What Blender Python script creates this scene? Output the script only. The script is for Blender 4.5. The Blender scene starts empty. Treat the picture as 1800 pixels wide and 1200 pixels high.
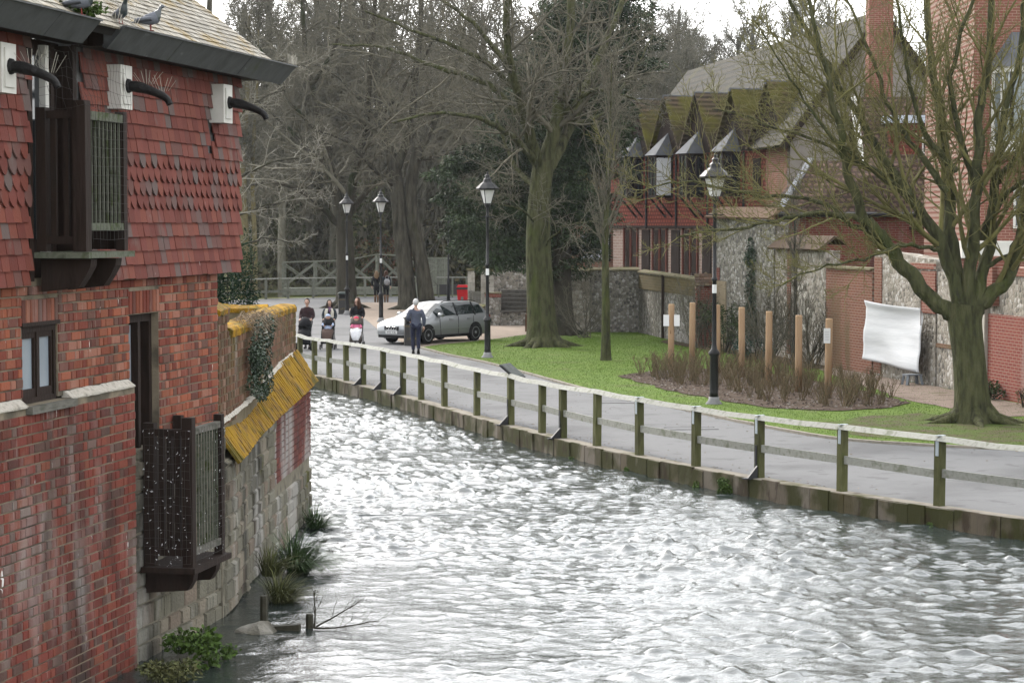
import bpy, bmesh, math, random
import numpy as np
from mathutils import Vector, Matrix, Euler

# ------------------------------------------------------------------ camera
SC = bpy.context.scene
COL = SC.collection
FPX, EYE = 3800.0, 4.25
PITCH = math.atan(208.0 / FPX)
cam_d = bpy.data.cameras.new('camera'); cam = bpy.data.objects.new('camera', cam_d); COL.objects.link(cam)
cam.location = (0, 0, EYE); cam.rotation_euler = (math.pi / 2 - PITCH, 0, 0)
cam_d.sensor_width = 36.0; cam_d.lens = FPX / 1800.0 * 36.0
cam_d.clip_start = 0.5; cam_d.clip_end = 2000
SC.camera = cam
# ------------------------------------------------------------------ sky and sun (bright overcast)
SUN_DIR = Vector((-0.42, 0.66, 0.58)).normalized()
w = bpy.data.worlds.new('World'); SC.world = w; w.use_nodes = True
nt = w.node_tree; nt.nodes.clear()
sky = nt.nodes.new('ShaderNodeTexSky'); sky.sky_type = 'NISHITA'; sky.sun_disc = False
sky.sun_elevation = math.asin(SUN_DIR.z); sky.sun_rotation = math.atan2(SUN_DIR.x, SUN_DIR.y)
sky.dust_density = 4.0; sky.air_density = 1.0
bg = nt.nodes.new('ShaderNodeBackground'); bg.inputs['Strength'].default_value = 0.10
hs = nt.nodes.new('ShaderNodeHueSaturation'); hs.inputs['Saturation'].default_value = 0.3
bg2 = nt.nodes.new('ShaderNodeBackground'); bg2.inputs['Color'].default_value = (0.97, 0.985, 1.0, 1)   # even cloud layer
bg2.inputs['Strength'].default_value = 0.98
ad = nt.nodes.new('ShaderNodeAddShader'); wo = nt.nodes.new('ShaderNodeOutputWorld')
nt.links.new(sky.outputs[0], hs.inputs['Color']); nt.links.new(hs.outputs[0], bg.inputs[0])
nt.links.new(bg.outputs[0], ad.inputs[0]); nt.links.new(bg2.outputs[0], ad.inputs[1]); nt.links.new(ad.outputs[0], wo.inputs[0])
sun_d = bpy.data.lights.new('sun', 'SUN'); sun_d.energy = 1.5; sun_d.angle = math.radians(12); sun_d.color = (1.0, 0.94, 0.86)
sun = bpy.data.objects.new('sun', sun_d); COL.objects.link(sun)
sun.rotation_euler = SUN_DIR.to_track_quat('Z', 'Y').to_euler(); sun.location = (0, 0, 60)
SC.view_settings.view_transform = 'Standard'; SC.view_settings.look = 'None'
SC.view_settings.exposure = 1.30; SC.view_settings.gamma = 1.0
SC.cycles.max_bounces = 6; SC.cycles.diffuse_bounces = 3; SC.cycles.glossy_bounces = 3
SC.cycles.transmission_bounces = 3; SC.cycles.transparent_max_bounces = 6; SC.cycles.use_denoising = True
SC.cycles.caustics_reflective = False; SC.cycles.caustics_refractive = False

# ------------------------------------------------------------------ measuring helpers
def ray(x, y):
    c, s = math.cos(PITCH), math.sin(PITCH)
    u, v = (x - 900) / FPX, (600 - y) / FPX
    return Vector((u, c + s * v, -s + c * v))
def G(x, y, z=0.0):           # the point at height z that the photograph shows at x, y
    d = ray(x, y); return Vector((0, 0, EYE)) + d * ((z - EYE) / d.z)
def A(x, y, Y):               # the same at distance Y
    d = ray(x, y); return Vector((0, 0, EYE)) + d * (Y / d.y)

# ------------------------------------------------------------------ mesh helpers
class MB:
    def __init__(s): s.v = []; s.f = []; s.m = []; s.mi = 0
    def add(s, vs, fs):
        o = len(s.v); s.v.extend([tuple(p) for p in vs])
        for f in fs: s.f.append(tuple(i + o for i in f)); s.m.append(s.mi)
    def box(s, c, d, rz=0.0, rot=None):
        x, y, z = d[0] / 2, d[1] / 2, d[2] / 2
        p = [Vector((sx * x, sy * y, sz * z)) for sx in (-1, 1) for sy in (-1, 1) for sz in (-1, 1)]
        R = rot if rot is not None else Matrix.Rotation(rz, 3, 'Z')
        c = Vector(c)
        s.add([c + R @ q for q in p], [(0, 1, 3, 2), (4, 6, 7, 5), (0, 4, 5, 1), (2, 3, 7, 6), (0, 2, 6, 4), (1, 5, 7, 3)])
    def bx(s, x0, x1, y0, y1, z0, z1): s.box(((x0 + x1) / 2, (y0 + y1) / 2, (z0 + z1) / 2), (x1 - x0, y1 - y0, z1 - z0))
    def beam(s, a, b, w, h, up=(0, 0, 1)):
        a, b = Vector(a), Vector(b); d = b - a; L = d.length
        if L < 1e-6: return
        X = d / L; Y = Vector(up).cross(X)
        if Y.length < 1e-4: Y = Vector((0, 1, 0)).cross(X)
        Y.normalize(); Z = X.cross(Y)
        R = Matrix((X, Y, Z)).transposed()
        s.box((a + b) / 2, (L, w, h), rot=R)
    def tube(s, pts, rad, n=6, caps=True):
        pts = [Vector(p) for p in pts]
        if not hasattr(rad, '__len__'): rad = [rad] * len(pts)
        rings = []; prev = None
        for i, p in enumerate(pts):
            t = (pts[min(i + 1, len(pts) - 1)] - pts[max(i - 1, 0)])
            if t.length < 1e-9: t = Vector((0, 0, 1))
            t.normalize()
            if prev is None:
                a = Vector((0, 0, 1)) if abs(t.z) < .9 else Vector((1, 0, 0))
                u = t.cross(a).normalized()
            else:
                u = (prev - t * prev.dot(t))
                u = u.normalized() if u.length > 1e-6 else t.cross(Vector((1, 0, 0))).normalized()
            prev = u; v = t.cross(u)
            rings.append([p + (u * math.cos(k * 2 * math.pi / n) + v * math.sin(k * 2 * math.pi / n)) * rad[i] for k in range(n)])
        vs = [q for r in rings for q in r]; fs = []
        for i in range(len(pts) - 1):
            for k in range(n):
                fs.append((i * n + k, i * n + (k + 1) % n, (i + 1) * n + (k + 1) % n, (i + 1) * n + k))
        if caps:
            fs.append(tuple(range(n - 1, -1, -1))); fs.append(tuple((len(pts) - 1) * n + k for k in range(n)))
        s.add(vs, fs)
    def lathe(s, prof, c=(0, 0, 0), n=12, ang=0.0):
        vs = []; fs = []; c = Vector(c)
        for r, z in prof:
            for k in range(n):
                t = ang + 2 * math.pi * k / n; vs.append(c + Vector((r * math.cos(t), r * math.sin(t), z)))
        for i in range(len(prof) - 1):
            for k in range(n): fs.append((i * n + k, i * n + (k + 1) % n, (i + 1) * n + (k + 1) % n, (i + 1) * n + k))
        fs.append(tuple(range(n - 1, -1, -1))); fs.append(tuple((len(prof) - 1) * n + k for k in range(n)))
        s.add(vs, fs)
    def loft(s, rings, caps=True, closed=True):
        n = len(rings[0]); vs = [q for r in rings for q in r]; fs = []
        for i in range(len(rings) - 1):
            for k in range(n if closed else n - 1): fs.append((i * n + k, i * n + (k + 1) % n, (i + 1) * n + (k + 1) % n, (i + 1) * n + k))
        if caps: fs.append(tuple(range(n - 1, -1, -1))); fs.append(tuple((len(rings) - 1) * n + k for k in range(n)))
        s.add(vs, fs)
    def prism(s, poly, z0, z1):                      # poly in xy
        n = len(poly); vs = [(x, y, z0) for x, y in poly] + [(x, y, z1) for x, y in poly]
        s.add(vs, [tuple(range(n - 1, -1, -1)), tuple(range(n, 2 * n))] + [(k, (k + 1) % n, n + (k + 1) % n, n + k) for k in range(n)])
    def poly(s, pts): s.add(pts, [tuple(range(len(pts)))])
    def slab(s, pts, th):                            # a flat face given thickness along its normal
        P = [Vector(p) for p in pts]; nn = (P[1] - P[0]).cross(P[2] - P[0]).normalized() * th
        n = len(P); s.add(P + [p - nn for p in P], [tuple(range(n)), tuple(range(2 * n - 1, n - 1, -1))] + [(k, n + k, n + (k + 1) % n, (k + 1) % n) for k in range(n)])
    def mesh(s, name, mats, smooth=False):
        me = bpy.data.meshes.new(name); me.from_pydata(s.v, [], s.f)
        for m in (mats if isinstance(mats, (list, tuple)) else [mats]): me.materials.append(m)
        if any(s.m): me.polygons.foreach_set('material_index', s.m)
        if smooth: me.polygons.foreach_set('use_smooth', [True] * len(me.polygons))
        me.update(); return me
    def build(s, name, mats, parent=None, smooth=False, loc=None):
        return obj(name, s.mesh(name, mats, smooth), parent, loc)

def obj(name, me, parent=None, loc=None, rot=None):
    o = bpy.data.objects.new(name, me); COL.objects.link(o)
    if parent is not None: o.parent = parent
    if loc is not None: o.location = loc
    if rot is not None: o.rotation_euler = rot
    return o
def tag(o, label=None, cat=None, group=None, kind=None):
    if label: o['label'] = label
    if cat: o['category'] = cat
    if group: o['group'] = group
    if kind: o['kind'] = kind
    return o
def thing(name, label, cat, loc=(0, 0, 0), rz=0.0, group=None):
    o = obj(name, None, None, loc, (0, 0, rz)); return tag(o, label, cat, group)
def copy_tree(o, parent=None):
    c = o.copy(); COL.objects.link(c); c.parent = parent
    for ch in KIDS.get(o.name, [k for k in o.children]): copy_tree(ch, c)
    return c
KIDS = {}
def np_mesh(name, V, F, mat, smooth=False):
    me = bpy.data.meshes.new(name); k = F.shape[1]
    me.vertices.add(len(V)); me.vertices.foreach_set('co', np.asarray(V, np.float32).ravel())
    me.loops.add(F.size); me.loops.foreach_set('vertex_index', F.astype(np.int32).ravel())
    me.polygons.add(len(F)); me.polygons.foreach_set('loop_start', np.arange(0, F.size, k, dtype=np.int32))
    me.polygons.foreach_set('loop_total', np.full(len(F), k, np.int32))
    if smooth: me.polygons.foreach_set('use_smooth', np.ones(len(F), bool))
    me.materials.append(mat); me.update(); me.validate(); return me
def tri_poly(name, pts, mat, z):                     # flat polygon of ground, triangulated
    bm = bmesh.new(); vs = [bm.verts.new((p[0], p[1], z)) for p in pts]; f = bm.faces.new(vs); f.normal_update()
    if f.normal.z < 0: f.normal_flip()
    bmesh.ops.triangulate(bm, faces=[f]); me = bpy.data.meshes.new(name); bm.to_mesh(me); bm.free(); me.materials.append(mat); return me
def spline(pts, n):                                  # Catmull-Rom through points
    P = [Vector(p) for p in pts]; out = []
    for i in range(len(P) - 1):
        p0 = P[max(i - 1, 0)]; p1 = P[i]; p2 = P[i + 1]; p3 = P[min(i + 2, len(P) - 1)]
        for k in range(n):
            t = k / n; out.append(0.5 * ((2 * p1) + (p2 - p0) * t + (2 * p0 - 5 * p1 + 4 * p2 - p3) * t * t + (3 * p1 - p0 - 3 * p2 + p3) * t ** 3))
    out.append(P[-1]); return out
def resample(pts, step):
    P = [Vector(p) for p in pts]; out = [P[0].copy()]; acc = 0.0
    for a, b in zip(P, P[1:]):
        L = (b - a).length
        if L < 1e-9: continue
        d = step - acc
        while d <= L: out.append(a + (b - a) * (d / L)); d += step
        acc = (acc + L) % step
    return out

# ------------------------------------------------------------------ materials
MATS = {}
def tone(c):                                         # keeps dark and middle tones at measured reflectances, whites as they are
    k = .53 + .13 * min(1, max(0, (max(c) - .35) / .3)); return tuple(v * k for v in c)
def mk(name, cols, scale=6.0, detail=5.0, rough=0.85, bump=0.0, bscale=None, rand=0.0, stains=(), stretch=(1, 1, 1), spec=0.10,
       metal=0.0, by_rand=False, pos='world', pattern=None, contrast=1.0, bdist=0.02, coat=0.0):
    m = bpy.data.materials.new(name); m.use_nodes = True; t = m.node_tree; N = t.nodes; L = t.links.new
    b = N['Principled BSDF']; b.inputs['Roughness'].default_value = rough; b.inputs['Metallic'].default_value = metal
    b.inputs['Specular IOR Level'].default_value = spec; b.inputs['Coat Weight'].default_value = coat
    if pos == 'world': co = N.new('ShaderNodeNewGeometry').outputs['Position']
    else: co = N.new('ShaderNodeTexCoord').outputs['Object']
    def mapped(st):
        mp = N.new('ShaderNodeMapping'); mp.inputs['Scale'].default_value = st; L(co, mp.inputs['Vector']); return mp.outputs[0]
    def noise(sc, det, st=(1, 1, 1), dist=0.0):
        n = N.new('ShaderNodeTexNoise'); n.inputs['Scale'].default_value = sc; n.inputs['Detail'].default_value = det
        n.inputs['Distortion'].default_value = dist; L(mapped(st), n.inputs['Vector']); return n.outputs['Fac']
    def ramp(fac, stops, interp='LINEAR'):
        r = N.new('ShaderNodeValToRGB'); r.color_ramp.interpolation = interp; e = r.color_ramp.elements
        while len(e) < len(stops): e.new(0.5)
        for el, (p, c) in zip(e, stops): el.position = p; el.color = (*c[:3], 1)
        L(fac, r.inputs[0]); return r.outputs[0]
    def mixc(fac, a, bb, mode='MIX'):
        x = N.new('ShaderNodeMix'); x.data_type = 'RGBA'; x.blend_type = mode
        if isinstance(fac, float): x.inputs[0].default_value = fac
        else: L(fac, x.inputs[0])
        for s_, val in ((6, a), (7, bb)):
            if isinstance(val, tuple): x.inputs[s_].default_value = (*val[:3], 1)
            else: L(val, x.inputs[s_])
        return x.outputs[2]
    def math_(op, a, bb):
        x = N.new('ShaderNodeMath'); x.operation = op
        for i, val in enumerate((a, bb)):
            if isinstance(val, (int, float)): x.inputs[i].default_value = val
            else: L(val, x.inputs[i])
        return x.outputs[0]
    oi = N.new('ShaderNodeObjectInfo').outputs['Random']; ri = N.new('ShaderNodeNewGeometry').outputs['Random Per Island']
    rnd = math_('FRACT', math_('ADD', math_('MULTIPLY', oi, 7.31), math_('MULTIPLY', ri, 3.17)), 0.0)
    if isinstance(cols, tuple): cols = [cols]
    cols = [tone(c) for c in cols]; stains = [(*q[:4], tone(q[4]), q[5]) for q in stains]
    height = None
    if pattern == 'flint':
        v = N.new('ShaderNodeTexVoronoi'); v.inputs['Scale'].default_value = scale; L(mapped(stretch), v.inputs['Vector'])
        v2 = N.new('ShaderNodeTexVoronoi'); v2.feature = 'DISTANCE_TO_EDGE'; v2.inputs['Scale'].default_value = scale; L(mapped(stretch), v2.inputs['Vector'])
        sep = N.new('ShaderNodeSeparateColor'); L(v.outputs['Color'], sep.inputs[0])
        base = ramp(sep.outputs[0], [((i + .5) / len(cols[1:]) - .5 / len(cols[1:]), c) for i, c in enumerate(cols[1:])], 'CONSTANT')
        edge = ramp(v2.outputs['Distance'], [(0.04, (0, 0, 0)), (0.12, (1, 1, 1))])
        base = mixc(edge, cols[0], base); base = mixc(noise(30, 4), mixc(0.5, base, (0.08, 0.08, 0.075)), base); height = v2.outputs['Distance']
    elif by_rand:
        base = ramp(rnd, [(i / len(cols), c) for i, c in enumerate(cols)], 'CONSTANT')
        nz = noise(scale, detail, stretch); base = mixc(math_('MULTIPLY', nz, 0.45), base, mixc(0.6, base, (0.05, 0.045, 0.04)))
    else:
        nz = noise(scale, detail, stretch)
        lo, hi = 0.5 - 0.22 / contrast, 0.5 + 0.22 / contrast
        st = [(lo + (hi - lo) * i / max(1, len(cols) - 1), c) for i, c in enumerate(cols)]
        base = ramp(nz, st) if len(cols) > 1 else mixc(1.0, cols[0], cols[0])
        if pattern and pattern[0] == 'brick':        # ('brick', course, length, mortar colour): walls too far off to build brick by brick
            _, ch, bl, mc, rot = pattern[:5]; mc = tone(mc); mf = pattern[5] if len(pattern) > 5 else .1
            mp = N.new('ShaderNodeMapping'); mp.vector_type = 'POINT'; mp.inputs['Rotation'].default_value = rot; L(co, mp.inputs['Vector'])
            bt = N.new('ShaderNodeTexBrick'); bt.inputs['Scale'].default_value = 1.0; bt.inputs['Brick Width'].default_value = bl; bt.inputs['Row Height'].default_value = ch
            bt.inputs['Mortar Size'].default_value = mf * ch; bt.inputs['Color1'].default_value = (*cols[0], 1); bt.inputs['Color2'].default_value = (*cols[-1], 1); bt.inputs['Mortar'].default_value = (*mc, 1)
            L(mp.outputs[0], bt.inputs['Vector']); base = mixc(math_('MULTIPLY', nz, 0.4), bt.outputs['Color'], base); height = math_('SUBTRACT', 1.0, bt.outputs['Fac'])
    if rand > 0:
        val = math_('ADD', math_('MULTIPLY', rnd, 2 * rand), 1 - rand)
        cm = N.new('ShaderNodeCombineColor')
        for i in range(3): L(val, cm.inputs[i])
        base = mixc(1.0, base, cm.outputs[0], 'MULTIPLY')
    for sc_, th, soft, sst, c, amt in stains:        # scale, threshold, softness, stretch, colour, amount
        n_ = noise(sc_, 6.0, sst, 0.3); f_ = ramp(n_, [(th, (0, 0, 0)), (min(1, th + soft), (amt, amt, amt))]); base = mixc(f_, base, c)
    L(base, b.inputs['Base Color'])
    if bump > 0:
        bn = N.new('ShaderNodeBump'); bn.inputs['Strength'].default_value = bump; bn.inputs['Distance'].default_value = bdist
        hn = noise(bscale or scale * 4, 6.0, stretch)
        if height is not None: hn = math_('ADD', math_('MULTIPLY', hn, 0.4), math_('MULTIPLY', height, 1.0))
        L(hn, bn.inputs['Height']); L(bn.outputs[0], b.inputs['Normal'])
    MATS[name] = m; return m

WHITE = (0.75, 0.74, 0.71)
m_brick = mk('mill_brick', [(.32, .085, .045), (.24, .055, .035), (.38, .12, .07), (.28, .07, .045), (.17, .06, .045), (.33, .10, .06), (.40, .17, .115), (.21, .08, .06), (.31, .10, .055), (.17, .08, .06), (.26, .07, .045), (.36, .105, .055)],
             scale=18, rough=.9, bump=.5, bscale=60, by_rand=True, rand=.16,
             stains=[(1.1, .60, .16, (1, 1, .12), (.44, .41, .38), .62), (28, .62, .10, (1, 1, .10), (.46, .42, .38), .42), (2.2, .60, .1, (1, 1, .3), (.05, .045, .035), .75), (11, .71, .04, (1, 1, .3), WHITE, .9)])
m_brick_low = mk('mill_brick_lower', [(.27, .06, .038), (.20, .045, .032), (.30, .08, .05), (.24, .055, .038), (.15, .05, .04), (.14, .075, .06), (.27, .085, .05), (.24, .055, .04), (.20, .05, .035), (.19, .05, .035), (.25, .06, .04), (.19, .12, .10), (.25, .065, .042), (.17, .055, .045), (.22, .05, .035)],
             scale=18, rough=.88, bump=.5, bscale=60, by_rand=True, rand=.16,
             stains=[(.55, .52, .12, (1, 1, .22), (.05, .035, .03), .75), (1.7, .53, .14, (1, 1, .28), (.42, .39, .36), .55), (26, .62, .10, (1, 1, .10), (.44, .41, .38), .4), (1.3, .52, .15, (1, 1, .5), (.055, .04, .034), .75), (11, .70, .04, (1, 1, .28), WHITE, .9), (1.3, .68, .1, (1, 1, .25), (.10, .10, .02), .7)])
m_mortar = mk('mortar', [(.22, .18, .13), (.30, .25, .18), (.14, .12, .09), (.08, .07, .055)], scale=2.5, rough=.95, bump=.5, bscale=60)
m_lime = mk('lime_mortar', [(.42, .39, .33), (.56, .52, .45), (.34, .31, .26)], scale=14, rough=.95, bump=.7, bscale=40)
m_tile = mk('hung_tile', [(.25, .07, .05), (.22, .062, .047), (.275, .085, .06), (.20, .055, .043), (.255, .075, .055), (.19, .085, .072), (.23, .066, .052), (.265, .08, .055), (.175, .105, .095), (.24, .07, .053), (.16, .115, .105)],
            scale=9, rough=.85, bump=.35, bscale=50, by_rand=True, rand=.12, stains=[(3.5, .60, .12, (1, 1, .5), (.19, .165, .15), .62), (14, .74, .03, (1, 1, .3), WHITE, .9)])
m_shingle = mk('roof_shingle', [(.36, .325, .26), (.30, .275, .22), (.40, .365, .30), (.33, .29, .22), (.24, .215, .17)], scale=20, rough=.7, bump=.5, bscale=40, by_rand=True, rand=.12, stretch=(1, 1, 1), spec=.2,
               stains=[(3.0, .54, .1, (1, 1, 1), (.26, .17, .03), .7), (2.0, .66, .1, (1, 1, 1), (.10, .09, .06), .6)])
m_lead = mk('grey_lead_gutter', [(.065, .068, .068), (.10, .105, .105), (.05, .052, .052)], scale=3, rough=.6, spec=.2, bump=.2, stains=[(2.2, .62, .12, (1, 1, 1), (.06, .075, .012), .8), (3, .66, .06, (1, 1, 2), (.30, .31, .31), .5)])
m_darkwood = mk('dark_timber', [(.018, .012, .009), (.035, .022, .017), (.025, .018, .014)], scale=12, rough=.7, bump=.4, stretch=(1, 1, .15), stains=[(8, .72, .04, (1, 1, .5), (.45, .45, .43), .7)])
m_mossywood = mk('mossy_timber', [(.10, .11, .075), (.16, .17, .13), (.07, .075, .05)], scale=12, rough=.9, bump=.5, stains=[(6, .55, .1, (1, 1, 1), (.055, .075, .02), .8)])
m_greywood = mk('weathered_timber', [(.13, .125, .105), (.20, .19, .165), (.09, .09, .07)], scale=14, rough=.9, bump=.5, stretch=(.3, .3, 1))
m_white = mk('cream_paint', [(.62, .60, .55), (.72, .70, .65)], scale=5, rough=.6, stains=[(5, .64, .08, (1, 1, .4), (.30, .27, .22), .7)])
m_iron = mk('black_iron', [(.012, .012, .013), (.022, .022, .023)], scale=6, rough=.5, spec=.22, bump=.15)
m_pale = mk('pale_wire', [(.50, .47, .40)], rough=.5)
m_net = mk('net_wire', [(.07, .065, .06), (.11, .10, .095)], scale=30, rough=.7)
m_drop = mk('droppings', [(.72, .73, .74)], rough=.9)
m_glass = mk('window_glass', [(.018, .022, .026), (.035, .042, .048)], scale=2, rough=.08, spec=.6)
m_curtain = mk('pale_blind', [(.28, .33, .38), (.36, .41, .45)], scale=2, rough=.25, spec=.5)
# ================================================================== the setting
RNG = random.Random(7); NR = np.random.RandomState(5)
def perlin(x, y, seed):
    r = np.random.RandomState(seed); n = 256; g = r.rand(n, n) * 2 * np.pi
    xi = np.floor(x).astype(int); yi = np.floor(y).astype(int); xf = x - xi; yf = y - yi
    def d(ax, ay):
        a = g[(xi + ax) % n, (yi + ay) % n]; return np.cos(a) * (xf - ax) + np.sin(a) * (yf - ay)
    u = xf ** 3 * (xf * (xf * 6 - 15) + 10); v = yf ** 3 * (yf * (yf * 6 - 15) + 10)
    return (d(0, 0) * (1 - u) + d(1, 0) * u) * (1 - v) + (d(0, 1) * (1 - u) + d(1, 1) * u) * v

POST_PX = [(1855, 915), (1655, 888), (1483, 866), (1337, 840), (1225, 823), (1125, 803), (1050, 788), (990, 770), (953, 755), (898, 742), (838, 728), (781, 718), (740, 705), (708, 697), (673, 685), (638, 677), (608, 668), (578, 660), (552, 653), (527, 648)]
_p = np.array([[G(*q).x, G(*q).y] for q in POST_PX[1:17]])
RIV = np.polyfit(_p[:, 1] - 45, _p[:, 0], 3)
def river_x(Y):                                       # line of the fence along the river
    if 31 <= Y <= 62: return float(np.polyval(RIV, Y - 45))
    if Y < 31: return river_x(31) + (31 - Y) * 1.02
    return river_x(62) - (Y - 62) * 0.30 + max(0, Y - 90) * .12
POSTS = []
for px, py in POST_PX:
    lo, hi = 26.0, 75.0
    for _ in range(50):
        m_ = (lo + hi) / 2
        if 900 + FPX * river_x(m_) / m_ > px: lo = m_
        else: hi = m_
    POSTS.append(Vector((river_x(lo), lo, 0)))
_far = POSTS[-1]
for k in range(1, 6): POSTS.append(Vector((river_x(_far.y + k * 1.85), _far.y + k * 1.85, 0)))

m_asphalt = mk('asphalt', [(.150, .150, .153), (.18, .18, .183), (.165, .165, .168)], scale=1.2, rough=.8, bump=.25, bscale=90, spec=.15,
               stains=[(.35, .52, .12, (1, 1, 1), (.115, .115, .117), .85), (2.2, .60, .05, (1, 1, 1), (.105, .105, .105), .7), (40, .72, .05, (1, 1, 1), (.30, .30, .30), .35), (.9, .68, .12, (1, 1, 1), (.20, .19, .18), .5)])
m_lawn = mk('lawn_grass', [(.085, .145, .012), (.105, .175, .015), (.125, .185, .026)], scale=1.1, detail=8, rough=.9, bump=.4, bscale=55, bdist=.03, spec=.12,
            stains=[(1.0, .585, .12, (1, 1, 1), (.115, .13, .045), .65), (.5, .60, .1, (1, 1, 1), (.12, .10, .05), .6)])
m_worn = mk('worn_grass', [(.08, .13, .022), (.11, .15, .035), (.11, .10, .05), (.14, .11, .08)], scale=1.5, detail=8, rough=.95, bump=.8, bscale=50, bdist=.04, spec=.1)
m_blade = mk('grass_blades', [(.085, .155, .013), (.11, .185, .02), (.13, .185, .04)], scale=.8, rough=.8, rand=.1, spec=.15)
m_gravel = mk('gravel', [(.30, .24, .19), (.37, .30, .24), (.26, .21, .17)], scale=1.5, detail=9, rough=.95, bump=.6, bscale=60, stains=[(30, .64, .06, (1, 1, 1), (.16, .12, .09), .7)])
m_soil = mk('bed_soil', [(.07, .047, .033), (.115, .082, .06), (.045, .031, .022)], scale=3, detail=9, rough=1, bump=1.0, bscale=22, bdist=.08, stains=[(26, .66, .04, (1, 1, 1), (.26, .22, .19), .7)])
m_dirt = mk('bare_dirt', [(.20, .15, .12), (.27, .21, .175), (.15, .11, .085)], scale=1.6, detail=8, rough=1, bump=.6, bscale=30, stains=[(1.0, .62, .1, (1, 1, 1), (.09, .10, .035), .6)])
m_kerb = mk('stone_edging', [(.26, .23, .19), (.33, .30, .25), (.17, .16, .12)], scale=4, rough=.95, bump=.5)
m_earth = mk('earth', [(.09, .12, .03), (.14, .15, .05), (.10, .09, .05)], scale=.6, detail=8, rough=1, bump=.6, bscale=8, bdist=.2)
m_ledge = mk('concrete_ledge', [(.25, .22, .18), (.32, .29, .24), (.19, .165, .13)], scale=3, rough=.95, bump=.5, bscale=40, stains=[(1.6, .56, .12, (1, 1, 1), (.085, .085, .02), .8), (3, .60, .1, (1, 1, 1), (.12, .10, .08), .7)])
m_plank = mk('river_board', [(.20, .165, .125), (.25, .215, .17), (.16, .13, .095), (.12, .10, .07), (.21, .18, .145), (.14, .115, .08)], scale=10, rough=.95, bump=.6, by_rand=True, rand=.2, stretch=(1, 1, .2),
             stains=[(1.5, .40, .12, (1, 1, .7), (.05, .052, .016), .92), (4, .57, .08, (1, 1, .4), (.045, .03, .02), .7), (.8, .62, .1, (1, 1, .4), (.10, .07, .02), .6)])
m_rail = mk('rail_timber', [(.26, .26, .22), (.34, .34, .30), (.19, .19, .15)], scale=9, rough=.85, bump=.5, rand=.1, spec=.35, stains=[(4, .58, .1, (1, 1, 1), (.10, .115, .05), .6), (25, .70, .03, (1, 1, 1), (.55, .55, .5), .75)])
m_post = mk('post_timber', [(.075, .08, .03), (.115, .115, .05), (.055, .055, .028)], scale=8, rough=.9, bump=.5, stretch=(1, 1, .25), rand=.15, stains=[(3, .60, .1, (1, 1, .5), (.055, .075, .012), .7)])
m_galv = mk('galvanised_strap', [(.42, .47, .50), (.50, .55, .58)], scale=8, rough=.45, metal=.3)

# water material: near-black stream, bright only by what it mirrors
m_water = bpy.data.materials.new('river_water'); m_water.use_nodes = True
_t = m_water.node_tree; _b = _t.nodes['Principled BSDF']
_b.inputs['Base Color'].default_value = (.020, .026, .024, 1); _b.inputs['Roughness'].default_value = .03; _b.inputs['IOR'].default_value = 1.7; _b.inputs['Specular IOR Level'].default_value = .5
_g = _t.nodes.new('ShaderNodeNewGeometry'); _mp = _t.nodes.new('ShaderNodeMapping'); _mp.inputs['Scale'].default_value = (1.0, 1.15, 1); _t.links.new(_g.outputs['Position'], _mp.inputs[0])
_n = _t.nodes.new('ShaderNodeTexNoise'); _n.inputs['Scale'].default_value = 17.0; _n.inputs['Detail'].default_value = 6; _n.inputs['Distortion'].default_value = 1.0; _t.links.new(_mp.outputs[0], _n.inputs['Vector'])
_bp = _t.nodes.new('ShaderNodeBump'); _bp.inputs['Strength'].default_value = .16; _bp.inputs['Distance'].default_value = .05; _t.links.new(_n.outputs[0], _bp.inputs['Height']); _t.links.new(_bp.outputs[0], _b.inputs['Normal'])

def left_bank(Y): return -3.05 if Y < 33 else -3.05 - (Y - 33) * .42
WATER = -0.30
# terrain: stream bed, far banks and the wooded hillside
def terrain_z(X, Y):
    hill = np.clip(Y - 134, 0, 140) * .12 + np.clip(Y - 134, 0, 1000) * .01
    lb = np.where(Y < 33, -3.05, -3.05 - (Y - 33) * .42); rx = np.array([river_x(float(y)) for y in Y[:, 0]])[:, None] * np.ones_like(X)
    inriver = (X > lb - 1.2) & (X < rx + 3) & (Y < 127)
    z = np.where(X < lb - 1.2, .25 + np.clip(lb - 8 - X, 0, 60) * .10, -.30)
    z = np.where(inriver, -1.5, z) + hill
    z = z + perlin(X * .06, Y * .06, 3) * np.clip((Y - 134) * .03, 0, 1.6)
    return z
gx, gy = np.linspace(-160, 160, 129), np.concatenate([np.linspace(-10, 140, 76), np.linspace(145, 420, 56)])
GXX, GYY = np.meshgrid(gx, gy); GZ = terrain_z(GXX, GYY)
V = np.stack([GXX, GYY, GZ], -1).reshape(-1, 3); nx = len(gx); idx = np.arange(len(V)).reshape(len(gy), nx)
F = np.stack([idx[:-1, :-1], idx[:-1, 1:], idx[1:, 1:], idx[1:, :-1]], -1).reshape(-1, 4)
tag(obj('ground', np_mesh('ground', V, F, m_earth, True)), kind='structure')

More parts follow.
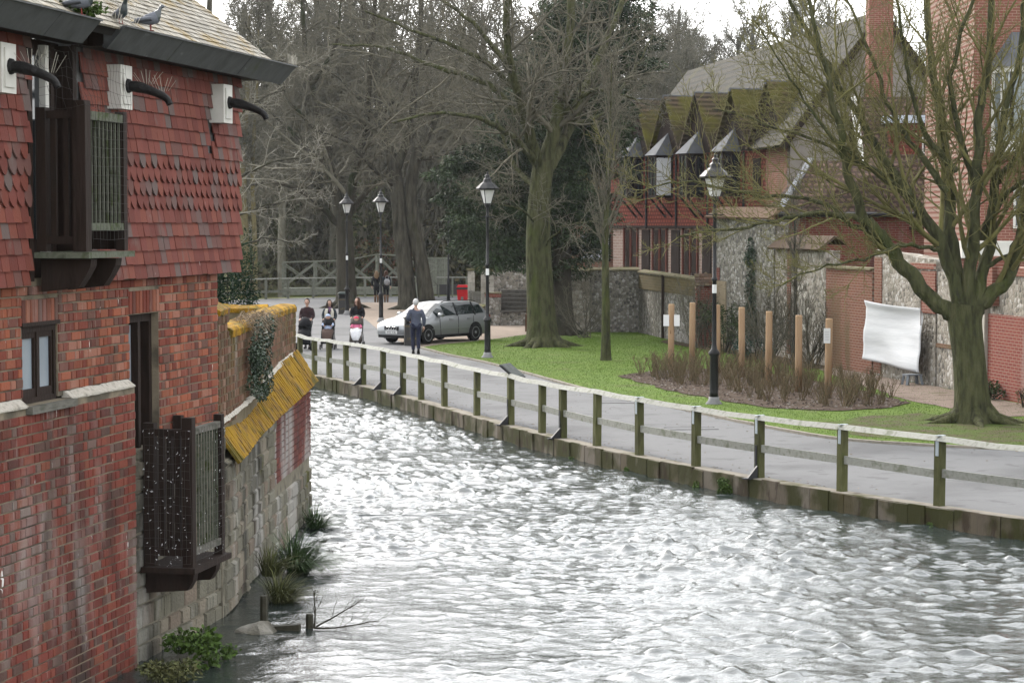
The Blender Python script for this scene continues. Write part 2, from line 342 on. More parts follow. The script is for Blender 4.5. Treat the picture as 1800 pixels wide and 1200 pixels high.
# right bank, path, gravel, lawn, dirt, flower bed
edge_ys = [28, 29, 30, 31] + list(np.arange(32, 64, 1.0)) + [66, 70, 75, 80, 86, 92, 98, 104, 110, 116]
EDGE = [(river_x(y) - .20, y) for y in edge_ys]
LEDGE = [(river_x(y) + .12, y) for y in edge_ys]
tag(obj('river_bank', tri_poly('river_bank', [(60, 24)] + EDGE + [(-16.5, 120), (-14.5, 123), (-10, 127), (-3, 132), (60, 132)], m_earth, -.014)), kind='structure')
pr = [(20, 37.2), (13, 38.6), (9.58, 40.26), (6.67, 42.06), (5.14, 45.27), (3.89, 49.15), (2.14, 54.12), (0.32, 61.36), (-0.87, 65.88), (-2.01, 69.29), (-3.1, 73.4)]
PATHR = [tuple(q)[:2] for q in spline([(x, y, 0) for x, y in pr], 5)]
pg = [(-3.1, 73.4), (-4.4, 79.56), (-5.5, 87.5), (-6.59, 96.19), (-8.0, 104), (-8.92, 109.2), (-9.2, 112.5), (-8.4, 115.2), (-6.5, 116), (-3.0, 115.0), (-1.2, 112.5)]
PATHG = [tuple(q)[:2] for q in spline([(x, y, 0) for x, y in pg], 5)]
tag(obj('path', tri_poly('path', LEDGE + [(-15.6, 119), (-13.5, 121.8), (-10, 124.5), (-6, 126), (2, 127), (6, 122), (3, 112)] + PATHG[::-1] + PATHR[::-1][1:] + [(26, 30)], m_asphalt, 0.0)), kind='structure')
led = MB(); n = len(EDGE)
led.add([(x, y, .012) for x, y in EDGE] + [(x, y, .012) for x, y in LEDGE] + [(x, y, -.12) for x, y in EDGE], [(i, i + 1, n + i + 1, n + i)[::-1] for i in range(n - 1)] + [(i, i + 1, 2 * n + i + 1, 2 * n + i) for i in range(n - 1)])
led.build('river_ledge', m_ledge).__setitem__('kind', 'structure')
WALLB = [(13.6, 41), (12.5, 47.5), (11.97, 50.39), (10.94, 56.01), (9.95, 60.5), (9.2, 64), (8.3, 69), (6.44, 74.07), (4.85, 83.7), (2.98, 83.7), (2.21, 83.9)]
LAWNE = [(1.0, 83.2), (.4, 81.6), (-.5, 79.2), (-1.5, 77), (-2.6, 75)]
tag(obj('gravel_yard', tri_poly('gravel_yard', PATHG + [(3, 112), (3, 93), (2.3, 86)] + LAWNE, m_gravel, .004)), kind='structure')
tag(obj('lawn', tri_poly('lawn', PATHR[::-1] + [(20, 41)] + WALLB + LAWNE, m_lawn, .03)), kind='structure')
k = MB(); K = PATHR
for a, b in zip(K, K[1:]):
    a3, b3 = Vector((*a, 0)), Vector((*b, 0)); k.beam(a3 + Vector((0, 0, .02)), b3 + Vector((0, 0, .02)), .11, .06 + RNG.uniform(-.008, .008))
k.build('path_edging', m_kerb).__setitem__('kind', 'structure')
def pxpoly(P): return [tuple(G(*q))[:2] for q in P]
def wig(P, step=.6, amp=.12, seed=3):
    r = random.Random(seed); Q = resample([Vector((*p, 0)) for p in P + P[:1]], step); return [(q.x + r.uniform(-amp, amp), q.y + r.uniform(-amp, amp)) for q in Q]
tag(obj('dirt_ground', tri_poly('dirt_ground', wig([(8.9, 62.2), (9.4, 63.2), (10.1, 59.5), (10.9, 55.8), (11.85, 50.5), (12.4, 47.6), (10.6, 46.9), (10.0, 49.2), (9.3, 51.6), (9.3, 54.5), (9.0, 57.5)]), m_dirt, .042)), kind='structure')
tag(obj('worn_lawn', tri_poly('worn_lawn', wig([(19, 38.3), (9.8, 40.9), (7.0, 42.6), (6.0, 45.2), (7.4, 46.9), (9.2, 48.0), (10.6, 46.6), (12.9, 45.8), (13.4, 42), (19, 40.4)], .8, .22, 9), m_worn, .036)), kind='structure')
BED = [(2.95, 59.6), (4.2, 61.8), (5.9, 62.6), (7.4, 60.2), (8.6, 55.6), (9.35, 50.6), (8.7, 49.2), (7.2, 48.3), (5.9, 49.2), (4.9, 51.6), (3.9, 54.6)]
tag(obj('flower_bed', tri_poly('flower_bed', wig(BED, .5, .10, 4), m_soil, .048)), kind='structure')
tag(obj('wall_border', tri_poly('wall_border', wig([(5.2, 76.5), (6.3, 72.6), (7.6, 67.2), (8.6, 62.2), (9.4, 63), (8.5, 68.8), (6.7, 73.6), (5.6, 78)], .6, .1, 6), m_soil, .044)), kind='structure')
def point_in(poly, x, y):
    c = np.zeros_like(x, bool); P = np.array(poly); j = len(P) - 1
    for i in range(len(P)):
        xi, yi, xj, yj = *P[i], *P[j]
        c ^= ((yi > y) != (yj > y)) & (x < (xj - xi) * (y - yi) / (yj - yi + 1e-12) + xi); j = i
    return c
m = MB(); R4 = random.Random(12)
for i in range(2600):
    xx, yy = R4.uniform(2.8, 9.4), R4.uniform(48.2, 62.6)
    if not point_in(BED, np.array([xx]), np.array([yy]))[0]: continue
    s_ = R4.uniform(.012, .045); m.add([(xx + s_ * math.cos(q), yy + s_ * math.sin(q), .045) for q in (0, 1.7, 3.3, 4.9)] + [(xx, yy, .05 + s_ * .8)], [(0, 1, 4), (1, 2, 4), (2, 3, 4), (3, 0, 4)])
tag(m.build('soil_clods', mk('clod', [(.08, .055, .038), (.05, .034, .024), (.13, .10, .075), (.26, .23, .20)], scale=6, by_rand=True, rand=.2)), 'clods and pale flints lying on the rose bed soil', 'soil', kind='stuff')
# grass blades on the lawn (nobody could count them)
LP = PATHR[::-1] + [(20, 41)] + WALLB + LAWNE
x = NR.uniform(-3, 13, 260000); y = NR.uniform(38, 84, 260000)
ok = point_in(LP, x, y) & ~point_in(BED, x, y) & (np.abs(x) < y * .25); x, y = x[ok][:70000], y[ok][:70000]; n = len(x)
h = NR.uniform(.012, .032, n); an = NR.uniform(0, 2 * np.pi, n); wd = .007
V = np.zeros((n, 3, 3)); V[:, 0] = np.stack([x - np.cos(an) * wd, y - np.sin(an) * wd, np.full(n, .03)], 1); V[:, 1] = np.stack([x + np.cos(an) * wd, y + np.sin(an) * wd, np.full(n, .03)], 1)
V[:, 2] = np.stack([x + NR.uniform(-.02, .02, n), y + NR.uniform(-.02, .02, n), .03 + h], 1)
tag(obj('grass', np_mesh('grass', V.reshape(-1, 3), np.arange(3 * n).reshape(-1, 3), m_blade)), 'short green grass blades standing on the lawn', 'grass', kind='stuff')

# the river: a rough, fast surface with real waves
rows = np.concatenate([np.arange(17, 20.4, .2), np.arange(20.4, 36, .034), np.arange(36, 64, .066), np.arange(64, 126, 1.0)]); ncol = 380
XL = np.array([left_bank(y) - (1.6 if y < 33.6 else .6) for y in rows]); XR = np.array([river_x(y) - .02 for y in rows]); u = np.linspace(0, 1, ncol)
X = XL[:, None] * (1 - u) + XR[:, None] * u; Y = rows[:, None] * np.ones_like(X)
def rot(x, y, a): return x * math.cos(a) - y * math.sin(a), x * math.sin(a) + y * math.cos(a)
Z = np.zeros_like(X)
for s_, lx, ly, amp, a_, ridged in ((1, 2.2, 2.0, .034, .2, 0), (2, .85, .80, .034, -.15, 0), (3, .33, .30, .105, .2, 3), (4, .19, .18, .062, -.25, 3), (5, .27, .25, .014, .3, 0), (8, .15, .14, .006, -.2, 0), (6, 7, 5, .6, 0, 2)):
    xr, yr = rot(X, Y, a_); p_ = perlin(xr / lx + 17.3 * s_, yr / ly + 9.1 * s_, 20 + s_)
    if ridged == 3: p_ = np.clip(p_ - .20, 0, 1)
    if ridged == 1: p_ = (0.5 - np.abs(p_) * 1.6) * .8
    if ridged == 2: Z *= (1 + p_ * 1.4); continue
    Z += p_ * amp
Z *= np.clip(1.25 - (Y - 22) * .010, .55, 1.3)
V = np.stack([X, Y, WATER + Z], -1).reshape(-1, 3); idx = np.arange(len(V)).reshape(len(rows), ncol)
F = np.stack([idx[:-1, :-1], idx[:-1, 1:], idx[1:, 1:], idx[1:, :-1]], -1).reshape(-1, 4)
tag(obj('river', np_mesh('river', V, F, m_water, True)), kind='structure')

# boards that hold the river bank, one by one
rw = tag(obj('river_wall', None), kind='structure')
line = resample([Vector((x, y, 0)) for x, y in EDGE], .05)[::-1]; i = 0; i1 = None
variants = {}
line = [p for p in line if p.y < 70][::-1]
d_acc = 0; i = 0
while i < len(line) - 12:
    nb = RNG.choice((6, 7, 8, 8, 9, 9)); a, b = line[i], line[i + nb]; i += nb
    t_ = (b - a); L = t_.length; ang = math.atan2(t_.y, t_.x)
    key = (nb,)
    if key not in variants:
        m = MB(); m.box((0, 0, -.36), (L - .014, .05, .76)); variants[key] = m.mesh('plank', m_plank)
    o = obj('plank', variants[key], rw, ((a + b) / 2) + Vector((0, 0, RNG.uniform(-.03, .006))), (RNG.uniform(-.03, .03), RNG.uniform(-.006, .006), ang + RNG.uniform(-.012, .012)))
    o.location.x -= RNG.uniform(.0, .035)

# ------------------------------------------------------------------ riverside fence
fence = thing('river_fence', 'long mossy timber post and rail fence along the river edge', 'fence', (0, 0, 0))
pm = {}
def fence_post(p, h, i, strap, stay):
    nxt = POSTS[min(i + 1, len(POSTS) - 1)]; prv = POSTS[max(i - 1, 0)]; ang = math.atan2((nxt - prv).y, (nxt - prv).x)
    m = MB(); m.box((0, 0, h / 2 - .05), (.125, .125, h + .1)); o = m.build('post', m_post, fence, loc=p); o.rotation_euler = (RNG.uniform(-.01, .01), RNG.uniform(-.01, .01), ang)
    if strap:
        s = MB(); s.box((0, .067, h - .10), (.06, .008, .26)); s.box((0, 0, h + .077), (.06, .17, .008)); s.build('strap', m_galv, o)
    if stay:
        s = MB(); s.box((.0, .075, .28), (.05, .014, .56)); s.slab([(-.02, .08, 0), (-.02, .30, 0), (-.02, .08, .22)], .04); s.box((0, .2, .015), (.1, .26, .02)); s.build('stay', m_iron, o)
FH = []
for i, p in enumerate(POSTS):
    h = 1.0 + RNG.uniform(-.025, .025); FH.append(h)
    fence_post(p, h, i, i <= 5 and i > 0, i in (3, 7, 9, 15, 14, 13))
for i in range(len(POSTS) - 1):
    a, b = POSTS[i], POSTS[i + 1]
    m = MB(); d = (b - a).normalized(); up = Vector((0, 0, 1)); side = up.cross(d)
    def ring(c, hgt): return [c + side * .085 + up * (hgt - .0), c + side * .02 + up * (hgt + .075), c - side * .02 + up * (hgt + .075), c - side * .085 + up * hgt]
    mid = (a + b) / 2
    m.loft([ring(a + d * .004, FH[i]), ring(mid, (FH[i] + FH[i + 1]) / 2 - RNG.uniform(0, .03)), ring(b - d * .004, FH[i + 1])]); m.build('top_rail', m_rail, fence)
    m = MB(); z0, z1 = .50 + RNG.uniform(-.02, .02), .50 + RNG.uniform(-.02, .02)
    m.beam(a + d * .064 + up * z0, b - d * .064 + up * z1, .045, .125); m.build('mid_rail', m_rail, fence)
# leaf litter and small asphalt plates with dark edge strips in the path
R2 = random.Random(99); m = MB(); m_litter = mk('fallen_leaf', [(.20, .12, .06), (.28, .19, .10), (.12, .08, .045), (.34, .27, .18)], scale=3, by_rand=True, rand=.2)
for i in range(1500):
    Yl = R2.uniform(34, 80); u_ = R2.random() ** 2; x0_, x1_ = river_x(Yl) + .1, float(np.interp(Yl, [q[1] for q in pr], [q[0] for q in pr]))
    xx = x1_ + R2.gauss(0, .35) if R2.random() < .45 else (x0_ + abs(R2.gauss(0, .3)) if R2.random() < .6 else R2.uniform(x0_, x1_ + 4)); s_ = R2.uniform(.012, .032); a_ = R2.uniform(0, 6.28); zz = .058 if xx > x1_ - .1 else .012
    c_, d_ = math.cos(a_) * s_, math.sin(a_) * s_; m.add([(xx + c_, Yl + d_, zz), (xx - d_ * .6, Yl + c_ * .6, zz + .008), (xx - c_, Yl - d_, zz), (xx + d_ * .6, Yl - c_ * .6, zz + .006)], [(0, 1, 2, 3)])
tag(m.build('fallen_leaves', m_litter), 'scattered fallen leaves along the edges of the path', 'leaves', kind='stuff')
m_dark_edge = mk('dark_edge', [(.05, .05, .05), (.075, .075, .075)], scale=20, rough=.7)
for px, py, w_, lab in ((1082, 707, .75, 'small dark edged plate set in the path before the sapling'), (1215, 753, 1.0, 'larger dark edged plate set in the path below the lamp post')):
    p = G(px, py); t = thing('path_plate', lab, 'drain cover', (p.x, p.y, .003), .1); mm = MB(); mm.bx(-w_ / 2, w_ / 2, -.22, .22, -.02, .003); mm.build('plate', m_asphalt, t); mm = MB(); mm.bx(-w_ / 2 - .03, w_ / 2 + .03, -.26, -.22, -.02, .006); mm.bx(-w_ / 2 - .03, w_ / 2 + .03, .22, .26, -.02, .006); mm.build('frame', m_dark_edge, t)
# ================================================================== mill house on the river (local frame: x along the facade towards the viewer, y out over the water)
MA = math.atan(780.0 / FPX); MC = A(424, 392, 25.3)
mill = thing('mill_house', 'old red brick mill house with tile hung upper storey and timber balconies over the river', 'house', (MC.x, MC.y, 0), -(math.pi / 2 + MA))
MILL_M = Matrix.Translation((MC.x, MC.y, 0)) @ Matrix.Rotation(-(math.pi / 2 + MA), 4, 'Z')
def mw(s, d, z): return MILL_M @ Vector((s, d, z))
R3 = random.Random(11)

def holed(m, x0, x1, z0, z1, y0, y1, holes):
    xs = sorted({x0, x1, *[min(max(h[i], x0), x1) for h in holes for i in (0, 1)]}); zs = sorted({z0, z1, *[min(max(h[i], z0), z1) for h in holes for i in (2, 3)]})
    for a, b in zip(xs, xs[1:]):
        for c, d in zip(zs, zs[1:]):
            if b - a < 1e-5 or d - c < 1e-5: continue
            if any(h[0] - 1e-6 <= a and b <= h[1] + 1e-6 and h[2] - 1e-6 <= c and d <= h[3] + 1e-6 for h in holes): continue
            m.bx(a, b, y0, y1, c, d)
def frust(m, c, l, h, t, ins=.006):                    # brick face standing proud of the mortar, plane y=c[1], outwards +y
    x, y, z = c; a, b = l / 2, h / 2
    m.add([(x - a, y, z - b), (x + a, y, z - b), (x + a, y, z + b), (x - a, y, z + b), (x - a + ins, y + t, z - b + ins), (x + a - ins, y + t, z - b + ins), (x + a - ins, y + t, z + b - ins), (x - a + ins, y + t, z + b - ins)],
          [(4, 7, 6, 5), (0, 4, 5, 1), (1, 5, 6, 2), (2, 6, 7, 3), (3, 7, 4, 0)])
def courses(x0, x1, z0, z1, holes, ch=.0925, st=.225, hd=.11):
    out = []; k = 0; z = z0
    while z + ch <= z1 + .01:
        x = x0 - (.0 if k % 2 else .09); j = k % 2
        while x < x1:
            L = st if (j % 2 and R3.random() < .75) else hd
            L *= R3.uniform(.94, 1.06); a, b = max(x, x0), min(x + L, x1); j += 1; x += L
            if b - a < .05: continue
            cx, cz = (a + b) / 2, z + ch / 2
            hit = [h for h in holes if h[0] < b and a < h[1] and h[2] < cz < h[3]]
            if hit:
                h = hit[0]
                for a2, b2 in ((a, min(b, h[0])), (max(a, h[1]), b)):
                    if b2 - a2 > .03: out.append(((a2 + b2) / 2, cz, b2 - a2 - .011, ch - .013))
                continue
            out.append((cx, cz, b - a - .011, ch - .013))
        z += ch; k += 1
    return out
WIN = (5.10, 5.90, 2.60, 3.31); DOOR = (2.47, 3.31, .6, 3.31)
LINT = [(WIN[0] - .01, WIN[1] + .01, 3.31, 3.56), (DOOR[0] - .01, DOOR[1] + .01, 3.31, 3.56)]
wall_u = MB()
holed(wall_u, .60, 3.36, 1.90, 2.62, -.55, -.092, [DOOR]); holed(wall_u, .60, 8.6, 2.62, 3.74, -.55, -.092, [WIN, DOOR])
WU = wall_u.build('brick_wall', m_mortar, mill)
wall_l = MB(); wall_l.bx(3.365, 8.6, -.5, -.012, -1.2, 2.60); WL = wall_l.build('brick_plinth_wall', m_mortar, mill)
brU = courses(.60, 7.6, 2.66, 3.74, [WIN, DOOR] + LINT) + courses(.60, 3.36, 1.92, 2.655, [DOOR])
brL = courses(3.37, 7.6, -.62, 2.60, [])
# the bricks that show largest are objects of their own, the rest one mesh for each wall
def size_of(b, d):
    p = mw(b[0], d, b[1]) - Vector((0, 0, EYE)); px = 900 + FPX * p.x / p.y
    py = 392 - FPX * p.z / p.y
    return -1 if (px < 0 or py > 1200) else b[2] * abs((p.x * math.cos(MA) - p.y * math.sin(MA))) / p.length * b[3] / p.length ** 2
allb = [(size_of(b, 0), b, 'L') for b in brL] + [(size_of(b, -.08), b, 'U') for b in brU]; allb.sort(key=lambda q: -q[0])
tops = {'L': WL, 'U': WU}; deep = {'L': -.012, 'U': -.092}; bm_ = {'L': m_brick_low, 'U': m_brick}
shared = {}; mU = MB(); mL = MB()
for rank, (sz, b, w_) in enumerate(allb):
    if rank < 300:
        key = (w_, round(b[2] * 50), R3.randint(0, 1))
        if key not in shared:
            m = MB(); frust(m, (0, 0, 0), round(b[2] * 50) / 50, b[3], .013, .005 + .003 * key[2]); shared[key] = m.mesh('brick', bm_[w_])
        obj('brick', shared[key], tops[w_], (b[0], deep[w_] + R3.uniform(-.002, .003), b[1]), (R3.uniform(-.02, .02), R3.uniform(-.008, .008), R3.uniform(-.015, .015)))
    else: frust(mL if w_ == 'L' else mU, (b[0], deep[w_], b[1] + R3.uniform(-.002, .002)), b[2], b[3], .012 + R3.uniform(-.002, .004))
tag(mL.build('brick', m_brick_low, WL), kind='stuff'); tag(mU.build('brick', m_brick, WU), kind='stuff')
so = MB(); frust(so, (0, 0, 0), .078, .235, .014); sob = so.mesh('soldier_brick', m_brick)
for h in LINT:
    nb = int((h[1] - h[0]) / .09)
    for i in range(nb): obj('soldier_brick', sob, WU, (h[0] + (i + .5) * (h[1] - h[0]) / nb, -.093 + R3.uniform(-.002, .002), 3.435))
# corner bricks on the return of the plinth wall beside the door
# rough lime ledge where the wall steps out
for a, b in ((3.37, 4.98), (5.98, 7.9)):
    m = MB(); n_ = 18; ra = []
    for i in range(n_ + 1):
        x = a + (b - a) * i / n_; j = R3.uniform(-.012, .012)
        ra.append([(x, .006 + j, 2.585), (x, .008 + j, 2.602 + j * .8), (x, -.072 + j, 2.662 + j), (x, -.11, 2.662), (x, -.11, 2.585)])
    m.loft(ra); m.build('lime_ledge', m_lime, mill)
# window
wn = MB(); x0, x1, z0, z1 = WIN
for bx_ in ((x0, x1, z1 - .06, z1), (x0, x1, z0, z0 + .05), (x0, x0 + .05, z0 + .05, z1 - .06), (x1 - .05, x1, z0 + .05, z1 - .06), ((x0 + x1) / 2 - .03, (x0 + x1) / 2 + .03, z0 + .05, z1 - .06)): wn.bx(bx_[0], bx_[1], -.20, -.11, bx_[2], bx_[3])
W1 = wn.build('window', m_darkwood, mill)
for cx in (x0 + .05, (x0 + x1) / 2 + .03):
    f = MB(); wd = (x1 - x0) / 2 - .08
    for q in ((cx, cx + wd, z1 - .115, z1 - .06), (cx, cx + wd, z0 + .05, z0 + .13), (cx, cx + .03, z0 + .13, z1 - .115), (cx + wd - .03, cx + wd, z0 + .13, z1 - .115)): f.bx(q[0] + .002, q[1] - .002, -.18, -.125, q[2], q[3])
    f.build('frame', m_darkwood, W1); f = MB(); f.bx(cx + .02, cx + wd - .02, -.165, -.15, z0 + .11, z1 - .09); f.build('pane', m_curtain, W1)
f = MB(); f.bx(x0 - .12, x1 + .10, -.10, .055, z0 - .075, z0 - .005); f.build('sill', m_greywood, W1)
f = MB(); f.bx(x0 - .02, x1 + .02, -.13, -.068, z1 - .002, z1 + .035); f.build('head', m_darkwood, W1)
f = MB(); f.bx(x0, x1, -.5, -.40, z0, z1); f.bx(x0, x1, -.40, -.2, z0 - .01, z0); f.build('reveal', m_darkwood, W1)
# door on to the lower balcony
dr = MB(); x0, x1, z0, z1 = DOOR
for q in ((x0, x0 + .07, z0, z1), (x1 - .07, x1, z0, z1), (x0 + .07, x1 - .07, z1 - .09, z1), (x0 + .32, x0 + .39, z0, z1 - .09), (x0 + .07, x1 - .07, z0, z0 + .5)): dr.bx(q[0], q[1], -.27, -.17, q[2], q[3])
D1 = dr.build('door', m_darkwood, mill)
f = MB(); f.bx(x0 + .07, x1 - .07, -.30, -.27, z0, z1); f.build('pane', m_glass, D1)
f = MB(); f.bx(x0 + .40, x0 + .52, -.262, -.245, z0 + .7, z1 - .12); f.build('pane', m_curtain, D1)
# tile hanging
tb = MB(); tb.bx(0, 4.74, -.5, -.03, 3.71, 6.0); tb.bx(5.86, 8.6, -.5, -.03, 3.71, 6.0); m_batten = mk('old_batten', [(.10, .095, .09), (.17, .17, .17)], scale=12, rough=.9)
TH = tb.build('tile_hanging', m_batten, mill)
def tile_mesh(pointed):
    m = MB(); t = .016
    P = [(-.08, 0), (.08, 0), (.08, -.11), (.064, -.150), (.030, -.192), (0, -.205), (-.030, -.192), (-.064, -.150), (-.08, -.11)] if pointed else [(-.08, 0), (.08, 0), (.0795, -.196), (-.0795, -.196)]
    n_ = len(P); yo = lambda z: .006 - z * .16
    m.add([(x, yo(z), z) for x, z in P] + [(x, yo(z) + t, z) for x, z in P], [tuple(range(n_)), tuple(range(2 * n_ - 1, n_ - 1, -1))] + [(k, n_ + k, n_ + (k + 1) % n_, (k + 1) % n_) for k in range(n_)])
    return m
tmesh = {p: tile_mesh(p).mesh('tile', m_tile) for p in (0, 1)}
tiles = []
for k in range(17):
    zb = 3.68 + .1425 * k; pt = 1 if 5 <= k <= 8 else 0
    for a, b in ((.0, 4.74), (5.86, 7.5)):
        x = a + .082 + (.0 if k % 2 else .08)
        while x < b - .05:
            if not (pt == 0 and 9 <= k <= 12 and .92 < x < 1.12 - .03 * (k - 9) + .05): tiles.append((x, zb, pt))
            x += .1655
tiles.sort(key=lambda q: (3.9 < q[0] < 5.7, -q[0]))
vis = [q for q in tiles if q[0] < 6.9 and not (4.0 < q[0] < 4.8 and q[1] < 5.2)]; hid = [q for q in tiles if q not in vis]
big = sorted(vis, key=lambda q: -q[0])[:300]; bs = set(big); rest = [q for q in vis if q not in bs] + hid
for x, zb, pt in big: obj('tile', tmesh[pt], TH, (x + R3.uniform(-.003, .003), -.03 + R3.uniform(0, .005), zb + .2 + R3.uniform(-.006, .006)), (R3.uniform(-.02, .02), R3.uniform(-.02, .02), R3.uniform(-.015, .015)))
m = MB()
for x, zb, pt in rest:
    q = tile_mesh(pt); dx, dy, dz, rr = x + R3.uniform(-.003, .003), -.03 + R3.uniform(0, .006), zb + .2 + R3.uniform(-.006, .006), R3.uniform(-.02, .02)
    m.add([(p[0] + p[2] * rr + dx, p[1] + dy, p[2] + dz) for p in q.v], q.f)
tag(m.build('tile', m_tile, TH), kind='stuff')
# roof of pale shingles
PT = math.radians(37.5); rd = MB(); e0 = Vector((0, .44, 6.07)); upv = Vector((0, -math.cos(PT), math.sin(PT))); nv = Vector((0, math.sin(PT), math.cos(PT)))
def rp(s, k, n_=0): return Vector((s, 0, 0)) + e0 + upv * k + nv * n_
m_deck = mk('dark_roof_deck', [(.03, .027, .024)], rough=1)
rd.slab([rp(.10, 4, -.004), rp(8.4, 4, -.004), rp(8.4, 0, -.004), rp(.10, 0, -.004)], .08); rd.slab([rp(.10, 4), rp(8.4, 4), rp(8.4, 4) + Vector((0, -3, -2.4)), rp(.10, 4) + Vector((0, -3, -2.4))], .08)
RF = rd.build('roof', m_deck, mill)
smesh = []
for wd in (.10, .12, .14, .16):
    m = MB(); m.add([(sx * wd / 2, sy, sz) for sx in (-1, 1) for sy, sz in ((0, .004), (-.24, -.004), (-.24, .004), (0, .026))], [(0, 1, 2, 3), (7, 6, 5, 4), (0, 3, 7, 4), (3, 2, 6, 7), (2, 1, 5, 6), (1, 0, 4, 5)]); smesh.append((wd, m))
sm_d = [m.mesh('shingle', m_shingle) for _, m in smesh]
shs = []
for k in range(30):
    s_ = .04 + R3.uniform(0, .03)
    while s_ < 8.3:
        j = R3.randint(0, 3); wd = smesh[j][0]; shs.append((s_ + wd / 2, k, j)); s_ += wd + .008
Rm = Matrix((Vector((1, 0, 0)), -upv, nv)).transposed()     # local -y runs up the slope
Rq = Rm.to_euler()
near = [q for q in shs if q[1] < 13]; near.sort(key=lambda q: -(q[0] if .1 < q[0] < 5.6 else -q[0])); near300 = set(near[:300])
m = MB()
for q in shs:
    s_, k, j = q; p = rp(s_, k * .1 - .03, .004 + R3.uniform(0, .006)); tw = R3.uniform(-.03, .03)
    if q in near300: o = obj('shingle', sm_d[j], RF, p); o.rotation_euler = (Rm @ Matrix.Rotation(tw, 3, 'Z')).to_euler()
    else:
        RR = Rm @ Matrix.Rotation(tw, 3, 'Z'); m.add([p + RR @ Vector(v) for v in smesh[j][1].v], smesh[j][1].f)
tag(m.build('shingle', m_shingle, RF), kind='stuff')
def gutter(s0, s1):
    prof = [(.30, 5.90), (.34, 5.885), (.52, 6.085), (.545, 6.085), (.545, 6.10), (.50, 6.10), (.33, 5.93), (.30, 5.93)]
    m = MB(); cuts = [s0, s0 + .3 * (s1 - s0), s0 + .305 * (s1 - s0), s0 + .7 * (s1 - s0), s0 + .705 * (s1 - s0), s1]
    for i, (a, b) in enumerate(zip(cuts, cuts[1:])):
        g_ = .004 if i % 2 else 0; m.loft([[(x, y + g_, z) for y, z in prof] for x in (a, b)])
    m.add([(s0, .31, 5.9), (s0, .335, 5.89), (s0, .53, 6.09), (s0, .31, 6.09)], [(0, 1, 2, 3)]); m.add([(s1, .31, 5.9), (s1, .335, 5.89), (s1, .53, 6.09), (s1, .31, 6.09)], [(3, 2, 1, 0)])
    return m.build('gutter', m_lead, RF)
gutter(-.50, 4.88); gutter(5.46, 8.3)
m = MB(); m.bx(-.30, 4.80, -.05, .30, 5.92, 6.06); m.bx(5.5, 8.3, -.05, .30, 5.92, 6.06); m.bx(4.80, 5.5, -.10, .12, 5.94, 6.06); m.build('soffit', m_darkwood, RF)
def spikes(m, c, n_, L, spread, ax=(1, 0, 0)):
    ax = Vector(ax)
    for i in range(n_):
        t = (i / (n_ - 1) - .5) * 2; d_ = (Vector((0, 0, 1)) + ax * t * spread + Vector((R3.uniform(-.2, .2), R3.uniform(-.3, .3), 0)) * .6).normalized(); m.tube([Vector(c) + ax * t * .07, Vector(c) + ax * t * .07 + d_ * L * R3.uniform(.8, 1.1)], .0022, 3)
m = MB()
for i in range(4): spikes(m, (-.44 + i * .05, .52, 6.10), 4, .13, .25)
for i in range(3): spikes(m, (4.45 + i * .22, .44, 6.14), 5, .26, .9)
spikes(m, (1.0, .52, 6.1), 4, .12, .4); spikes(m, (1.9, .52, 6.1), 3, .10, .4)
m.build('bird_spikes', m_pale, RF)
m_horn = mk('black_carved_oak', [(.012, .011, .011), (.03, .028, .027)], scale=9, rough=.62, spec=.15, bump=1.0, bscale=14, bdist=.03)
# cream boxes with carved black beam ends
for s0, spk in ((.87, 0), (3.91, 1), (6.62, 1)):
    m = MB(); m.bx(s0 - .15, s0 + .15, -.02, .15, 5.37, 5.80); m.bx(s0 - .10, s0 + .10, .15, .165, 5.42, 5.76); BX = m.build('beam_box', m_white, mill)
    m = MB(); path = spline([(s0, .14, 5.60), (s0, .28, 5.585), (s0, .44, 5.535), (s0, .56, 5.475), (s0, .60, 5.41)], 4); m.tube(path, [.050 - .018 * i / (len(path) - 1) + .010 * math.exp(-((i - 4) / 2.0) ** 2) for i in range(len(path))], 8); m.tube([(s0, .16, 5.60), (s0, .19, 5.60)], [.075, .066], 10); m.build('beam_end', m_horn, BX, True)
    if spk:
        m = MB(); spikes(m, (s0, .36, 5.61), 7, .16, .9, (.3, 1, 0)); spikes(m, (s0, .52, 5.54), 7, .17, .9, (.3, 1, 0)); m.build('bird_spikes', m_pale, BX)
# upper balcony
ub = MB(); ub.bx(4.62, 5.74, -.03, .50, 3.93, 3.985); UB = ub.build('balcony', m_mossywood, mill)
def bars(name, boxes, mat, par):
    for q in boxes: m = MB(); m.bx(*q); m.build(name, mat, par)
bars('post', [(5.56, 5.69, .33, .455, 3.99, 5.36), (4.68, 4.77, .37, .455, 3.99, 5.30), (5.56, 5.68, -.03, .06, 3.99, 5.30)], m_darkwood, UB)
bars('rail', [(4.77, 5.56, .39, .45, 5.19, 5.27), (4.77, 5.56, .39, .45, 4.18, 4.25)], m_mossywood, UB)
bars('rail', [(5.59, 5.66, .06, .33, 5.20, 5.27), (5.60, 5.65, .06, .33, 4.06, 4.13)], m_darkwood, UB)
bars('slat', [(5.605, 5.645, y, y + .05, 4.13, 5.20) for y in (.10, .22)], m_darkwood, UB)
bars('slat', [(4.69, 4.72, y, y + .068, 4.0, 5.24) for y in (-.02, .052, .124, .196, .268, .338)], m_darkwood, UB)
bars('bar', [(4.80 + i * .095, 4.815 + i * .095, .41, .43, 4.25, 5.19) for i in range(8)], m_mossywood, UB)
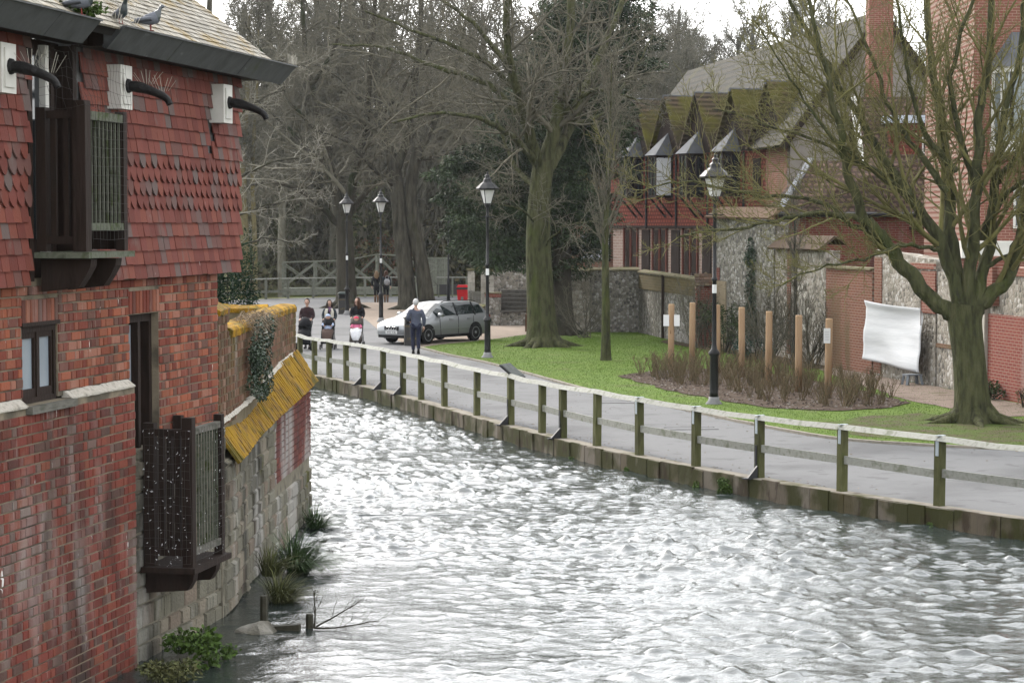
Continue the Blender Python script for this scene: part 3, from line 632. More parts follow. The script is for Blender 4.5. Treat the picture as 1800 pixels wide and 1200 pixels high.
for s0 in (4.85, 5.45):
    m = MB(); P = [(-.03, 3.92), (.46, 3.92), (.45, 3.85), (.40, 3.76), (.33, 3.66), (-.03, 3.62)]; m.add([(s0, y, z) for y, z in P] + [(s0 + .14, y, z) for y, z in P], [tuple(range(6)), tuple(range(11, 5, -1))] + [(k, 6 + k, 6 + (k + 1) % 6, (k + 1) % 6) for k in range(6)]); m.build('bracket', m_darkwood, UB)
m = MB(); m.bx(4.75, 5.86, -.30, -.20, 3.70, 5.95); m.bx(4.75, 4.84, -.2, -.02, 3.72, 5.92); m.bx(5.76, 5.85, -.2, -.02, 3.72, 5.92); m.bx(5.05, 5.12, -.2, -.12, 3.9, 5.92); D2 = m.build('door', m_darkwood, mill); m = MB(); m.bx(5.14, 5.22, -.2, -.13, 3.95, 5.90); m.build('door_frame', m_white, D2); m = MB(); m.bx(5.24, 5.6, -.2, -.185, 4.1, 5.8); m.build('pane', m_glass, D2)
def net(m, a, b, c, d, nu, nv_, sag=.02, r=.0015):
    a, b, c, d = map(Vector, (a, b, c, d)); f = lambda u, v: (a * (1 - u) + b * u) * (1 - v) + (d * (1 - u) + c * u) * v + Vector((0, sag * math.sin(u * 9 + v * 7), sag * math.sin(u * 6 + v * 8)))
    for i in range(nu + 1): m.tube([f(i / nu, k / 6) for k in range(7)], r, 3, False)
    for j in range(nv_ + 1): m.tube([f(k / 6, j / nv_) for k in range(7)], r, 3, False)
m = MB(); net(m, (5.58, .47, 5.28), (4.70, .47, 5.28), (4.70, .47, 4.1), (5.58, .47, 4.1), 10, 14, .006); net(m, (5.70, .02, 5.86), (5.70, .30, 5.80), (5.70, .46, 5.3), (5.70, .02, 5.3), 5, 6); net(m, (5.70, .30, 5.86), (4.3, .3, 5.86), (4.6, .46, 5.28), (5.70, .46, 5.3), 14, 6); m.build('netting', m_net, UB)
# lower balcony
lb = MB(); lb.bx(1.96, 3.12, -.06, .53, .63, .69); LB = lb.build('balcony', m_darkwood, mill)
bars('post', [(2.93, 3.04, .37, .48, .69, 2.24), (2.03, 2.12, .39, .48, .69, 2.20), (2.93, 3.03, -.06, .06, .69, 2.18), (2.05, 2.14, -.06, .03, .69, 2.18)], m_darkwood, LB)
bars('rail', [(2.12, 2.93, .41, .47, 2.06, 2.13), (2.12, 2.93, .41, .47, .80, .87)], m_greywood, LB)
bars('rail', [(2.96, 3.02, .06, .37, 2.05, 2.12), (2.96, 3.02, .06, .37, .80, .87)], m_darkwood, LB)
bars('slat', [(2.965, 3.005, y, y + .055, .87, 2.05) for y in (.10, .19, .28)], m_darkwood, LB)
bars('slat', [(2.2 + i * .12, 2.26 + i * .12, -.05, -.03, .8, 2.0) for i in range(6)], m_darkwood, LB)
bars('bar', [(2.16 + i * .085, 2.172 + i * .085, .43, .45, .87, 2.06) for i in range(9)], m_mossywood, LB)
for s0 in (2.15, 2.85):
    m = MB(); P = [(-.06, .62), (.47, .62), (.46, .54), (.40, .44), (-.06, .40)]; m.add([(s0, y, z) for y, z in P] + [(s0 + .13, y, z) for y, z in P], [tuple(range(5)), tuple(range(9, 4, -1))] + [(k, 5 + k, 5 + (k + 1) % 5, (k + 1) % 5) for k in range(5)]); m.build('bracket', m_darkwood, LB)
m = MB(); net(m, (2.95, .49, 2.12), (2.06, .49, 2.12), (2.06, .49, .75), (2.95, .49, .75), 10, 16, .005); net(m, (3.06, -.04, 2.12), (3.06, .47, 2.12), (3.06, .47, .72), (3.06, -.04, .72), 9, 16, .01, .0016)
m.build('netting', m_net, LB)
m = MB()
for i in range(150):
    if R3.random() < .62: c = Vector((3.065 + R3.uniform(0, .01), R3.uniform(-.05, .47), .7 + 1.42 * R3.random() ** .9)); u_, v_ = Vector((0, 1, 0)), Vector((0, 0, 1))
    elif R3.random() < .6: c = Vector((R3.uniform(2.06, 2.95), .495 + R3.uniform(0, .01), R3.uniform(.72, 2.1))); u_, v_ = Vector((1, 0, 0)), Vector((0, 0, 1))
    else: c = Vector((R3.uniform(1.98, 3.1), R3.uniform(.0, .52), .695)); u_, v_ = Vector((1, 0, 0)), Vector((0, 1, 0))
    a_ = R3.uniform(0, 3); L = R3.uniform(.006, .018); wv = R3.uniform(.003, .006); du = (u_ * math.cos(a_) + v_ * math.sin(a_)) * L; dv = (v_ * math.cos(a_) - u_ * math.sin(a_)) * wv; nrm = u_.cross(v_) * .002
    m.add([c + du + nrm, c + dv, c - du + nrm, c - dv], [(0, 1, 2, 3)])
tag(m.build('feathers', m_drop, LB), kind='stuff')
# ------------------------------------------------------------------ river wall and parapet beyond the house
m_stone = mk('river_stone', [(.27, .25, .19), (.23, .215, .165), (.31, .29, .23), (.25, .23, .17), (.20, .185, .14), (.29, .25, .19), (.24, .19, .145)], scale=7, rough=.95, bump=.8, bscale=30, by_rand=True, rand=.15, bdist=.03,
             stains=[(1.0, .50, .14, (1, 1, .35), (.05, .047, .04), .8), (24, .58, .1, (1, 1, .12), (.06, .055, .045), .7), (1.1, .53, .1, (1, 1, .3), (.46, .44, .40), .7), (1.3, .66, .08, (1, 1, .6), (.12, .12, .02), .8)])
m_bed = mk('stone_bedding', [(.20, .18, .14), (.28, .25, .19), (.12, .11, .085)], scale=5, rough=1, bump=.7, stains=[(1.6, .56, .1, (1, 1, .4), (.06, .055, .045), .7)])
m_pbrick = mk('parapet_brick', [(.22, .10, .06), (.16, .085, .05), (.25, .13, .075), (.19, .11, .06), (.13, .09, .05), (.27, .16, .11)], scale=16, rough=.92, bump=.5, by_rand=True, rand=.14, stains=[(1.3, .56, .1, (1, 1, .8), (.16, .135, .035), .55), (2.0, .62, .1, (1, 1, .2), (.40, .37, .33), .6)])
m_lbrick = mk('river_brick', [(.21, .06, .045), (.17, .05, .04), (.25, .075, .055), (.19, .06, .05), (.15, .055, .05)], scale=14, rough=.92, bump=.5, by_rand=True, rand=.14, stains=[(1.5, .50, .12, (1, 1, .22), (.44, .42, .39), .8), (1.0, .60, .1, (1, 1, .4), (.08, .06, .055), .7)])
m_lichen = mk('orange_lichen', [(.38, .20, .016), (.44, .245, .018), (.28, .15, .018), (.15, .12, .03), (.40, .22, .016)], scale=4, detail=7, rough=.95, bump=.9, bscale=35, bdist=.03, rand=.1, contrast=1.1)
m_copetile = mk('lichen_tile', [(.17, .115, .045), (.27, .155, .035), (.36, .21, .02), (.22, .13, .05), (.13, .11, .04)], scale=5, detail=8, rough=.95, bump=.8, bscale=40, rand=.10, stains=[(1.6, .46, .12, (1, 1, 1), (.38, .22, .014), .8), (2.4, .56, .1, (1, 1, 1), (.09, .09, .02), .8), (9, .60, .08, (1, 1, 1), (.10, .07, .03), .7)])
par = thing('river_parapet', 'curved brick parapet with orange lichen and a sloping tiled ledge beside the mill', 'wall')
q0 = mw(.40, -.05, 0); FACE = [(q0.x - .02, q0.y - .2), (-3.28, 25.6), (-3.30, 27.0), (-3.27, 28.6), (-3.21, 30.4), (-3.15, 32.0), (-3.12, 33.4)]
FP = resample(spline([(x, y, 0) for x, y in FACE], 8), .1)
def coz(Y): return 1.47 + (Y - 25) * .043                # height of the foot of the sloping ledge
m = MB()
m.loft([[Vector((p.x - .02, p.y, -1.3)), Vector((p.x - .02, p.y, coz(p.y) + .03)), Vector((p.x - .7, p.y, coz(p.y) + .03)), Vector((p.x - .7, p.y, -1.3))] for p in FP])
m.bx(-9, FP[-1].x - .7, 33.0, 33.39, -1.3, 2.0)
LW = m.build('river_face', m_bed, par)
def on_face(m, y0, y1, z0, z1, t, ins=.012, wob=0):
    def fx(y):
        for a, b in zip(FP, FP[1:]):
            if a.y <= y <= b.y: return a.x + (b.x - a.x) * (y - a.y) / (b.y - a.y)
        return FP[0].x if y < FP[0].y else FP[-1].x
    c0 = Vector(((fx(y0) + fx(y1)) / 2, (y0 + y1) / 2, (z0 + z1) / 2))
    def P(y, z, o): return Vector((fx(y) - .02 + o, y, z)) - c0
    j = lambda: R3.uniform(-wob, wob)
    vs = [P(y0, z0, 0), P(y1, z0, 0), P(y1, z1, 0), P(y0, z1, 0)] + [P(y0 + ins + abs(j()), z0 + ins + abs(j()), t + j() * .4), P(y1 - ins - abs(j()), z0 + ins + abs(j()), t + j() * .4), P(y1 - ins - abs(j()), z1 - ins - abs(j()), t + j() * .4), P(y0 + ins + abs(j()), z1 - ins - abs(j()), t + j() * .4)]
    m.add([v + (c0 if wob == 0 else Vector()) for v in vs], [(4, 5, 6, 7), (0, 1, 5, 4), (1, 2, 6, 5), (2, 3, 7, 6), (3, 0, 4, 7)]); return c0
z = -.75
while z < 1.5:
    hh = R3.uniform(.15, .27); y = 24.85 + R3.uniform(-.1, .1); ye = 29.4 if z > .45 else 33.38
    while y < ye - .1:
        L = R3.uniform(.25, .6); y2 = min(y + L, ye + (0 if ye > 33 else R3.uniform(0, .15)))
        if z + hh > coz(y): hh2 = max(.08, coz(y) - z)
        else: hh2 = hh
        m = MB(); c0 = on_face(m, y + .008, y2 - .008, z + .006, z + hh2 - .006, R3.uniform(.018, .045), .010, .020); m.build('stone', m_stone, LW, loc=c0); y = y2
    z += hh
m = MB(); z = .66
while z < 1.75:
    y = 29.42 + R3.uniform(0, .1)
    while y < 33.36:
        y2 = min(y + R3.choice((.12, .235, .235)), 33.38)
        if z + .08 < coz((y + y2) / 2) + .02: on_face(m, y + .006, y2 - .006, z + .006, z + .082, .024, .004)
        y = y2
    z += .0905
tag(m.build('brick', m_lbrick, LW), kind='stuff')
# stone facing under the balcony, on the house side
m = MB(); m.bx(.38, 3.37, -.6, -.09, -1.3, 1.9); SF = m.build('stone_footing', m_bed, mill)
z = -.8
while z < 1.88:
    hh = min(R3.uniform(.14, .26), 1.9 - z); x = .42
    while x < 3.33:
        x2 = min(x + R3.uniform(.2, .5), 3.35); m = MB(); frust(m, (0, 0, 0), x2 - x - .016, hh - .014, R3.uniform(.025, .05), .016); m.build('stone', m_stone, SF, loc=((x + x2) / 2, -.092 - R3.uniform(0, .012), z + hh / 2)); x = x2
    z += hh
# sloping ledge of tiles, piece by piece
Yp = 25.15; tm = {}
while Yp < 33.42:
    wd = R3.choice((.08, .105, .125, .14)); row_t = 2
    for r_ in range(row_t):
        key = (wd, r_)
        if key not in tm:
            m = MB(); m.box((0, 0, 0), (.30, wd + .004, .035)); tm[key] = m.mesh('coping_tile', m_copetile)
        fx = [p.x for p in FP if p.y >= Yp - .06]; fx = fx[0] if fx else FP[-1].x
        sl = math.atan2(.44, .30); u0 = (.10 + .285 * r_); dip = max(0, .10 * math.sin((Yp - 25) * .9)) * 0
        o = obj('coping_tile', tm[key], par, (fx + .075 - u0 * math.cos(sl) * 1.0, Yp + wd / 2, coz(Yp) + .01 + u0 * math.sin(sl) + R3.uniform(-.009, .007)), (R3.uniform(-.035, .035), sl + R3.uniform(-.03, .03), R3.uniform(-.02, .02)))
    Yp += wd
# brick parapet above the ledge
m = MB(); xf = lambda Y: -3.42 + .012 * (Y - 25) + (.05 * math.sin((Y - 25) * .7))
YS = [25.12, 25.9] + list(np.arange(26.3, 33.5, .4)) + [33.42]
def ptop(Y): return 3.24 if Y < 25.95 else 2.92
m.loft([[Vector((xf(Y) - .012, Y, 1.4)), Vector((xf(Y) - .012, Y, 2.90)), Vector((xf(Y) - .34, Y, 2.90)), Vector((xf(Y) - .34, Y, 1.4))] for Y in YS])
m.bx(xf(25.5) - .33, xf(25.5) - .02, 25.12, 25.93, 2.895, 3.22); m.bx(-9.0, xf(33.2) - .34, 33.06, 33.40, 1.4, 2.90); PW = m.build('brick_parapet', mk('old_mortar', [(.15, .12, .075), (.22, .18, .12), (.11, .095, .05)], scale=3, rough=1, bump=.5), par)
m = MB(); z = 1.86; k = 0
while z < 3.22:
    Y = 25.13 - (.0 if k % 2 else .1); 
    while Y < 33.4:
        Y2 = Y + R3.choice((.12, .24, .24)); a, b = max(Y, 25.13), min(Y2, 33.41); Y = Y2
        if b - a < .04 or (z + .09 > ptop(b) + .01) or z < coz(b) + .33: continue
        xa = xf((a + b) / 2); m.add([(xa - .013, a + .005, z + .005), (xa - .013, b - .005, z + .005), (xa - .013, b - .005, z + .085), (xa - .013, a + .005, z + .085), (xa, a + .008, z + .009), (xa, b - .008, z + .009), (xa, b - .008, z + .081), (xa, a + .008, z + .081)], [(4, 5, 6, 7), (0, 1, 5, 4), (1, 2, 6, 5), (2, 3, 7, 6), (3, 0, 4, 7)])
    x = -9.0
    z += .0925; k += 1
tag(m.build('brick', m_pbrick, PW), kind='stuff')
m = MB()
def cope(m, ring_c):                                   # lumpy lichen covered top, rings across
    m.loft(ring_c)
rr = []
for Y in np.arange(25.98, 33.5, .12):
    j = lambda: R3.uniform(-.012, .012); x = xf(Y); rr.append([Vector((x + .006 + j() * .4, Y, 2.88 + j())), Vector((x + .014 + j() * .4, Y, 2.955 + j() * .6)), Vector((x - .02, Y, 2.99 + j() * .6)), Vector((x - .18, Y, 3.01 + j())), Vector((x - .34 + j(), Y, 2.975 + j())), Vector((x - .37, Y, 2.90)), Vector((x - .345, Y, 2.84)), Vector((x - .1, Y, 2.86))])
m.loft(rr); m.build('lichen_coping', m_lichen, par)
m = MB(); rr = []
for X in np.arange(-9, xf(33.2) - .35, .15):
    j = lambda: R3.uniform(-.014, .014); rr.append([Vector((X, 33.04 + j() * .4, 2.88 + j())), Vector((X, 33.04, 2.94 + j() * .6)), Vector((X, 33.2, 3.005 + j())), Vector((X, 33.41, 2.95 + j())), Vector((X, 33.43, 2.84))])
m.loft(rr); m.build('lichen_coping', m_lichen, par)
m = MB(); rr = []
for Y in np.arange(25.1, 25.99, .088):
    j = lambda: R3.uniform(-.012, .012); x = xf(25.5); rr.append([Vector((x + .006, Y, 3.17 + j())), Vector((x + .014, Y, 3.23 + j() * .6)), Vector((x - .16, Y, 3.31 + j())), Vector((x - .34, Y, 3.23 + j())), Vector((x - .35, Y, 3.13))])
m.loft(rr); m.build('lichen_coping', m_lichen, par)
# ribbon of pale mortar where the parapet meets the ledge
m = MB(); rr = []
for Y in np.arange(25.15, 33.4, .15): x = xf(Y); z = coz(Y) + .45; j = R3.uniform(-.012, .012); rr.append([Vector((x - .03, Y, z + .035 + j)), Vector((x + .012 + j, Y, z + .012)), Vector((x + .035 + j, Y, z - .03)), Vector((x - .03, Y, z - .04))])
m.loft(rr); m.build('lime_ledge', m_lime, par)
# ------------------------------------------------------------------ pigeons on the gutters
m_pg = mk('pigeon_grey', [(.13, .14, .165), (.19, .20, .23)], scale=20, rough=.7); m_pn = mk('pigeon_neck', [(.02, .045, .04), (.035, .035, .05)], scale=30, rough=.4, spec=.6); m_pf = mk('pigeon_foot', [(.30, .07, .06)]); m_pb = mk('pigeon_beak', [(.20, .19, .18)])
def pigeon(s, d, z, yaw, label, k=1.0):
    m = MB(); n_ = 10; st = [(-.19, .02, .012, .004), (-.10, .035, .03, .02), (-.04, .055, .055, .055), (.02, .065, .062, .068), (.07, .085, .055, .062), (.10, .125, .036, .040), (.112, .165, .026, .028), (.125, .195, .025, .026), (.15, .20, .014, .016), (.162, .198, .004, .005)]
    rings = []
    for i, (x, zz, ry, rz_) in enumerate(st):
        tl = .9 if i in (4, 5, 6) else .2
        rings.append([Vector((x + math.sin(t) * rz_ * -.5 * tl, math.cos(t) * ry, zz + .06 + math.sin(t) * rz_)) for t in [2 * math.pi * q / n_ for q in range(n_)]])
    m.loft(rings); m.m = [1 if (i // n_) in (4, 5, 6, 7, 8) else 0 for i in range(len(m.m))]
    o = m.mesh('pigeon', [m_pg, m_pn], True); p = mw(s, d, z); P_ = obj('pigeon', o, None, p, (0, 0, yaw)); P_.scale = (k, k, k); tag(P_, label, 'pigeon')
    f = MB(); f.tube([(.165, 0, .258), (.19, 0, .250)], [.007, .001], 5); f.build('beak', m_pb, P_)
    for sy in (-.02, .02): f = MB(); f.tube([(.01, sy, .075), (.012, sy, .0)], .005, 4); f.tube([(.012, sy, .003), (.045, sy + .008, .002)], .003, 4); f.tube([(.012, sy, .003), (.04, sy - .015, .002)], .003, 4); f.build('leg', m_pf, P_)
    for sy in (-1, 1): f = MB(); f.loft([[Vector((x, sy * (wy + t_), zz + .06)) for zz, t_ in ((.045 + dz, 0), (.085 + dz, .006), (.10 + dz, -.006))] for x, wy, dz in ((.05, .048, 0), (-.02, .060, -.01), (-.09, .040, -.02), (-.16, .012, -.035))], closed=True); f.build('wing', m_pg, P_, True)
pigeon(4.68, .40, 6.13, -.9, 'pigeon facing out over the gutter with its breast to the river', .85)
pigeon(4.18, .50, 6.11, .35, 'pigeon perched side on at the end of the gutter, white spikes behind', .92)
pigeon(5.78, .46, 6.11, .1, 'plump pigeon beside the green weeds in the gutter', 1.0)
# ================================================================== trees and plants
def rvec(r): 
    while True:
        v = (r.uniform(-1, 1), r.uniform(-1, 1), r.uniform(-1, 1)); l = v[0] ** 2 + v[1] ** 2 + v[2] ** 2
        if .01 < l < 1: l = l ** .5; return (v[0] / l, v[1] / l, v[2] / l)
def nrm(v): l = math.sqrt(v[0] * v[0] + v[1] * v[1] + v[2] * v[2]) or 1; return (v[0] / l, v[1] / l, v[2] / l)
class Wood:
    def __init__(s): s.g = {}
    def line(s, pts, rad, sides, part): s.g.setdefault((len(pts), sides, part), []).append((pts, rad))
    def mesh(s, name, part, mat):
        Vs, Fs, off = [], [], 0
        for (n, k, pt), L in s.g.items():
            if pt != part: continue
            P = np.array([q[0] for q in L], float); Rr = np.array([q[1] for q in L], float); B = len(L)
            T = np.empty_like(P); T[:, 1:-1] = P[:, 2:] - P[:, :-2]; T[:, 0] = P[:, 1] - P[:, 0]; T[:, -1] = P[:, -1] - P[:, -2]
            T /= np.linalg.norm(T, axis=2, keepdims=True) + 1e-9
            d = P[:, -1] - P[:, 0]; ref = np.where(np.abs(d[:, 2:3]) > .8 * np.linalg.norm(d, axis=1, keepdims=True), np.array([[1., 0, 0]]), np.array([[0, 0, 1.]]))[:, None, :]
            U = np.cross(T, np.broadcast_to(ref, T.shape)); U /= np.linalg.norm(U, axis=2, keepdims=True) + 1e-9; W_ = np.cross(T, U)
            a = np.arange(k) * 2 * np.pi / k
            V = P[:, :, None, :] + Rr[:, :, None, None] * (U[:, :, None, :] * np.cos(a)[None, None, :, None] + W_[:, :, None, :] * np.sin(a)[None, None, :, None])
            idx = np.arange(B * n * k).reshape(B, n, k) + off; nx = np.roll(idx, -1, axis=2)
            Fs.append(np.stack([idx[:, :-1], nx[:, :-1], nx[:, 1:], idx[:, 1:]], -1).reshape(-1, 4)); Vs.append(V.reshape(-1, 3)); off += B * n * k
        if not Vs: return None
        return np_mesh(name, np.concatenate(Vs), np.concatenate(Fs), mat, True)
def grow(W, r, p, d, L, rad, lv, c, trunk_lv=1):
    n = c['np'][lv]; k = c['sides'][lv]; pts = [p]; rads = [rad]; end = c['end'][lv]; wob = c['wob'][lv]; up = c['up'][lv]; st = L / (n - 1); dirs = [d]
    for i in range(1, n):
        q = rvec(r); d = nrm((d[0] + q[0] * wob, d[1] + q[1] * wob, d[2] + q[2] * wob + up)); p = (p[0] + d[0] * st, p[1] + d[1] * st, p[2] + d[2] * st)
        pts.append(p); t = i / (n - 1); rads.append(rad * (1 - t) + rad * end * t); dirs.append(d)
    W.line(pts, rads, k, 'trunk' if lv <= trunk_lv else 'crown')
    if lv + 1 < len(c['np']): branches(W, r, pts, rads, L, lv, c, trunk_lv)
def branches(W, r, pts, rads, L, lv, c, trunk_lv=1, nn=None, t0=None):
    n = len(pts); cnt = nn if nn is not None else c['n'][lv]; cnt = int(cnt * r.uniform(.8, 1.2) + .5); t0 = c['t0'][lv] if t0 is None else t0; az = r.uniform(0, 6.28)
    for j in range(cnt):
        t = t0 + (1 - t0) * (j + r.random()) / cnt; f = t * (n - 1); i = min(int(f), n - 2); f -= i
        a, b = pts[i], pts[i + 1]; p = tuple(a[q] * (1 - f) + b[q] * f for q in range(3)); ax = nrm(tuple(b[q] - a[q] for q in range(3)))
        u = nrm((ax[1], -ax[0], .0001)) if abs(ax[2]) < .95 else (1, 0, 0); v = (ax[1] * u[2] - ax[2] * u[1], ax[2] * u[0] - ax[0] * u[2], ax[0] * u[1] - ax[1] * u[0])
        az += 2.4 + r.uniform(-.5, .5); an = c['ang'][lv] * r.uniform(.7, 1.25); ca, sa = math.cos(an), math.sin(an)
        d = nrm(tuple(ax[q] * ca + (u[q] * math.cos(az) + v[q] * math.sin(az)) * sa for q in range(3)))
        d = nrm((d[0], d[1], d[2] * (.75 if d[2] < 0 else 1)))
        rr = (rads[i] * (1 - f) + rads[i + 1] * f)
        grow(W, r, p, d, L * c['lr'][lv] * r.uniform(.65, 1.15) * (1.15 - .55 * t), max(rr * c['rr'][lv], c['rmin']), lv + 1, c, trunk_lv)
def cfg(**k):
    b = dict(np=[9, 7, 6, 5, 4], sides=[10, 7, 5, 4, 3], end=[.45, .3, .3, .35, .4], wob=[.06, .14, .2, .25, .3], up=[.05, .05, .04, .03, .02], n=[11, 9, 8, 6, 0], t0=[.3, .2, .15, .1, 0], ang=[.75, .8, .85, .9, .9], lr=[.55, .5, .5, .55, .5], rr=[.5, .55, .55, .6, .6], rmin=.006)
    b.update(k); return b
m_bark = mk('mossy_bark', [(.03, .03, .018), (.085, .09, .04), (.13, .125, .065)], scale=9, detail=9, rough=.95, bump=1.0, bscale=22, bdist=.08, stretch=(1, 1, .22), stains=[(1.2, .56, .14, (1, 1, .5), (.075, .10, .02), .55), (5, .60, .08, (1, 1, .4), (.03, .028, .02), .6)])
m_bark2 = mk('grey_bark', [(.028, .026, .02), (.07, .065, .048), (.115, .105, .08)], scale=7, detail=9, rough=.95, bump=1.0, bscale=16, bdist=.09, stretch=(1, 1, .22), stains=[(1.0, .56, .14, (1, 1, .4), (.05, .055, .02), .75)])
m_twig = mk('mossy_twig', [(.15, .145, .045), (.20, .185, .075), (.11, .10, .04)], scale=5, rough=.9, rand=.25)
m_twig2 = mk('brown_twig', [(.125, .118, .085), (.175, .16, .12), (.09, .085, .06)], scale=4, rough=.9, rand=.3)
m_twig3 = mk('pale_twig', [(.34, .32, .27), (.24, .22, .17)], scale=4, rough=.85, rand=.2)
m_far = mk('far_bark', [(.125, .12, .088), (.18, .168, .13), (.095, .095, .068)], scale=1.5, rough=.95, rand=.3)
def finish(W, name, label, cat, loc, mt, mc, group=None):
    t = thing(name, label, cat, loc, 0, group)
    a = W.mesh('trunk', 'trunk', mt); b = W.mesh('crown', 'crown', mc)
    if a: obj('trunk', a, t)
    if b: obj('crown', b, t)
    return t
def trunk_line(W, pts, rad, n=24, flare=0.0):
    P = spline(pts, max(2, n // (len(pts) - 1))); N_ = len(P); Rr = []
    for i in range(N_):
        t = i / (N_ - 1) * (len(rad) - 1); k = min(int(t), len(rad) - 2); Rr.append(rad[k] + (rad[k + 1] - rad[k]) * (t - k))
    if flare:
        z0 = P[0].z; Rr = [r_ * (1 + flare * math.exp(-(p.z - z0) / .35)) for r_, p in zip(Rr, P)]
    pts_ = [tuple(p) for p in P]; W.line(pts_, Rr, 20, 'trunk'); return pts_, Rr
def limb(W, r, pts, r0, r1, c, nn, lv=1, L=None, t0=.12):
    P = spline(pts, 5); P = [p + Vector(rvec(r)) * .04 for p in P]; N_ = len(P); Rr = [r0 + (r1 - r0) * (i / (N_ - 1)) ** .8 for i in range(N_)]
    pt = [tuple(p) for p in P]; W.line(pt, Rr, 9, 'trunk'); Lr = sum((b - a).length for a, b in zip(P, P[1:])); branches(W, r, pt, Rr, L or Lr, lv, c, 1, nn, t0); return pt, Rr
def roots(W, r, base, rad, n=7, L=.9):
    for i in range(n):
        a = i * 6.283 / n + r.uniform(-.3, .3); d = Vector((math.cos(a), math.sin(a), 0)); W.line([tuple(base + d * rad * .55 + Vector((0, 0, .32))), tuple(base + d * rad * 1.15 + Vector((0, 0, .13))), tuple(base + d * (rad * 1.3 + L * .4) + Vector((0, 0, .04))), tuple(base + d * (rad + L) + Vector((0, 0, -.05)))], [rad * .45, rad * .3, rad * .16, .03], 7, 'trunk')

# --- the big spreading tree on the near lawn, limb by limb
r = random.Random(21); W = Wood(); B0 = Vector((9.79, 45.66, 0)); Y0 = 45.66
def at(px, py, dy=0.0): p = A(px, py, Y0 + dy); return (p.x - B0.x, p.y - B0.y, p.z)
tp, tr = trunk_line(W, [(0, 0, -.1), at(1708, 690), at(1702, 620), at(1696, 565), at(1698, 535)], [.39, .35, .34, .36, .41], 24, .40); roots(W, r, Vector((0, 0, 0)), .42)
C1 = cfg(n=[0, 9, 8, 6, 0], lr=[.5, .42, .50, .52, .5], ang=[.7, .72, .75, .8, .8], up=[.03, .10, .12, .10, .08], wob=[.05, .16, .22, .25, .3], rr=[.5, .45, .5, .55, .6], rmin=.0075)
LIMBS = [([(1685, 560), (1640, 525), (1590, 470), (1545, 415), (1520, 385)], .19, .13, 2, 0), ([(1520, 385), (1490, 300), (1470, 200), (1445, 95), (1410, -40)], .12, .035, 13, -.6), ([(1522, 388), (1450, 375), (1380, 385), (1300, 400), (1190, 415)], .07, .02, 12, -.8), ([(1560, 425), (1500, 395), (1430, 350), (1340, 345), (1220, 320), (1130, 335)], .07, .015, 14, .9),
         ([(1690, 550), (1660, 440), (1600, 345), (1560, 285), (1500, 190), (1440, 90), (1370, -30)], .17, .035, 15, .7), ([(1625, 380), (1560, 320), (1480, 270), (1370, 225), (1250, 190)], .075, .015, 13, 1.4), ([(1695, 540), (1672, 430), (1668, 330), (1655, 210), (1634, 100), (1622, -60)], .17, .06, 13, 1.5), ([(1668, 340), (1600, 250), (1560, 180), (1530, 90), (1480, -20)], .08, .025, 12, 1.2),
         ([(1702, 540), (1708, 440), (1716, 330), (1722, 220), (1735, 110), (1745, -50)], .16, .06, 12, -.9), ([(1712, 330), (1690, 240), (1670, 150), (1690, 60), (1720, -30)], .08, .03, 11, -1.2), ([(1712, 540), (1738, 440), (1748, 340), (1762, 220), (1790, 100), (1805, -30)], .15, .05, 12, .6), ([(1715, 545), (1768, 490), (1792, 420), (1815, 330), (1850, 200), (1870, 60)], .18, .06, 12, -.4),
         ([(1755, 320), (1790, 270), (1840, 220), (1900, 190)], .07, .02, 10, -.5), ([(1725, 420), (1770, 340), (1840, 300), (1920, 280)], .08, .02, 10, -1.5), ([(1650, 440), (1590, 430), (1520, 455), (1440, 470), (1370, 500)], .05, .012, 10, -1.4), ([(1735, 470), (1790, 440), (1860, 430), (1940, 400)], .06, .015, 9, .8), ([(1680, 300), (1630, 240), (1600, 150), (1585, 60), (1570, -40)], .07, .025, 11, -1.0), ([(1600, 345), (1540, 300), (1450, 230), (1390, 140), (1330, 40)], .06, .012, 13, -.9)]
for P, a, b, nn, dy in LIMBS:
    pts = [at(px, py, dy * i / (len(P) - 1)) for i, (px, py) in enumerate(P)]; limb(W, r, pts, a, b, C1, nn)
finish(W, 'spreading_tree', 'bare spreading tree with mossy limbs growing beside the white sheet wall', 'tree', B0, m_bark, m_twig)

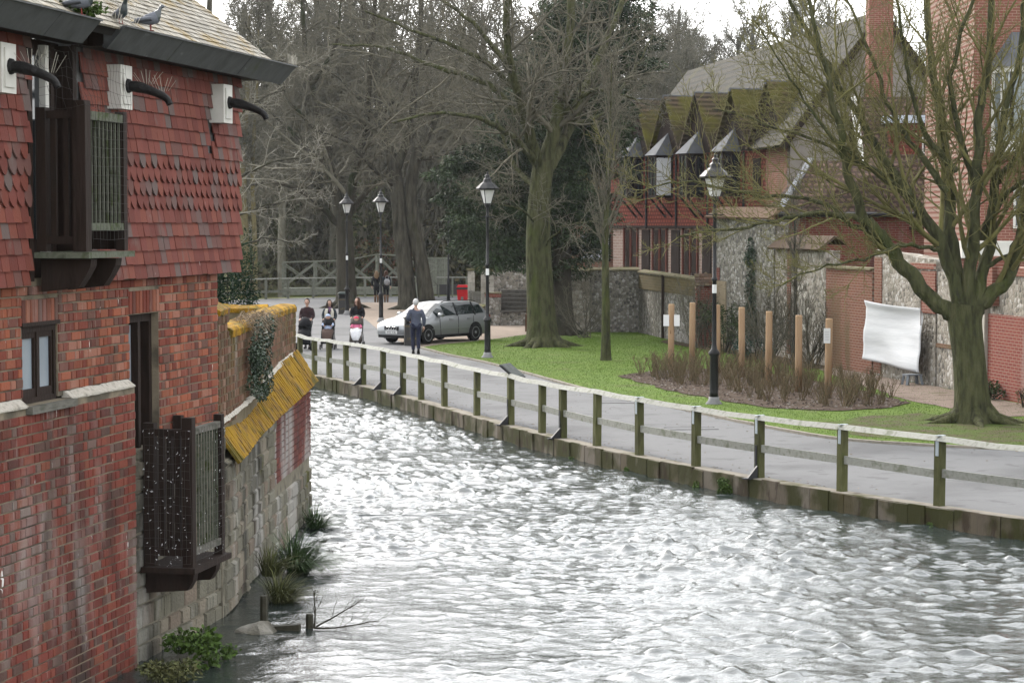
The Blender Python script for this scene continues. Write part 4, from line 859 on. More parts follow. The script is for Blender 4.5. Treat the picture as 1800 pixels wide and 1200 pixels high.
# --- tall mossy tree standing on the lawn before the yew
r = random.Random(5); W = Wood(); B0 = Vector((1.07, 74.07, 0)); Y0 = 74.07
trunk_line(W, [(0, 0, -.1), at(950, 520), at(946, 420), at(950, 330), at(957, 280)], [.52, .47, .42, .37, .36], 24, .5); roots(W, r, Vector((0, 0, 0)), .55, 8, 1.0)
C2 = cfg(n=[0, 10, 9, 6, 0], lr=[.5, .45, .5, .55, .5], ang=[.7, .85, .85, .9, .9], up=[.03, .03, .02, .0, -.02], wob=[.05, .16, .22, .25, .3], rr=[.5, .45, .5, .55, .6], rmin=.010)
for P, a, b, nn, dy in [([(957, 290), (975, 230), (985, 150), (1000, 60), (1010, -60)], .30, .12, 12, 0), ([(960, 300), (1000, 230), (1030, 150), (1070, 60), (1110, -40)], .24, .08, 11, .8), ([(950, 300), (930, 230), (905, 150), (890, 60), (900, -50)], .24, .09, 12, -.8), ([(945, 290), (915, 255), (860, 215), (780, 200), (690, 215)], .15, .03, 14, -1.2), ([(925, 220), (860, 150), (770, 120), (680, 85), (580, 80)], .14, .03, 14, .6),
         ([(908, 160), (840, 100), (740, 60), (640, 20)], .12, .03, 12, -.5), ([(990, 200), (1040, 160), (1100, 170), (1160, 190)], .10, .02, 10, -.6), ([(940, 330), (905, 290), (880, 230), (860, 150)], .12, .03, 10, 1), ([(1010, 220), (1060, 200), (1110, 130), (1150, 60)], .09, .02, 10, 1.2), ([(900, 120), (830, 40), (760, -10), (700, -50)], .1, .03, 10, .2), ([(945, 400), (920, 370), (890, 360), (850, 350)], .05, .012, 7, -1), ([(952, 440), (990, 400), (1040, 390), (1080, 400)], .04, .01, 7, -1.5)]:
    limb(W, r, [at(px, py, dy * i) for i, (px, py) in enumerate(P)], a, b, C2, nn)
finish(W, 'tall_lawn_tree', 'tall bare tree with thick moss green trunk rising from the lawn near the wooden bench', 'tree', B0, m_bark, m_twig2)

# --- slim young trees
r = random.Random(8); W = Wood(); B0 = Vector((2.89, 66.43, 0)); Y0 = 66.43
p_, q_ = trunk_line(W, [(0, 0, 0), at(1065, 540), at(1064, 430), at(1068, 330), at(1072, 230), at(1075, 110)], [.145, .125, .10, .075, .045, .012], 30, .3)
C3 = cfg(n=[0, 8, 6, 0], np=[9, 6, 5, 4], sides=[8, 5, 4, 3], lr=[.24, .45, .5, .5], ang=[.42, .5, .6, .7], up=[0, .12, .08, .05], wob=[.05, .12, .2, .25], rr=[.4, .5, .6, .6], rmin=.008, t0=[.3, .2, .2, .1])
branches(W, r, p_, q_, 8.5, 0, C3, 0, 34, .36); branches(W, r, p_, q_, 5, 0, C3, 0, 4, .25)
finish(W, 'young_tree', 'slim upright young tree on the lawn before the flint wall corner', 'tree', B0, m_bark, m_twig2)
r = random.Random(9); W = Wood(); B0 = Vector((8.15, 62.8, 0)); Y0 = 62.8
p_, q_ = trunk_line(W, [(0, 0, 0), at(1398, 560), at(1398, 480), at(1397, 400), at(1395, 330)], [.06, .055, .045, .03, .01], 20)
branches(W, r, p_, q_, 4.5, 0, C3, 0, 26, .3); finish(W, 'young_tree', 'thin dark sapling with fanned twigs growing against the flint wall', 'tree', B0, m_bark2, m_twig2)

# --- trees by the gravel
C4 = cfg(n=[0, 11, 9, 6, 0], lr=[.5, .45, .5, .55, .5], ang=[.7, .85, .85, .9, .9], up=[.03, .02, .0, -.03, -.05], wob=[.05, .18, .24, .28, .3], rr=[.5, .45, .5, .55, .6], rmin=.013)
def big_tree(name, label, base, Yd, trunk, tr, limbs, seed, mt, mc, extra=None):
    global B0, Y0
    r = random.Random(seed); W = Wood(); B0 = Vector(base); Y0 = Yd
    for tk, rad in zip(trunk, tr): trunk_line(W, [(at(tk[0][0], tk[0][1])[0], 0, -.1)] + [at(*q) for q in tk[1:]], rad, 20, .45)
    roots(W, r, Vector((0, 0, 0)), tr[0][0], 7, .9)
    for P, a, b, nn, dy in limbs: limb(W, r, [at(px, py, dy * i) for i, (px, py) in enumerate(P)], a, b, C4, nn)
    return finish(W, name, label, 'tree', base, mt, mc)
m_dkbark = mk('ivy_dark_bark', [(.045, .042, .03), (.07, .062, .045), (.03, .03, .02)], scale=3, detail=8, rough=1, bump=1, bscale=14, bdist=.06, stretch=(1, 1, .4), stains=[(1.0, .52, .12, (1, 1, .5), (.025, .035, .012), .8)])
big_tree('gravel_tree', 'dark ivy grown bare tree rising behind the black litter bin on the gravel', (-8.34, 108.5, 0), 108.5, [[(610, 540), (608, 480), (606, 420), (604, 380)]], [[.54, .47, .44, .42]],
         [([(602, 390), (590, 340), (575, 280), (560, 200), (540, 110), (530, -20)], .34, .1, 12, .6), ([(606, 385), (620, 320), (640, 240), (650, 140), (660, -10)], .32, .1, 12, -.6), ([(600, 400), (560, 360), (520, 330), (470, 320), (430, 330)], .2, .03, 12, -.8), ([(612, 380), (650, 330), (690, 290), (730, 230), (760, 150)], .2, .04, 12, .8), ([(580, 300), (530, 250), (480, 200), (440, 170)], .16, .03, 12, 1), ([(640, 240), (690, 180), (740, 110), (780, 30)], .16, .04, 12, -1), ([(568, 240), (510, 180), (470, 110), (430, 40)], .15, .04, 12, .5), ([(548, 150), (590, 80), (600, 0), (610, -60)], .12, .04, 10, 0)], 31, m_dkbark, m_twig2)
big_tree('twin_trunk_tree', 'twin trunked bare tree leaning apart behind the parked car', (-4.95, 106.5, 0), 106.5, [[(718, 545), (712, 470), (704, 400), (698, 330), (690, 270)], [(752, 540), (742, 470), (728, 400), (722, 330), (735, 260)]], [[.46, .40, .37, .34, .30], [.40, .36, .33, .30, .26]],
         [([(690, 280), (670, 210), (660, 120), (640, 20), (630, -60)], .3, .1, 12, .5), ([(695, 300), (720, 230), (730, 140), (740, 40), (735, -50)], .26, .1, 12, -.5), ([(735, 270), (770, 200), (800, 120), (820, 30)], .22, .06, 12, .6), ([(698, 330), (660, 300), (610, 250), (560, 230)], .16, .03, 12, -.8), ([(735, 280), (790, 270), (840, 250), (900, 260)], .15, .03, 12, -.8), ([(675, 220), (620, 160), (570, 120), (520, 110)], .14, .03, 12, .8)], 32, m_bark2, m_twig2)

# --- yew with dark hanging foliage
def leaf_mesh(name, C, D, size, mat, aspect=3.0, droop=.5, seed=1, flat=False):
    """C: centres (n,3), D: outward directions (n,3); one narrow diamond leaf at each"""
    R_ = np.random.RandomState(seed); n = len(C); d = D + R_.normal(0, .45, (n, 3)); d[:, 2] -= droop; d /= np.linalg.norm(d, axis=1, keepdims=True) + 1e-9
    s = np.cross(d, R_.normal(0, 1, (n, 3))); s /= np.linalg.norm(s, axis=1, keepdims=True) + 1e-9
    L = size * R_.uniform(.6, 1.3, (n, 1)); wd = L / aspect
    V = np.stack([C - d * L * .5, C + s * wd * .5, C + d * L * .5, C - s * wd * .5], 1).reshape(-1, 3)
    return np_mesh(name, V, np.arange(4 * n).reshape(-1, 4), mat)
def clump_cloud(clumps, per, seed):
    R_ = np.random.RandomState(seed); Cs, Ds = [], []
    for (c, rad) in clumps:
        n = max(8, int(per * rad[0] * rad[2])); v = R_.normal(0, 1, (n, 3)); v /= np.linalg.norm(v, axis=1, keepdims=True); q = R_.uniform(.35, 1.05, (n, 1)) ** .6
        Cs.append(np.array(c) + v * q * np.array(rad)); Ds.append(v * np.array([1, 1, .5]))
    return np.concatenate(Cs), np.concatenate(Ds)
m_yew = mk('yew_foliage', [(.020, .034, .014), (.034, .056, .020), (.05, .078, .026)], scale=.9, rough=.75, rand=.45, spec=.2)
r = random.Random(3); YW = [(985, -40), (1125, -40), (1150, 100), (1112, 165), (1095, 260), (1085, 340), (1060, 410), (1035, 470), (1000, 500), (950, 490), (905, 468), (850, 468), (800, 420), (790, 370), (768, 330), (770, 300), (810, 280), (850, 230), (890, 170), (950, 80)]
B0 = Vector((2.0, 81.58, 0)); cl = []; xs = np.array([r.uniform(750, 1160) for _ in range(1200)]); ys = np.array([r.uniform(-40, 510) for _ in range(1200)]); okp = point_in(YW, xs, ys)
for px, py in list(zip(xs[okp], ys[okp]))[:330]:
    Yd = 81.6 + r.uniform(-1.8, 2.6) * (1 if py > 150 else .8); p = A(px, py, Yd); cl.append(((p.x - B0.x, p.y - B0.y, p.z), (r.uniform(.5, .95), r.uniform(.5, .9), r.uniform(.22, .42))))
Cc, Dd = clump_cloud(cl, 1500, 4)
W = Wood(); Y0 = 81.58; trunk_line(W, [(0, 0, -.1), at(990, 540), at(988, 470), at(990, 380), at(1010, 260), at(1050, 100), at(1070, -60)], [.42, .36, .34, .32, .28, .2, .1], 24, .4); roots(W, r, Vector((0, 0, 0)), .4, 6, .7)
for i in range(46):
    c_ = cl[i * 5 % len(cl)][0]; z = max(2.0, c_[2] - .8); W.line([(0.1, 0, min(z, 9)), (c_[0] * .5, c_[1] * .5, (min(z, 9) + c_[2]) / 2 + .2), c_], [.07, .045, .02], 5, 'trunk')
t = thing('yew_tree', 'dense dark green yew with drooping foliage behind the mossy lawn trunk', 'tree', B0)
obj('trunk', W.mesh('trunk', 'trunk', m_dkbark), t); obj('crown', leaf_mesh('crown', Cc, Dd, .18, m_yew, 3.4, .55, 2), t)

# --- wood on the hillside behind: single bare trees
r = random.Random(77); protos = []
CF = cfg(np=[8, 6, 5, 4, 3], n=[15, 10, 7, 5, 0], sides=[7, 5, 4, 3, 3], lr=[.42, .45, .5, .55, .5], ang=[.6, .7, .8, .85, .9], t0=[.28, .15, .1, .1, 0], up=[.04, .08, .05, .03, .0], wob=[.06, .15, .22, .28, .3], rmin=.020, rr=[.42, .5, .5, .6, .6])
for s in range(4):
    W = Wood(); rr_ = random.Random(90 + s); grow(W, rr_, (0, 0, -.4), nrm((rr_.uniform(-.08, .08), rr_.uniform(-.05, .05), 1)), 15 + s, .34, 0, CF, 0)
    protos.append((W.mesh('trunk', 'trunk', m_far), W.mesh('crown', 'crown', m_far)))
def ground_z(x, y): return float(terrain_z(np.array([[float(x)]]), np.array([[float(y)]]))[0, 0])
spots = []
for i in range(52):
    Yd = r.uniform(133, 215) if i > 14 else r.uniform(132, 150); px = 425 + (i * 137.5 + r.uniform(-40, 40)) % 790; spots.append((Yd, px))
for i in range(14): spots.append((r.uniform(150, 230), r.uniform(1130, 1750)))
FARL = ['bare grey tree in the wood beyond the far footbridge', 'bare tree in the hillside wood showing over the house roofs']
for i, (Yd, px) in enumerate(spots):
    x = (px - 900) / FPX * Yd; z = ground_z(x, Yd); t = thing('woodland_tree', FARL[0 if px < 1125 else 1], 'tree', (x, Yd, z - .2), r.uniform(0, 6.28), 'bare trees of the hillside wood' if px < 1125 else 'bare trees over the roofs')
    k = r.uniform(.7, 1.2) if px < 1125 else r.uniform(.75, 1.0); t.scale = (k * r.uniform(.85, 1.15), k * r.uniform(.85, 1.15), k)
    a, b = protos[i % 4]; obj('trunk', a, t); obj('crown', b, t)
# undergrowth and evergreen leaves between them
m_under = mk('undergrowth_leaf', [(.045, .06, .025), (.08, .09, .038), (.11, .09, .05), (.065, .08, .03)], scale=.25, detail=6, rough=.9, rand=.4, spec=.15)
cl = []
for i in range(760):
    Yd = r.uniform(131, 180); px = r.uniform(400, 1180); x = (px - 900) / FPX * Yd; z = ground_z(x, Yd); h_ = r.uniform(.4, 3.2) if r.random() < .5 else r.uniform(3, 7.5); cl.append(((x, Yd, z + h_ * .6), (r.uniform(.8, 1.8), r.uniform(.8, 1.6), h_ * .5)))
Cc, Dd = clump_cloud(cl, 50, 8)
tag(obj('undergrowth', leaf_mesh('undergrowth', Cc, Dd, .42, m_under, 1.8, .1, 5)), 'dull green and brown undergrowth filling the hillside wood', 'undergrowth', kind='stuff')
# tall bare tangle: thin whips in the wood
W = Wood()
for i in range(10000):
    Yd = r.uniform(131, 190); px = r.uniform(400, 1170); x = (px - 900) / FPX * Yd; z = ground_z(x, Yd); d = nrm((r.uniform(-.7, .7), r.uniform(-.3, .3), 1)); L = r.uniform(1.2, 3.5); h = r.uniform(0, 8.5)
    p = (x, Yd, z + h); q = rvec(r); W.line([p, (p[0] + d[0] * L * .5 + q[0] * .15, p[1] + d[1] * L * .5, p[2] + d[2] * L * .5), (p[0] + d[0] * L + q[1] * .4, p[1] + d[1] * L, p[2] + d[2] * L + q[2] * .3)], [.022, .017, .01], 3, 'crown')
tag(obj('thicket', W.mesh('thicket', 'crown', m_far)), 'tangle of thin bare whips filling the hillside wood', 'thicket', kind='stuff')
# reddish beech bush, and evergreen shrubs by the far bridge
m_beech = mk('russet_leaf', [(.13, .055, .03), (.18, .08, .045), (.10, .05, .03)], scale=1, rough=.9, rand=.35); m_shrub = mk('shrub_leaf', [(.035, .055, .02), (.055, .08, .028), (.03, .045, .02)], scale=1, rough=.8, rand=.4)
def bush(name, label, base, clumps, per, size, mat, seed, twigs=14, asp=1.8, group=None):
    t = thing(name, label, 'bush', base, 0, group); Cc, Dd = clump_cloud(clumps, per, seed); obj('foliage', leaf_mesh('foliage', Cc, Dd, size, mat, asp, .1, seed), t); W = Wood(); rr_ = random.Random(seed)
    for i in range(twigs):
        c, rad = clumps[i % len(clumps)]; W.line([(c[0] * .3, c[1] * .3, -.05), (c[0] * .7, c[1] * .7, c[2] * .6), (c[0] + rr_.uniform(-.2, .2), c[1], c[2] + rad[2] * .7)], [.03, .02, .008], 4, 'trunk')
    obj('stem', W.mesh('stem', 'trunk', m_bark2), t); return t
def blobs(rr_, n, w, h, d=None): return [((rr_.uniform(-w, w), rr_.uniform(-(d or w), d or w), rr_.uniform(.25, .9) * h), (rr_.uniform(.25, .45) * w + .1, rr_.uniform(.25, .45) * w + .1, h * rr_.uniform(.18, .32))) for _ in range(n)]
rr_ = random.Random(4)
bush('beech_bush', 'russet leaved bush standing beyond the footbridge rails', (-7.6, 133, 0), blobs(rr_, 16, 1.5, 3.4), 260, .14, m_beech, 11)
bush('evergreen_shrub', 'dark conifer shrub behind the parapet with orange lichen', (-4.75, 36.5, -.2), blobs(rr_, 26, .30, 3.9), 5000, .055, mk('conifer_leaf', [(.012, .034, .016), (.02, .05, .022)], scale=2, rand=.4), 12, asp=2.6)
bush('border_shrub', 'rounded green shrub before the flint wall beside the lamp post', (6.9, 70.6, 0), blobs(rr_, 14, .75, 1.5), 1100, .08, m_shrub, 13)
bush('border_shrub', 'low blue green shrub at the foot of the flint wall behind the posts', (7.5, 66.8, 0), blobs(rr_, 10, .6, .7), 1200, .07, mk('bluegreen_leaf', [(.02, .06, .045), (.03, .075, .05)], scale=2, rand=.3), 14)
bush('wall_plant', 'leafy green plant at the foot of the brick wall beside the spreading tree', (11.35, 51.6, 0), blobs(rr_, 8, .3, .55), 2600, .07, m_shrub, 15)
bush('wall_plant', 'straw coloured tuft against the red brick wall', (11.75, 49.4, 0), blobs(rr_, 7, .22, .5), 2600, .08, mk('straw_leaf', [(.16, .12, .06), (.10, .10, .04)], scale=2, rand=.3), 16, asp=4)
# twiggy bare shrubs trained against the wall
def twig_shrub(label, base, n, h, spread, seed, mat):
    W = Wood(); rr_ = random.Random(seed); c = cfg(np=[7, 5, 4], sides=[4, 3, 3], n=[9, 5, 0], lr=[.4, .5, .5], ang=[.6, .8, .8], wob=[.2, .25, .3], up=[.05, .03, 0], t0=[.2, .1, .1], rmin=.006, rr=[.6, .6, .6], end=[.4, .4, .4])
    for i in range(n): grow(W, rr_, (rr_.uniform(-.25, .25), rr_.uniform(-.1, .1), 0), nrm((rr_.uniform(-spread, spread), rr_.uniform(-.25, .25), 1)), h * rr_.uniform(.6, 1.1), .018, 0, c, -1)
    t = thing('bare_shrub', label, 'shrub', base); obj('stems', W.mesh('stems', 'crown', mat), t); return t
twig_shrub('bare brown shrub of arching stems against the flint wall behind the posts', (7.9, 66.6, 0), 26, 2.6, .9, 41, m_twig2)
twig_shrub('bare fanned shrub on the wall beside the brick pier', (8.8, 63.6, 0), 22, 2.3, .8, 42, m_twig2)
twig_shrub('bare dark shrub under the tiled pier at the wall corner', (6.35, 73.0, 0), 18, 2.2, .5, 43, m_twig2)
twig_shrub('bare pale shrub between the lawn and the yew trunk', (2.7, 79.5, 0), 12, 2.6, .9, 44, m_twig2)
# pale branched tree on the bank behind the mill
r = random.Random(15); W = Wood(); B0 = Vector((-9.6, 62, .2)); Y0 = 62.0
trunk_line(W, [(0, 0, -.3), at(330, 400), at(350, 250), at(365, 100), at(370, -40)], [.2, .17, .14, .1, .06], 20)
C5 = cfg(n=[0, 9, 6, 4, 0], lr=[.5, .4, .5, .5, .5], ang=[.7, .7, .8, .9, .9], up=[.03, .04, .05, .04, .02], rmin=.009, rr=[.5, .5, .55, .6, .6])
for P in ([(340, 420), (400, 395), (450, 380), (510, 360), (560, 325)], [(345, 330), (410, 330), (470, 300), (530, 290), (560, 280)], [(345, 260), (400, 240), (450, 190), (500, 170)], [(350, 470), (420, 445), (470, 430), (520, 440)], [(360, 180), (420, 150), (470, 120), (540, 130)]): limb(W, r, [at(px, py, .3 * i) for i, (px, py) in enumerate(P)], .05, .010, C5, 8)
finish(W, 'bank_tree', 'bare tree with pale twigs reaching out from behind the mill', 'tree', B0, m_bark2, m_twig3)
for px, lab, rad in ((430, 'thick olive trunk beyond the curved footpath rails', .30), (447, 'slim olive trunk beside the thick one beyond the footpath rails', .17)):
    W = Wood(); Y0 = 124.0; b = A(px, 530, Y0); B0 = Vector((b.x, b.y, -.2)); p_, q_ = trunk_line(W, [(0, 0, -.3), at(px + 1, 430), at(px - 3, 300), at(px + 4, 150), at(px + 8, 20)], [rad, rad * .85, rad * .7, rad * .5, rad * .2], 20); branches(W, random.Random(px), p_, q_, 12, 0, CF, 0, 14, .4)
    finish(W, 'bank_tree', lab, 'tree', B0, mk('olive_bark', [(.16, .135, .06), (.20, .17, .085), (.12, .10, .05)], scale=3, rough=.95, bump=.6), m_far)

# --- pruned roses in the bed
m_rose = mk('rose_stem', [(.14, .12, .055), (.18, .13, .08), (.10, .11, .045)], scale=9, rough=.85, rand=.3)
rv = []
for s in range(5):
    W = Wood(); rr_ = random.Random(60 + s)
    for i in range(rr_.randint(9, 13)):
        d = nrm((rr_.uniform(-.45, .45), rr_.uniform(-.45, .45), 1)); L = rr_.uniform(.28, .62); p = (rr_.uniform(-.08, .08), rr_.uniform(-.08, .08), 0); mid = (p[0] + d[0] * L * .5 + rr_.uniform(-.03, .03), p[1] + d[1] * L * .5, L * .5); end = (p[0] + d[0] * L + rr_.uniform(-.08, .08), p[1] + d[1] * L, L)
        W.line([p, mid, end], [.010, .008, .005], 4, 'c')
        for k in range(3): t_ = rr_.uniform(.4, .95); b_ = tuple(mid[q] + (end[q] - mid[q]) * t_ for q in range(3)); e = rvec(rr_); W.line([b_, (b_[0] + e[0] * .05, b_[1] + e[1] * .05, b_[2] + .06), (b_[0] + e[0] * .09, b_[1] + e[1] * .09, b_[2] + .16)], [.005, .0045, .003], 3, 'c')
    rv.append(W.mesh('rose_bush', 'c', m_rose))
cnt = 0; rr_ = random.Random(2)
pts = []
while cnt < 105:
    x, y = rr_.uniform(2.8, 9.4), rr_.uniform(48.3, 62.6)
    if not point_in(BED, np.array([x - .45]), np.array([y - 1.0]))[0] or not point_in(BED, np.array([x]), np.array([y]))[0] or any((x - a) ** 2 + (y - b) ** 2 < .20 for a, b in pts): 
        if rr_.random() < .004: cnt += 1
        continue
    pts.append((x, y)); o = obj('rose_bush', rv[cnt % 5], None, (x, y, .03), (0, 0, rr_.uniform(0, 6.28))); k = rr_.uniform(.6, 1.2); o.scale = (k * rr_.uniform(.8, 1.4), k * rr_.uniform(.8, 1.4), k); tag(o, 'pruned bare rose bush in the soil bed between the posts', 'rose bush', 'roses in the soil bed'); cnt += 1
# ================================================================== plants on the river's edge
m_sedge = mk('sedge_blade', [(.03, .07, .018), (.05, .10, .022), (.07, .11, .035)], scale=2, rough=.6, rand=.4, spec=.3); m_sedge2 = mk('dry_sedge', [(.10, .12, .04), (.13, .13, .055), (.07, .09, .03)], scale=2, rough=.7, rand=.4)
def tuft(label, base, n, L, spread, mat, seed, lean=(0, 0)):
    r_ = random.Random(seed); m = MB()
    for i in range(n):
        a = r_.uniform(0, 6.28); q = r_.random() ** .5 * spread; d = Vector((math.cos(a) * q + lean[0], math.sin(a) * q + lean[1], 1)).normalized(); l = L * r_.uniform(.5, 1.1); p = Vector((math.cos(a) * .12 * r_.random(), math.sin(a) * .12 * r_.random(), 0)); s_ = Vector((-d.y, d.x, 0)); s_ = (s_ if s_.length > .01 else Vector((1, 0, 0))).normalized() * r_.uniform(.003, .006)
        P = [p]; dd = d.copy()
        for k in range(4): p = p + dd * l / 4; dd = (dd + Vector((d.x * .28, d.y * .28, -.34 - .1 * k)) * (.55 + q * .35)).normalized(); P.append(p)
        m.add([P[0] - s_, P[0] + s_, P[2] + s_, P[2] - s_, P[3] + s_ * .7, P[3] - s_ * .7, P[4]], [(0, 1, 2, 3), (3, 2, 4, 5), (5, 4, 6)])
    o = m.build('sedge_tuft', mat, None, False, base); return tag(o, label, 'grass tuft')
def wpos(px, py): p = G(px, py, WATER); return (p.x, p.y, WATER - .04)
tuft('dark green sedge tuft standing in the water at the far end of the river wall', wpos(556, 930), 380, .52, .75, m_sedge, 1, (.30, -.1))
tuft('thick glossy sedge tuft arching over the water below the parapet', wpos(522, 1003), 650, .80, .95, m_sedge, 2, (.5, -.1))
tuft('yellow green sedge tuft in the mud beside the standing stake', wpos(494, 1058), 380, .55, .8, m_sedge2, 3, (.3, -.1))
tuft('tall dry sedge tuft rooted on the stone footing', (wpos(478, 1040)[0], wpos(478, 1040)[1], -.1), 220, .45, .6, m_sedge2, 4, (.25, -.1))
m_water_plant = mk('bank_leaf', [(.055, .10, .018), (.085, .14, .03), (.04, .075, .016)], scale=3, rough=.7, rand=.4)
def leafy(name, label, base, clumps, per, size, mat, seed, asp=1.5):
    Cc, Dd = clump_cloud(clumps, per, seed); o = obj(name, leaf_mesh(name, Cc, Dd, size, mat, asp, .1, seed), None, base); return tag(o, label, 'plant')
rr_ = random.Random(17)
p_ = wpos(350, 1165); leafy('weed_plant', 'bright leafy weeds at the foot of the stone wall under the balcony', p_, blobs(rr_, 9, .26, .34), 7000, .06, m_water_plant, 21)
p_ = wpos(300, 1195); leafy('weed_plant', 'brown and green weeds trailing in the shallows under the plinth wall', p_, blobs(rr_, 12, .2, .26), 9000, .06, m_sedge2, 22, 3)
p_ = mw(5.62, .43, 6.10); leafy('gutter_weed', 'green leafy weeds growing in the gutter beside the plump pigeon', p_, blobs(rr_, 6, .14, .13), 16000, .05, m_water_plant, 23)
for px, py, w_, lab in ((1278, 858, .18, 'round green fern clump hanging from the river boards'), (1222, 848, .12, 'small green clump on the river boards beside the round fern'), (1082, 822, .10, 'narrow green clump growing from a joint of the river boards'), (1712, 918, .09, 'thin yellow green weed on the river boards below the fence end'), (1015, 800, .09, 'tiny yellow weed on the river boards below the stayed post')):
    p_ = G(px, py, -.22); leafy('bank_fern', lab, (river_x(p_.y) - .27, p_.y, -.42), [((rr_.uniform(-.5, .5) * w_, rr_.uniform(-.8, .8) * w_, rr_.uniform(.1, 1.9) * w_), (w_ * .45, w_ * .7, w_ * .5)) for _ in range(9)], 26000, .035, m_water_plant, int(px), 1.4)
# ivy over the parapet
cl = []
for i in range(40):
    Y = rr_.uniform(26.9, 28.9); t_ = rr_.random(); z = 2.98 - t_ * .92; cl.append(((xf(Y) + .05 + .10 * (1 - t_) + max(0, 2.35 - z) * .28, Y, z), (.07, .18, .12)))
Cc, Dd = clump_cloud(cl, 13000, 31); t = thing('ivy', 'dark ivy hanging over the brick parapet on to the tiled ledge', 'ivy'); m_ivy = mk('ivy_leaf', [(.016, .040, .018), (.03, .06, .022), (.022, .05, .03)], scale=4, rough=.5, rand=.4, spec=.4)
obj('foliage', leaf_mesh('foliage', Cc, Dd, .036, m_ivy, 1.4, .3, 6), t)
W = Wood()
for i in range(260):
    Y = rr_.uniform(27.0, 29.6); p = (xf(Y) + rr_.uniform(-.25, .06), Y, 2.98 + rr_.uniform(-.1, .06)); q = rvec(rr_); W.line([p, (p[0] + .10 + q[0] * .1, p[1] + q[1] * .15, p[2] + .05 + q[2] * .05), (p[0] + .18 + q[0] * .14, p[1] + q[1] * .3, p[2] - .12 * rr_.random() + q[2] * .06)], [.004, .004, .003], 3, 'c')
obj('stems', W.mesh('stems', 'c', mk('dry_stem', [(.28, .21, .14), (.20, .15, .10)], scale=5, rand=.3)), t)
# stakes and driftwood in the shallows
m_wet = mk('wet_timber', [(.045, .042, .03), (.07, .065, .045), (.03, .028, .02)], scale=8, rough=.6, bump=.5)
for px, py, h, lab in ((464, 1092, .34, 'tall dark stake standing in the shallows against the footing'), (544, 1103, .20, 'short square stake standing alone in the stream with a caught branch')):
    p = wpos(px, py); m = MB(); m.lathe([(.045, -.4), (.045, h * .9), (.04, h), (.012, h + .004)], n=7); tag(m.build('river_stake', m_wet, None, False, p), lab, 'stake')
W = Wood(); p = Vector(wpos(552, 1105)); c = cfg(np=[7, 5, 4], sides=[4, 3, 3], n=[7, 4, 0], lr=[.5, .5, .5], ang=[.6, .8, .8], wob=[.15, .25, .3], up=[.02, .0, 0], t0=[.2, .1, .1], rmin=.003, end=[.4] * 3)
for d, L in (((1, -.25, .06), .75), ((1, .1, .5), .6), ((.2, -.1, 1), .45)): grow(W, random.Random(int(L * 99)), (0, 0, .05), nrm(d), L, .011, 0, c, -1)
tag(obj('drift_branch', W.mesh('drift_branch', 'crown', m_wet), None, p), 'bare branch caught against the short stake in the stream', 'branch')
m = MB(); p = Vector(wpos(452, 1108)); m.lathe([(.16, -.15), (.20, -.02), (.17, .06), (.10, .12), (.02, .14)], n=9); m.v = [(x * 1.3 + .02 * math.sin(y * 30), y * 1.4, z + .02 * math.sin(x * 25)) for x, y, z in m.v]; tag(m.build('mossy_stone', m_stone, None, False, p), 'mossy boulder lying in the water beside the tall stake', 'stone')
m = MB(); p = Vector(wpos(470, 1105)); m.box((.1, 0, .03), (.55, .09, .10), rz=-.2); m.v = [(x, y, z + .03 * math.sin(x * 6)) for x, y, z in m.v]; tag(m.build('sunken_log', m_wet, None, False, p), 'dark waterlogged beam lying between the boulder and the stake', 'log')

# ================================================================== garden walls
m_flint = mk('flint', [(.30, .27, .22), (.42, .40, .36), (.20, .19, .17), (.50, .48, .44), (.12, .115, .105), (.36, .33, .28), (.27, .25, .21), (.55, .53, .50)], scale=9, rough=.85, bump=1.0, bdist=.04, pattern='flint', stains=[(.7, .54, .12, (1, 1, .5), (.10, .09, .065), .6), (.9, .60, .1, (1, 1, .6), (.10, .105, .045), .55)])
m_flint2 = mk('flint_buff', [(.40, .35, .28), (.52, .48, .42), (.30, .27, .22), (.60, .57, .52), (.20, .18, .15), (.46, .41, .34), (.36, .32, .26)], scale=8, rough=.85, bump=1.0, bdist=.04, pattern='flint', stains=[(.6, .62, .12, (1, 1, .5), (.15, .13, .09), .5)])
RB = (-math.pi / 2, 0, 0)
def brickmat(name, cols, mc=(.36, .31, .25), ch=.078, bl=.235, stains=(), **k): return mk(name, cols, scale=3, rough=.92, bump=.5, bscale=30, bdist=.015, pattern=('brick', ch, bl, mc, RB), pos='object', stains=stains, **k)
m_rb1 = brickmat('garden_brick', [(.25, .10, .065), (.32, .15, .09), (.20, .085, .06)], stains=[(.6, .55, .12, (1, 1, .5), (.17, .13, .07), .55), (.9, .60, .1, (1, 1, .4), (.10, .10, .04), .5)])
m_rb2 = brickmat('red_garden_brick', [(.24, .065, .05), (.30, .09, .065)], stains=[(.5, .56, .12, (1, 1, .35), (.10, .05, .045), .6), (1.2, .62, .1, (1, 1, .3), (.36, .32, .29), .5)])
m_rb3 = brickmat('red_house_brick', [(.27, .105, .075), (.33, .14, .10), (.23, .09, .065)], mc=(.40, .30, .24), stains=[(.5, .60, .15, (1, 1, 1), (.28, .10, .07), .4)])
m_db = brickmat('dark_gable_brick', [(.12, .095, .08), (.18, .14, .115), (.10, .075, .065)], mc=(.42, .39, .35))
m_pbk = brickmat('pale_cottage_brick', [(.36, .25, .20), (.42, .30, .25)], mc=(.50, .45, .40), ch=.13, bl=.4)
m_cope = mk('mossy_coping', [(.13, .115, .06), (.19, .165, .10), (.09, .085, .04)], scale=3, rough=.95, bump=.7, stains=[(1.5, .55, .12, (1, 1, 1), (.09, .10, .02), .7)])
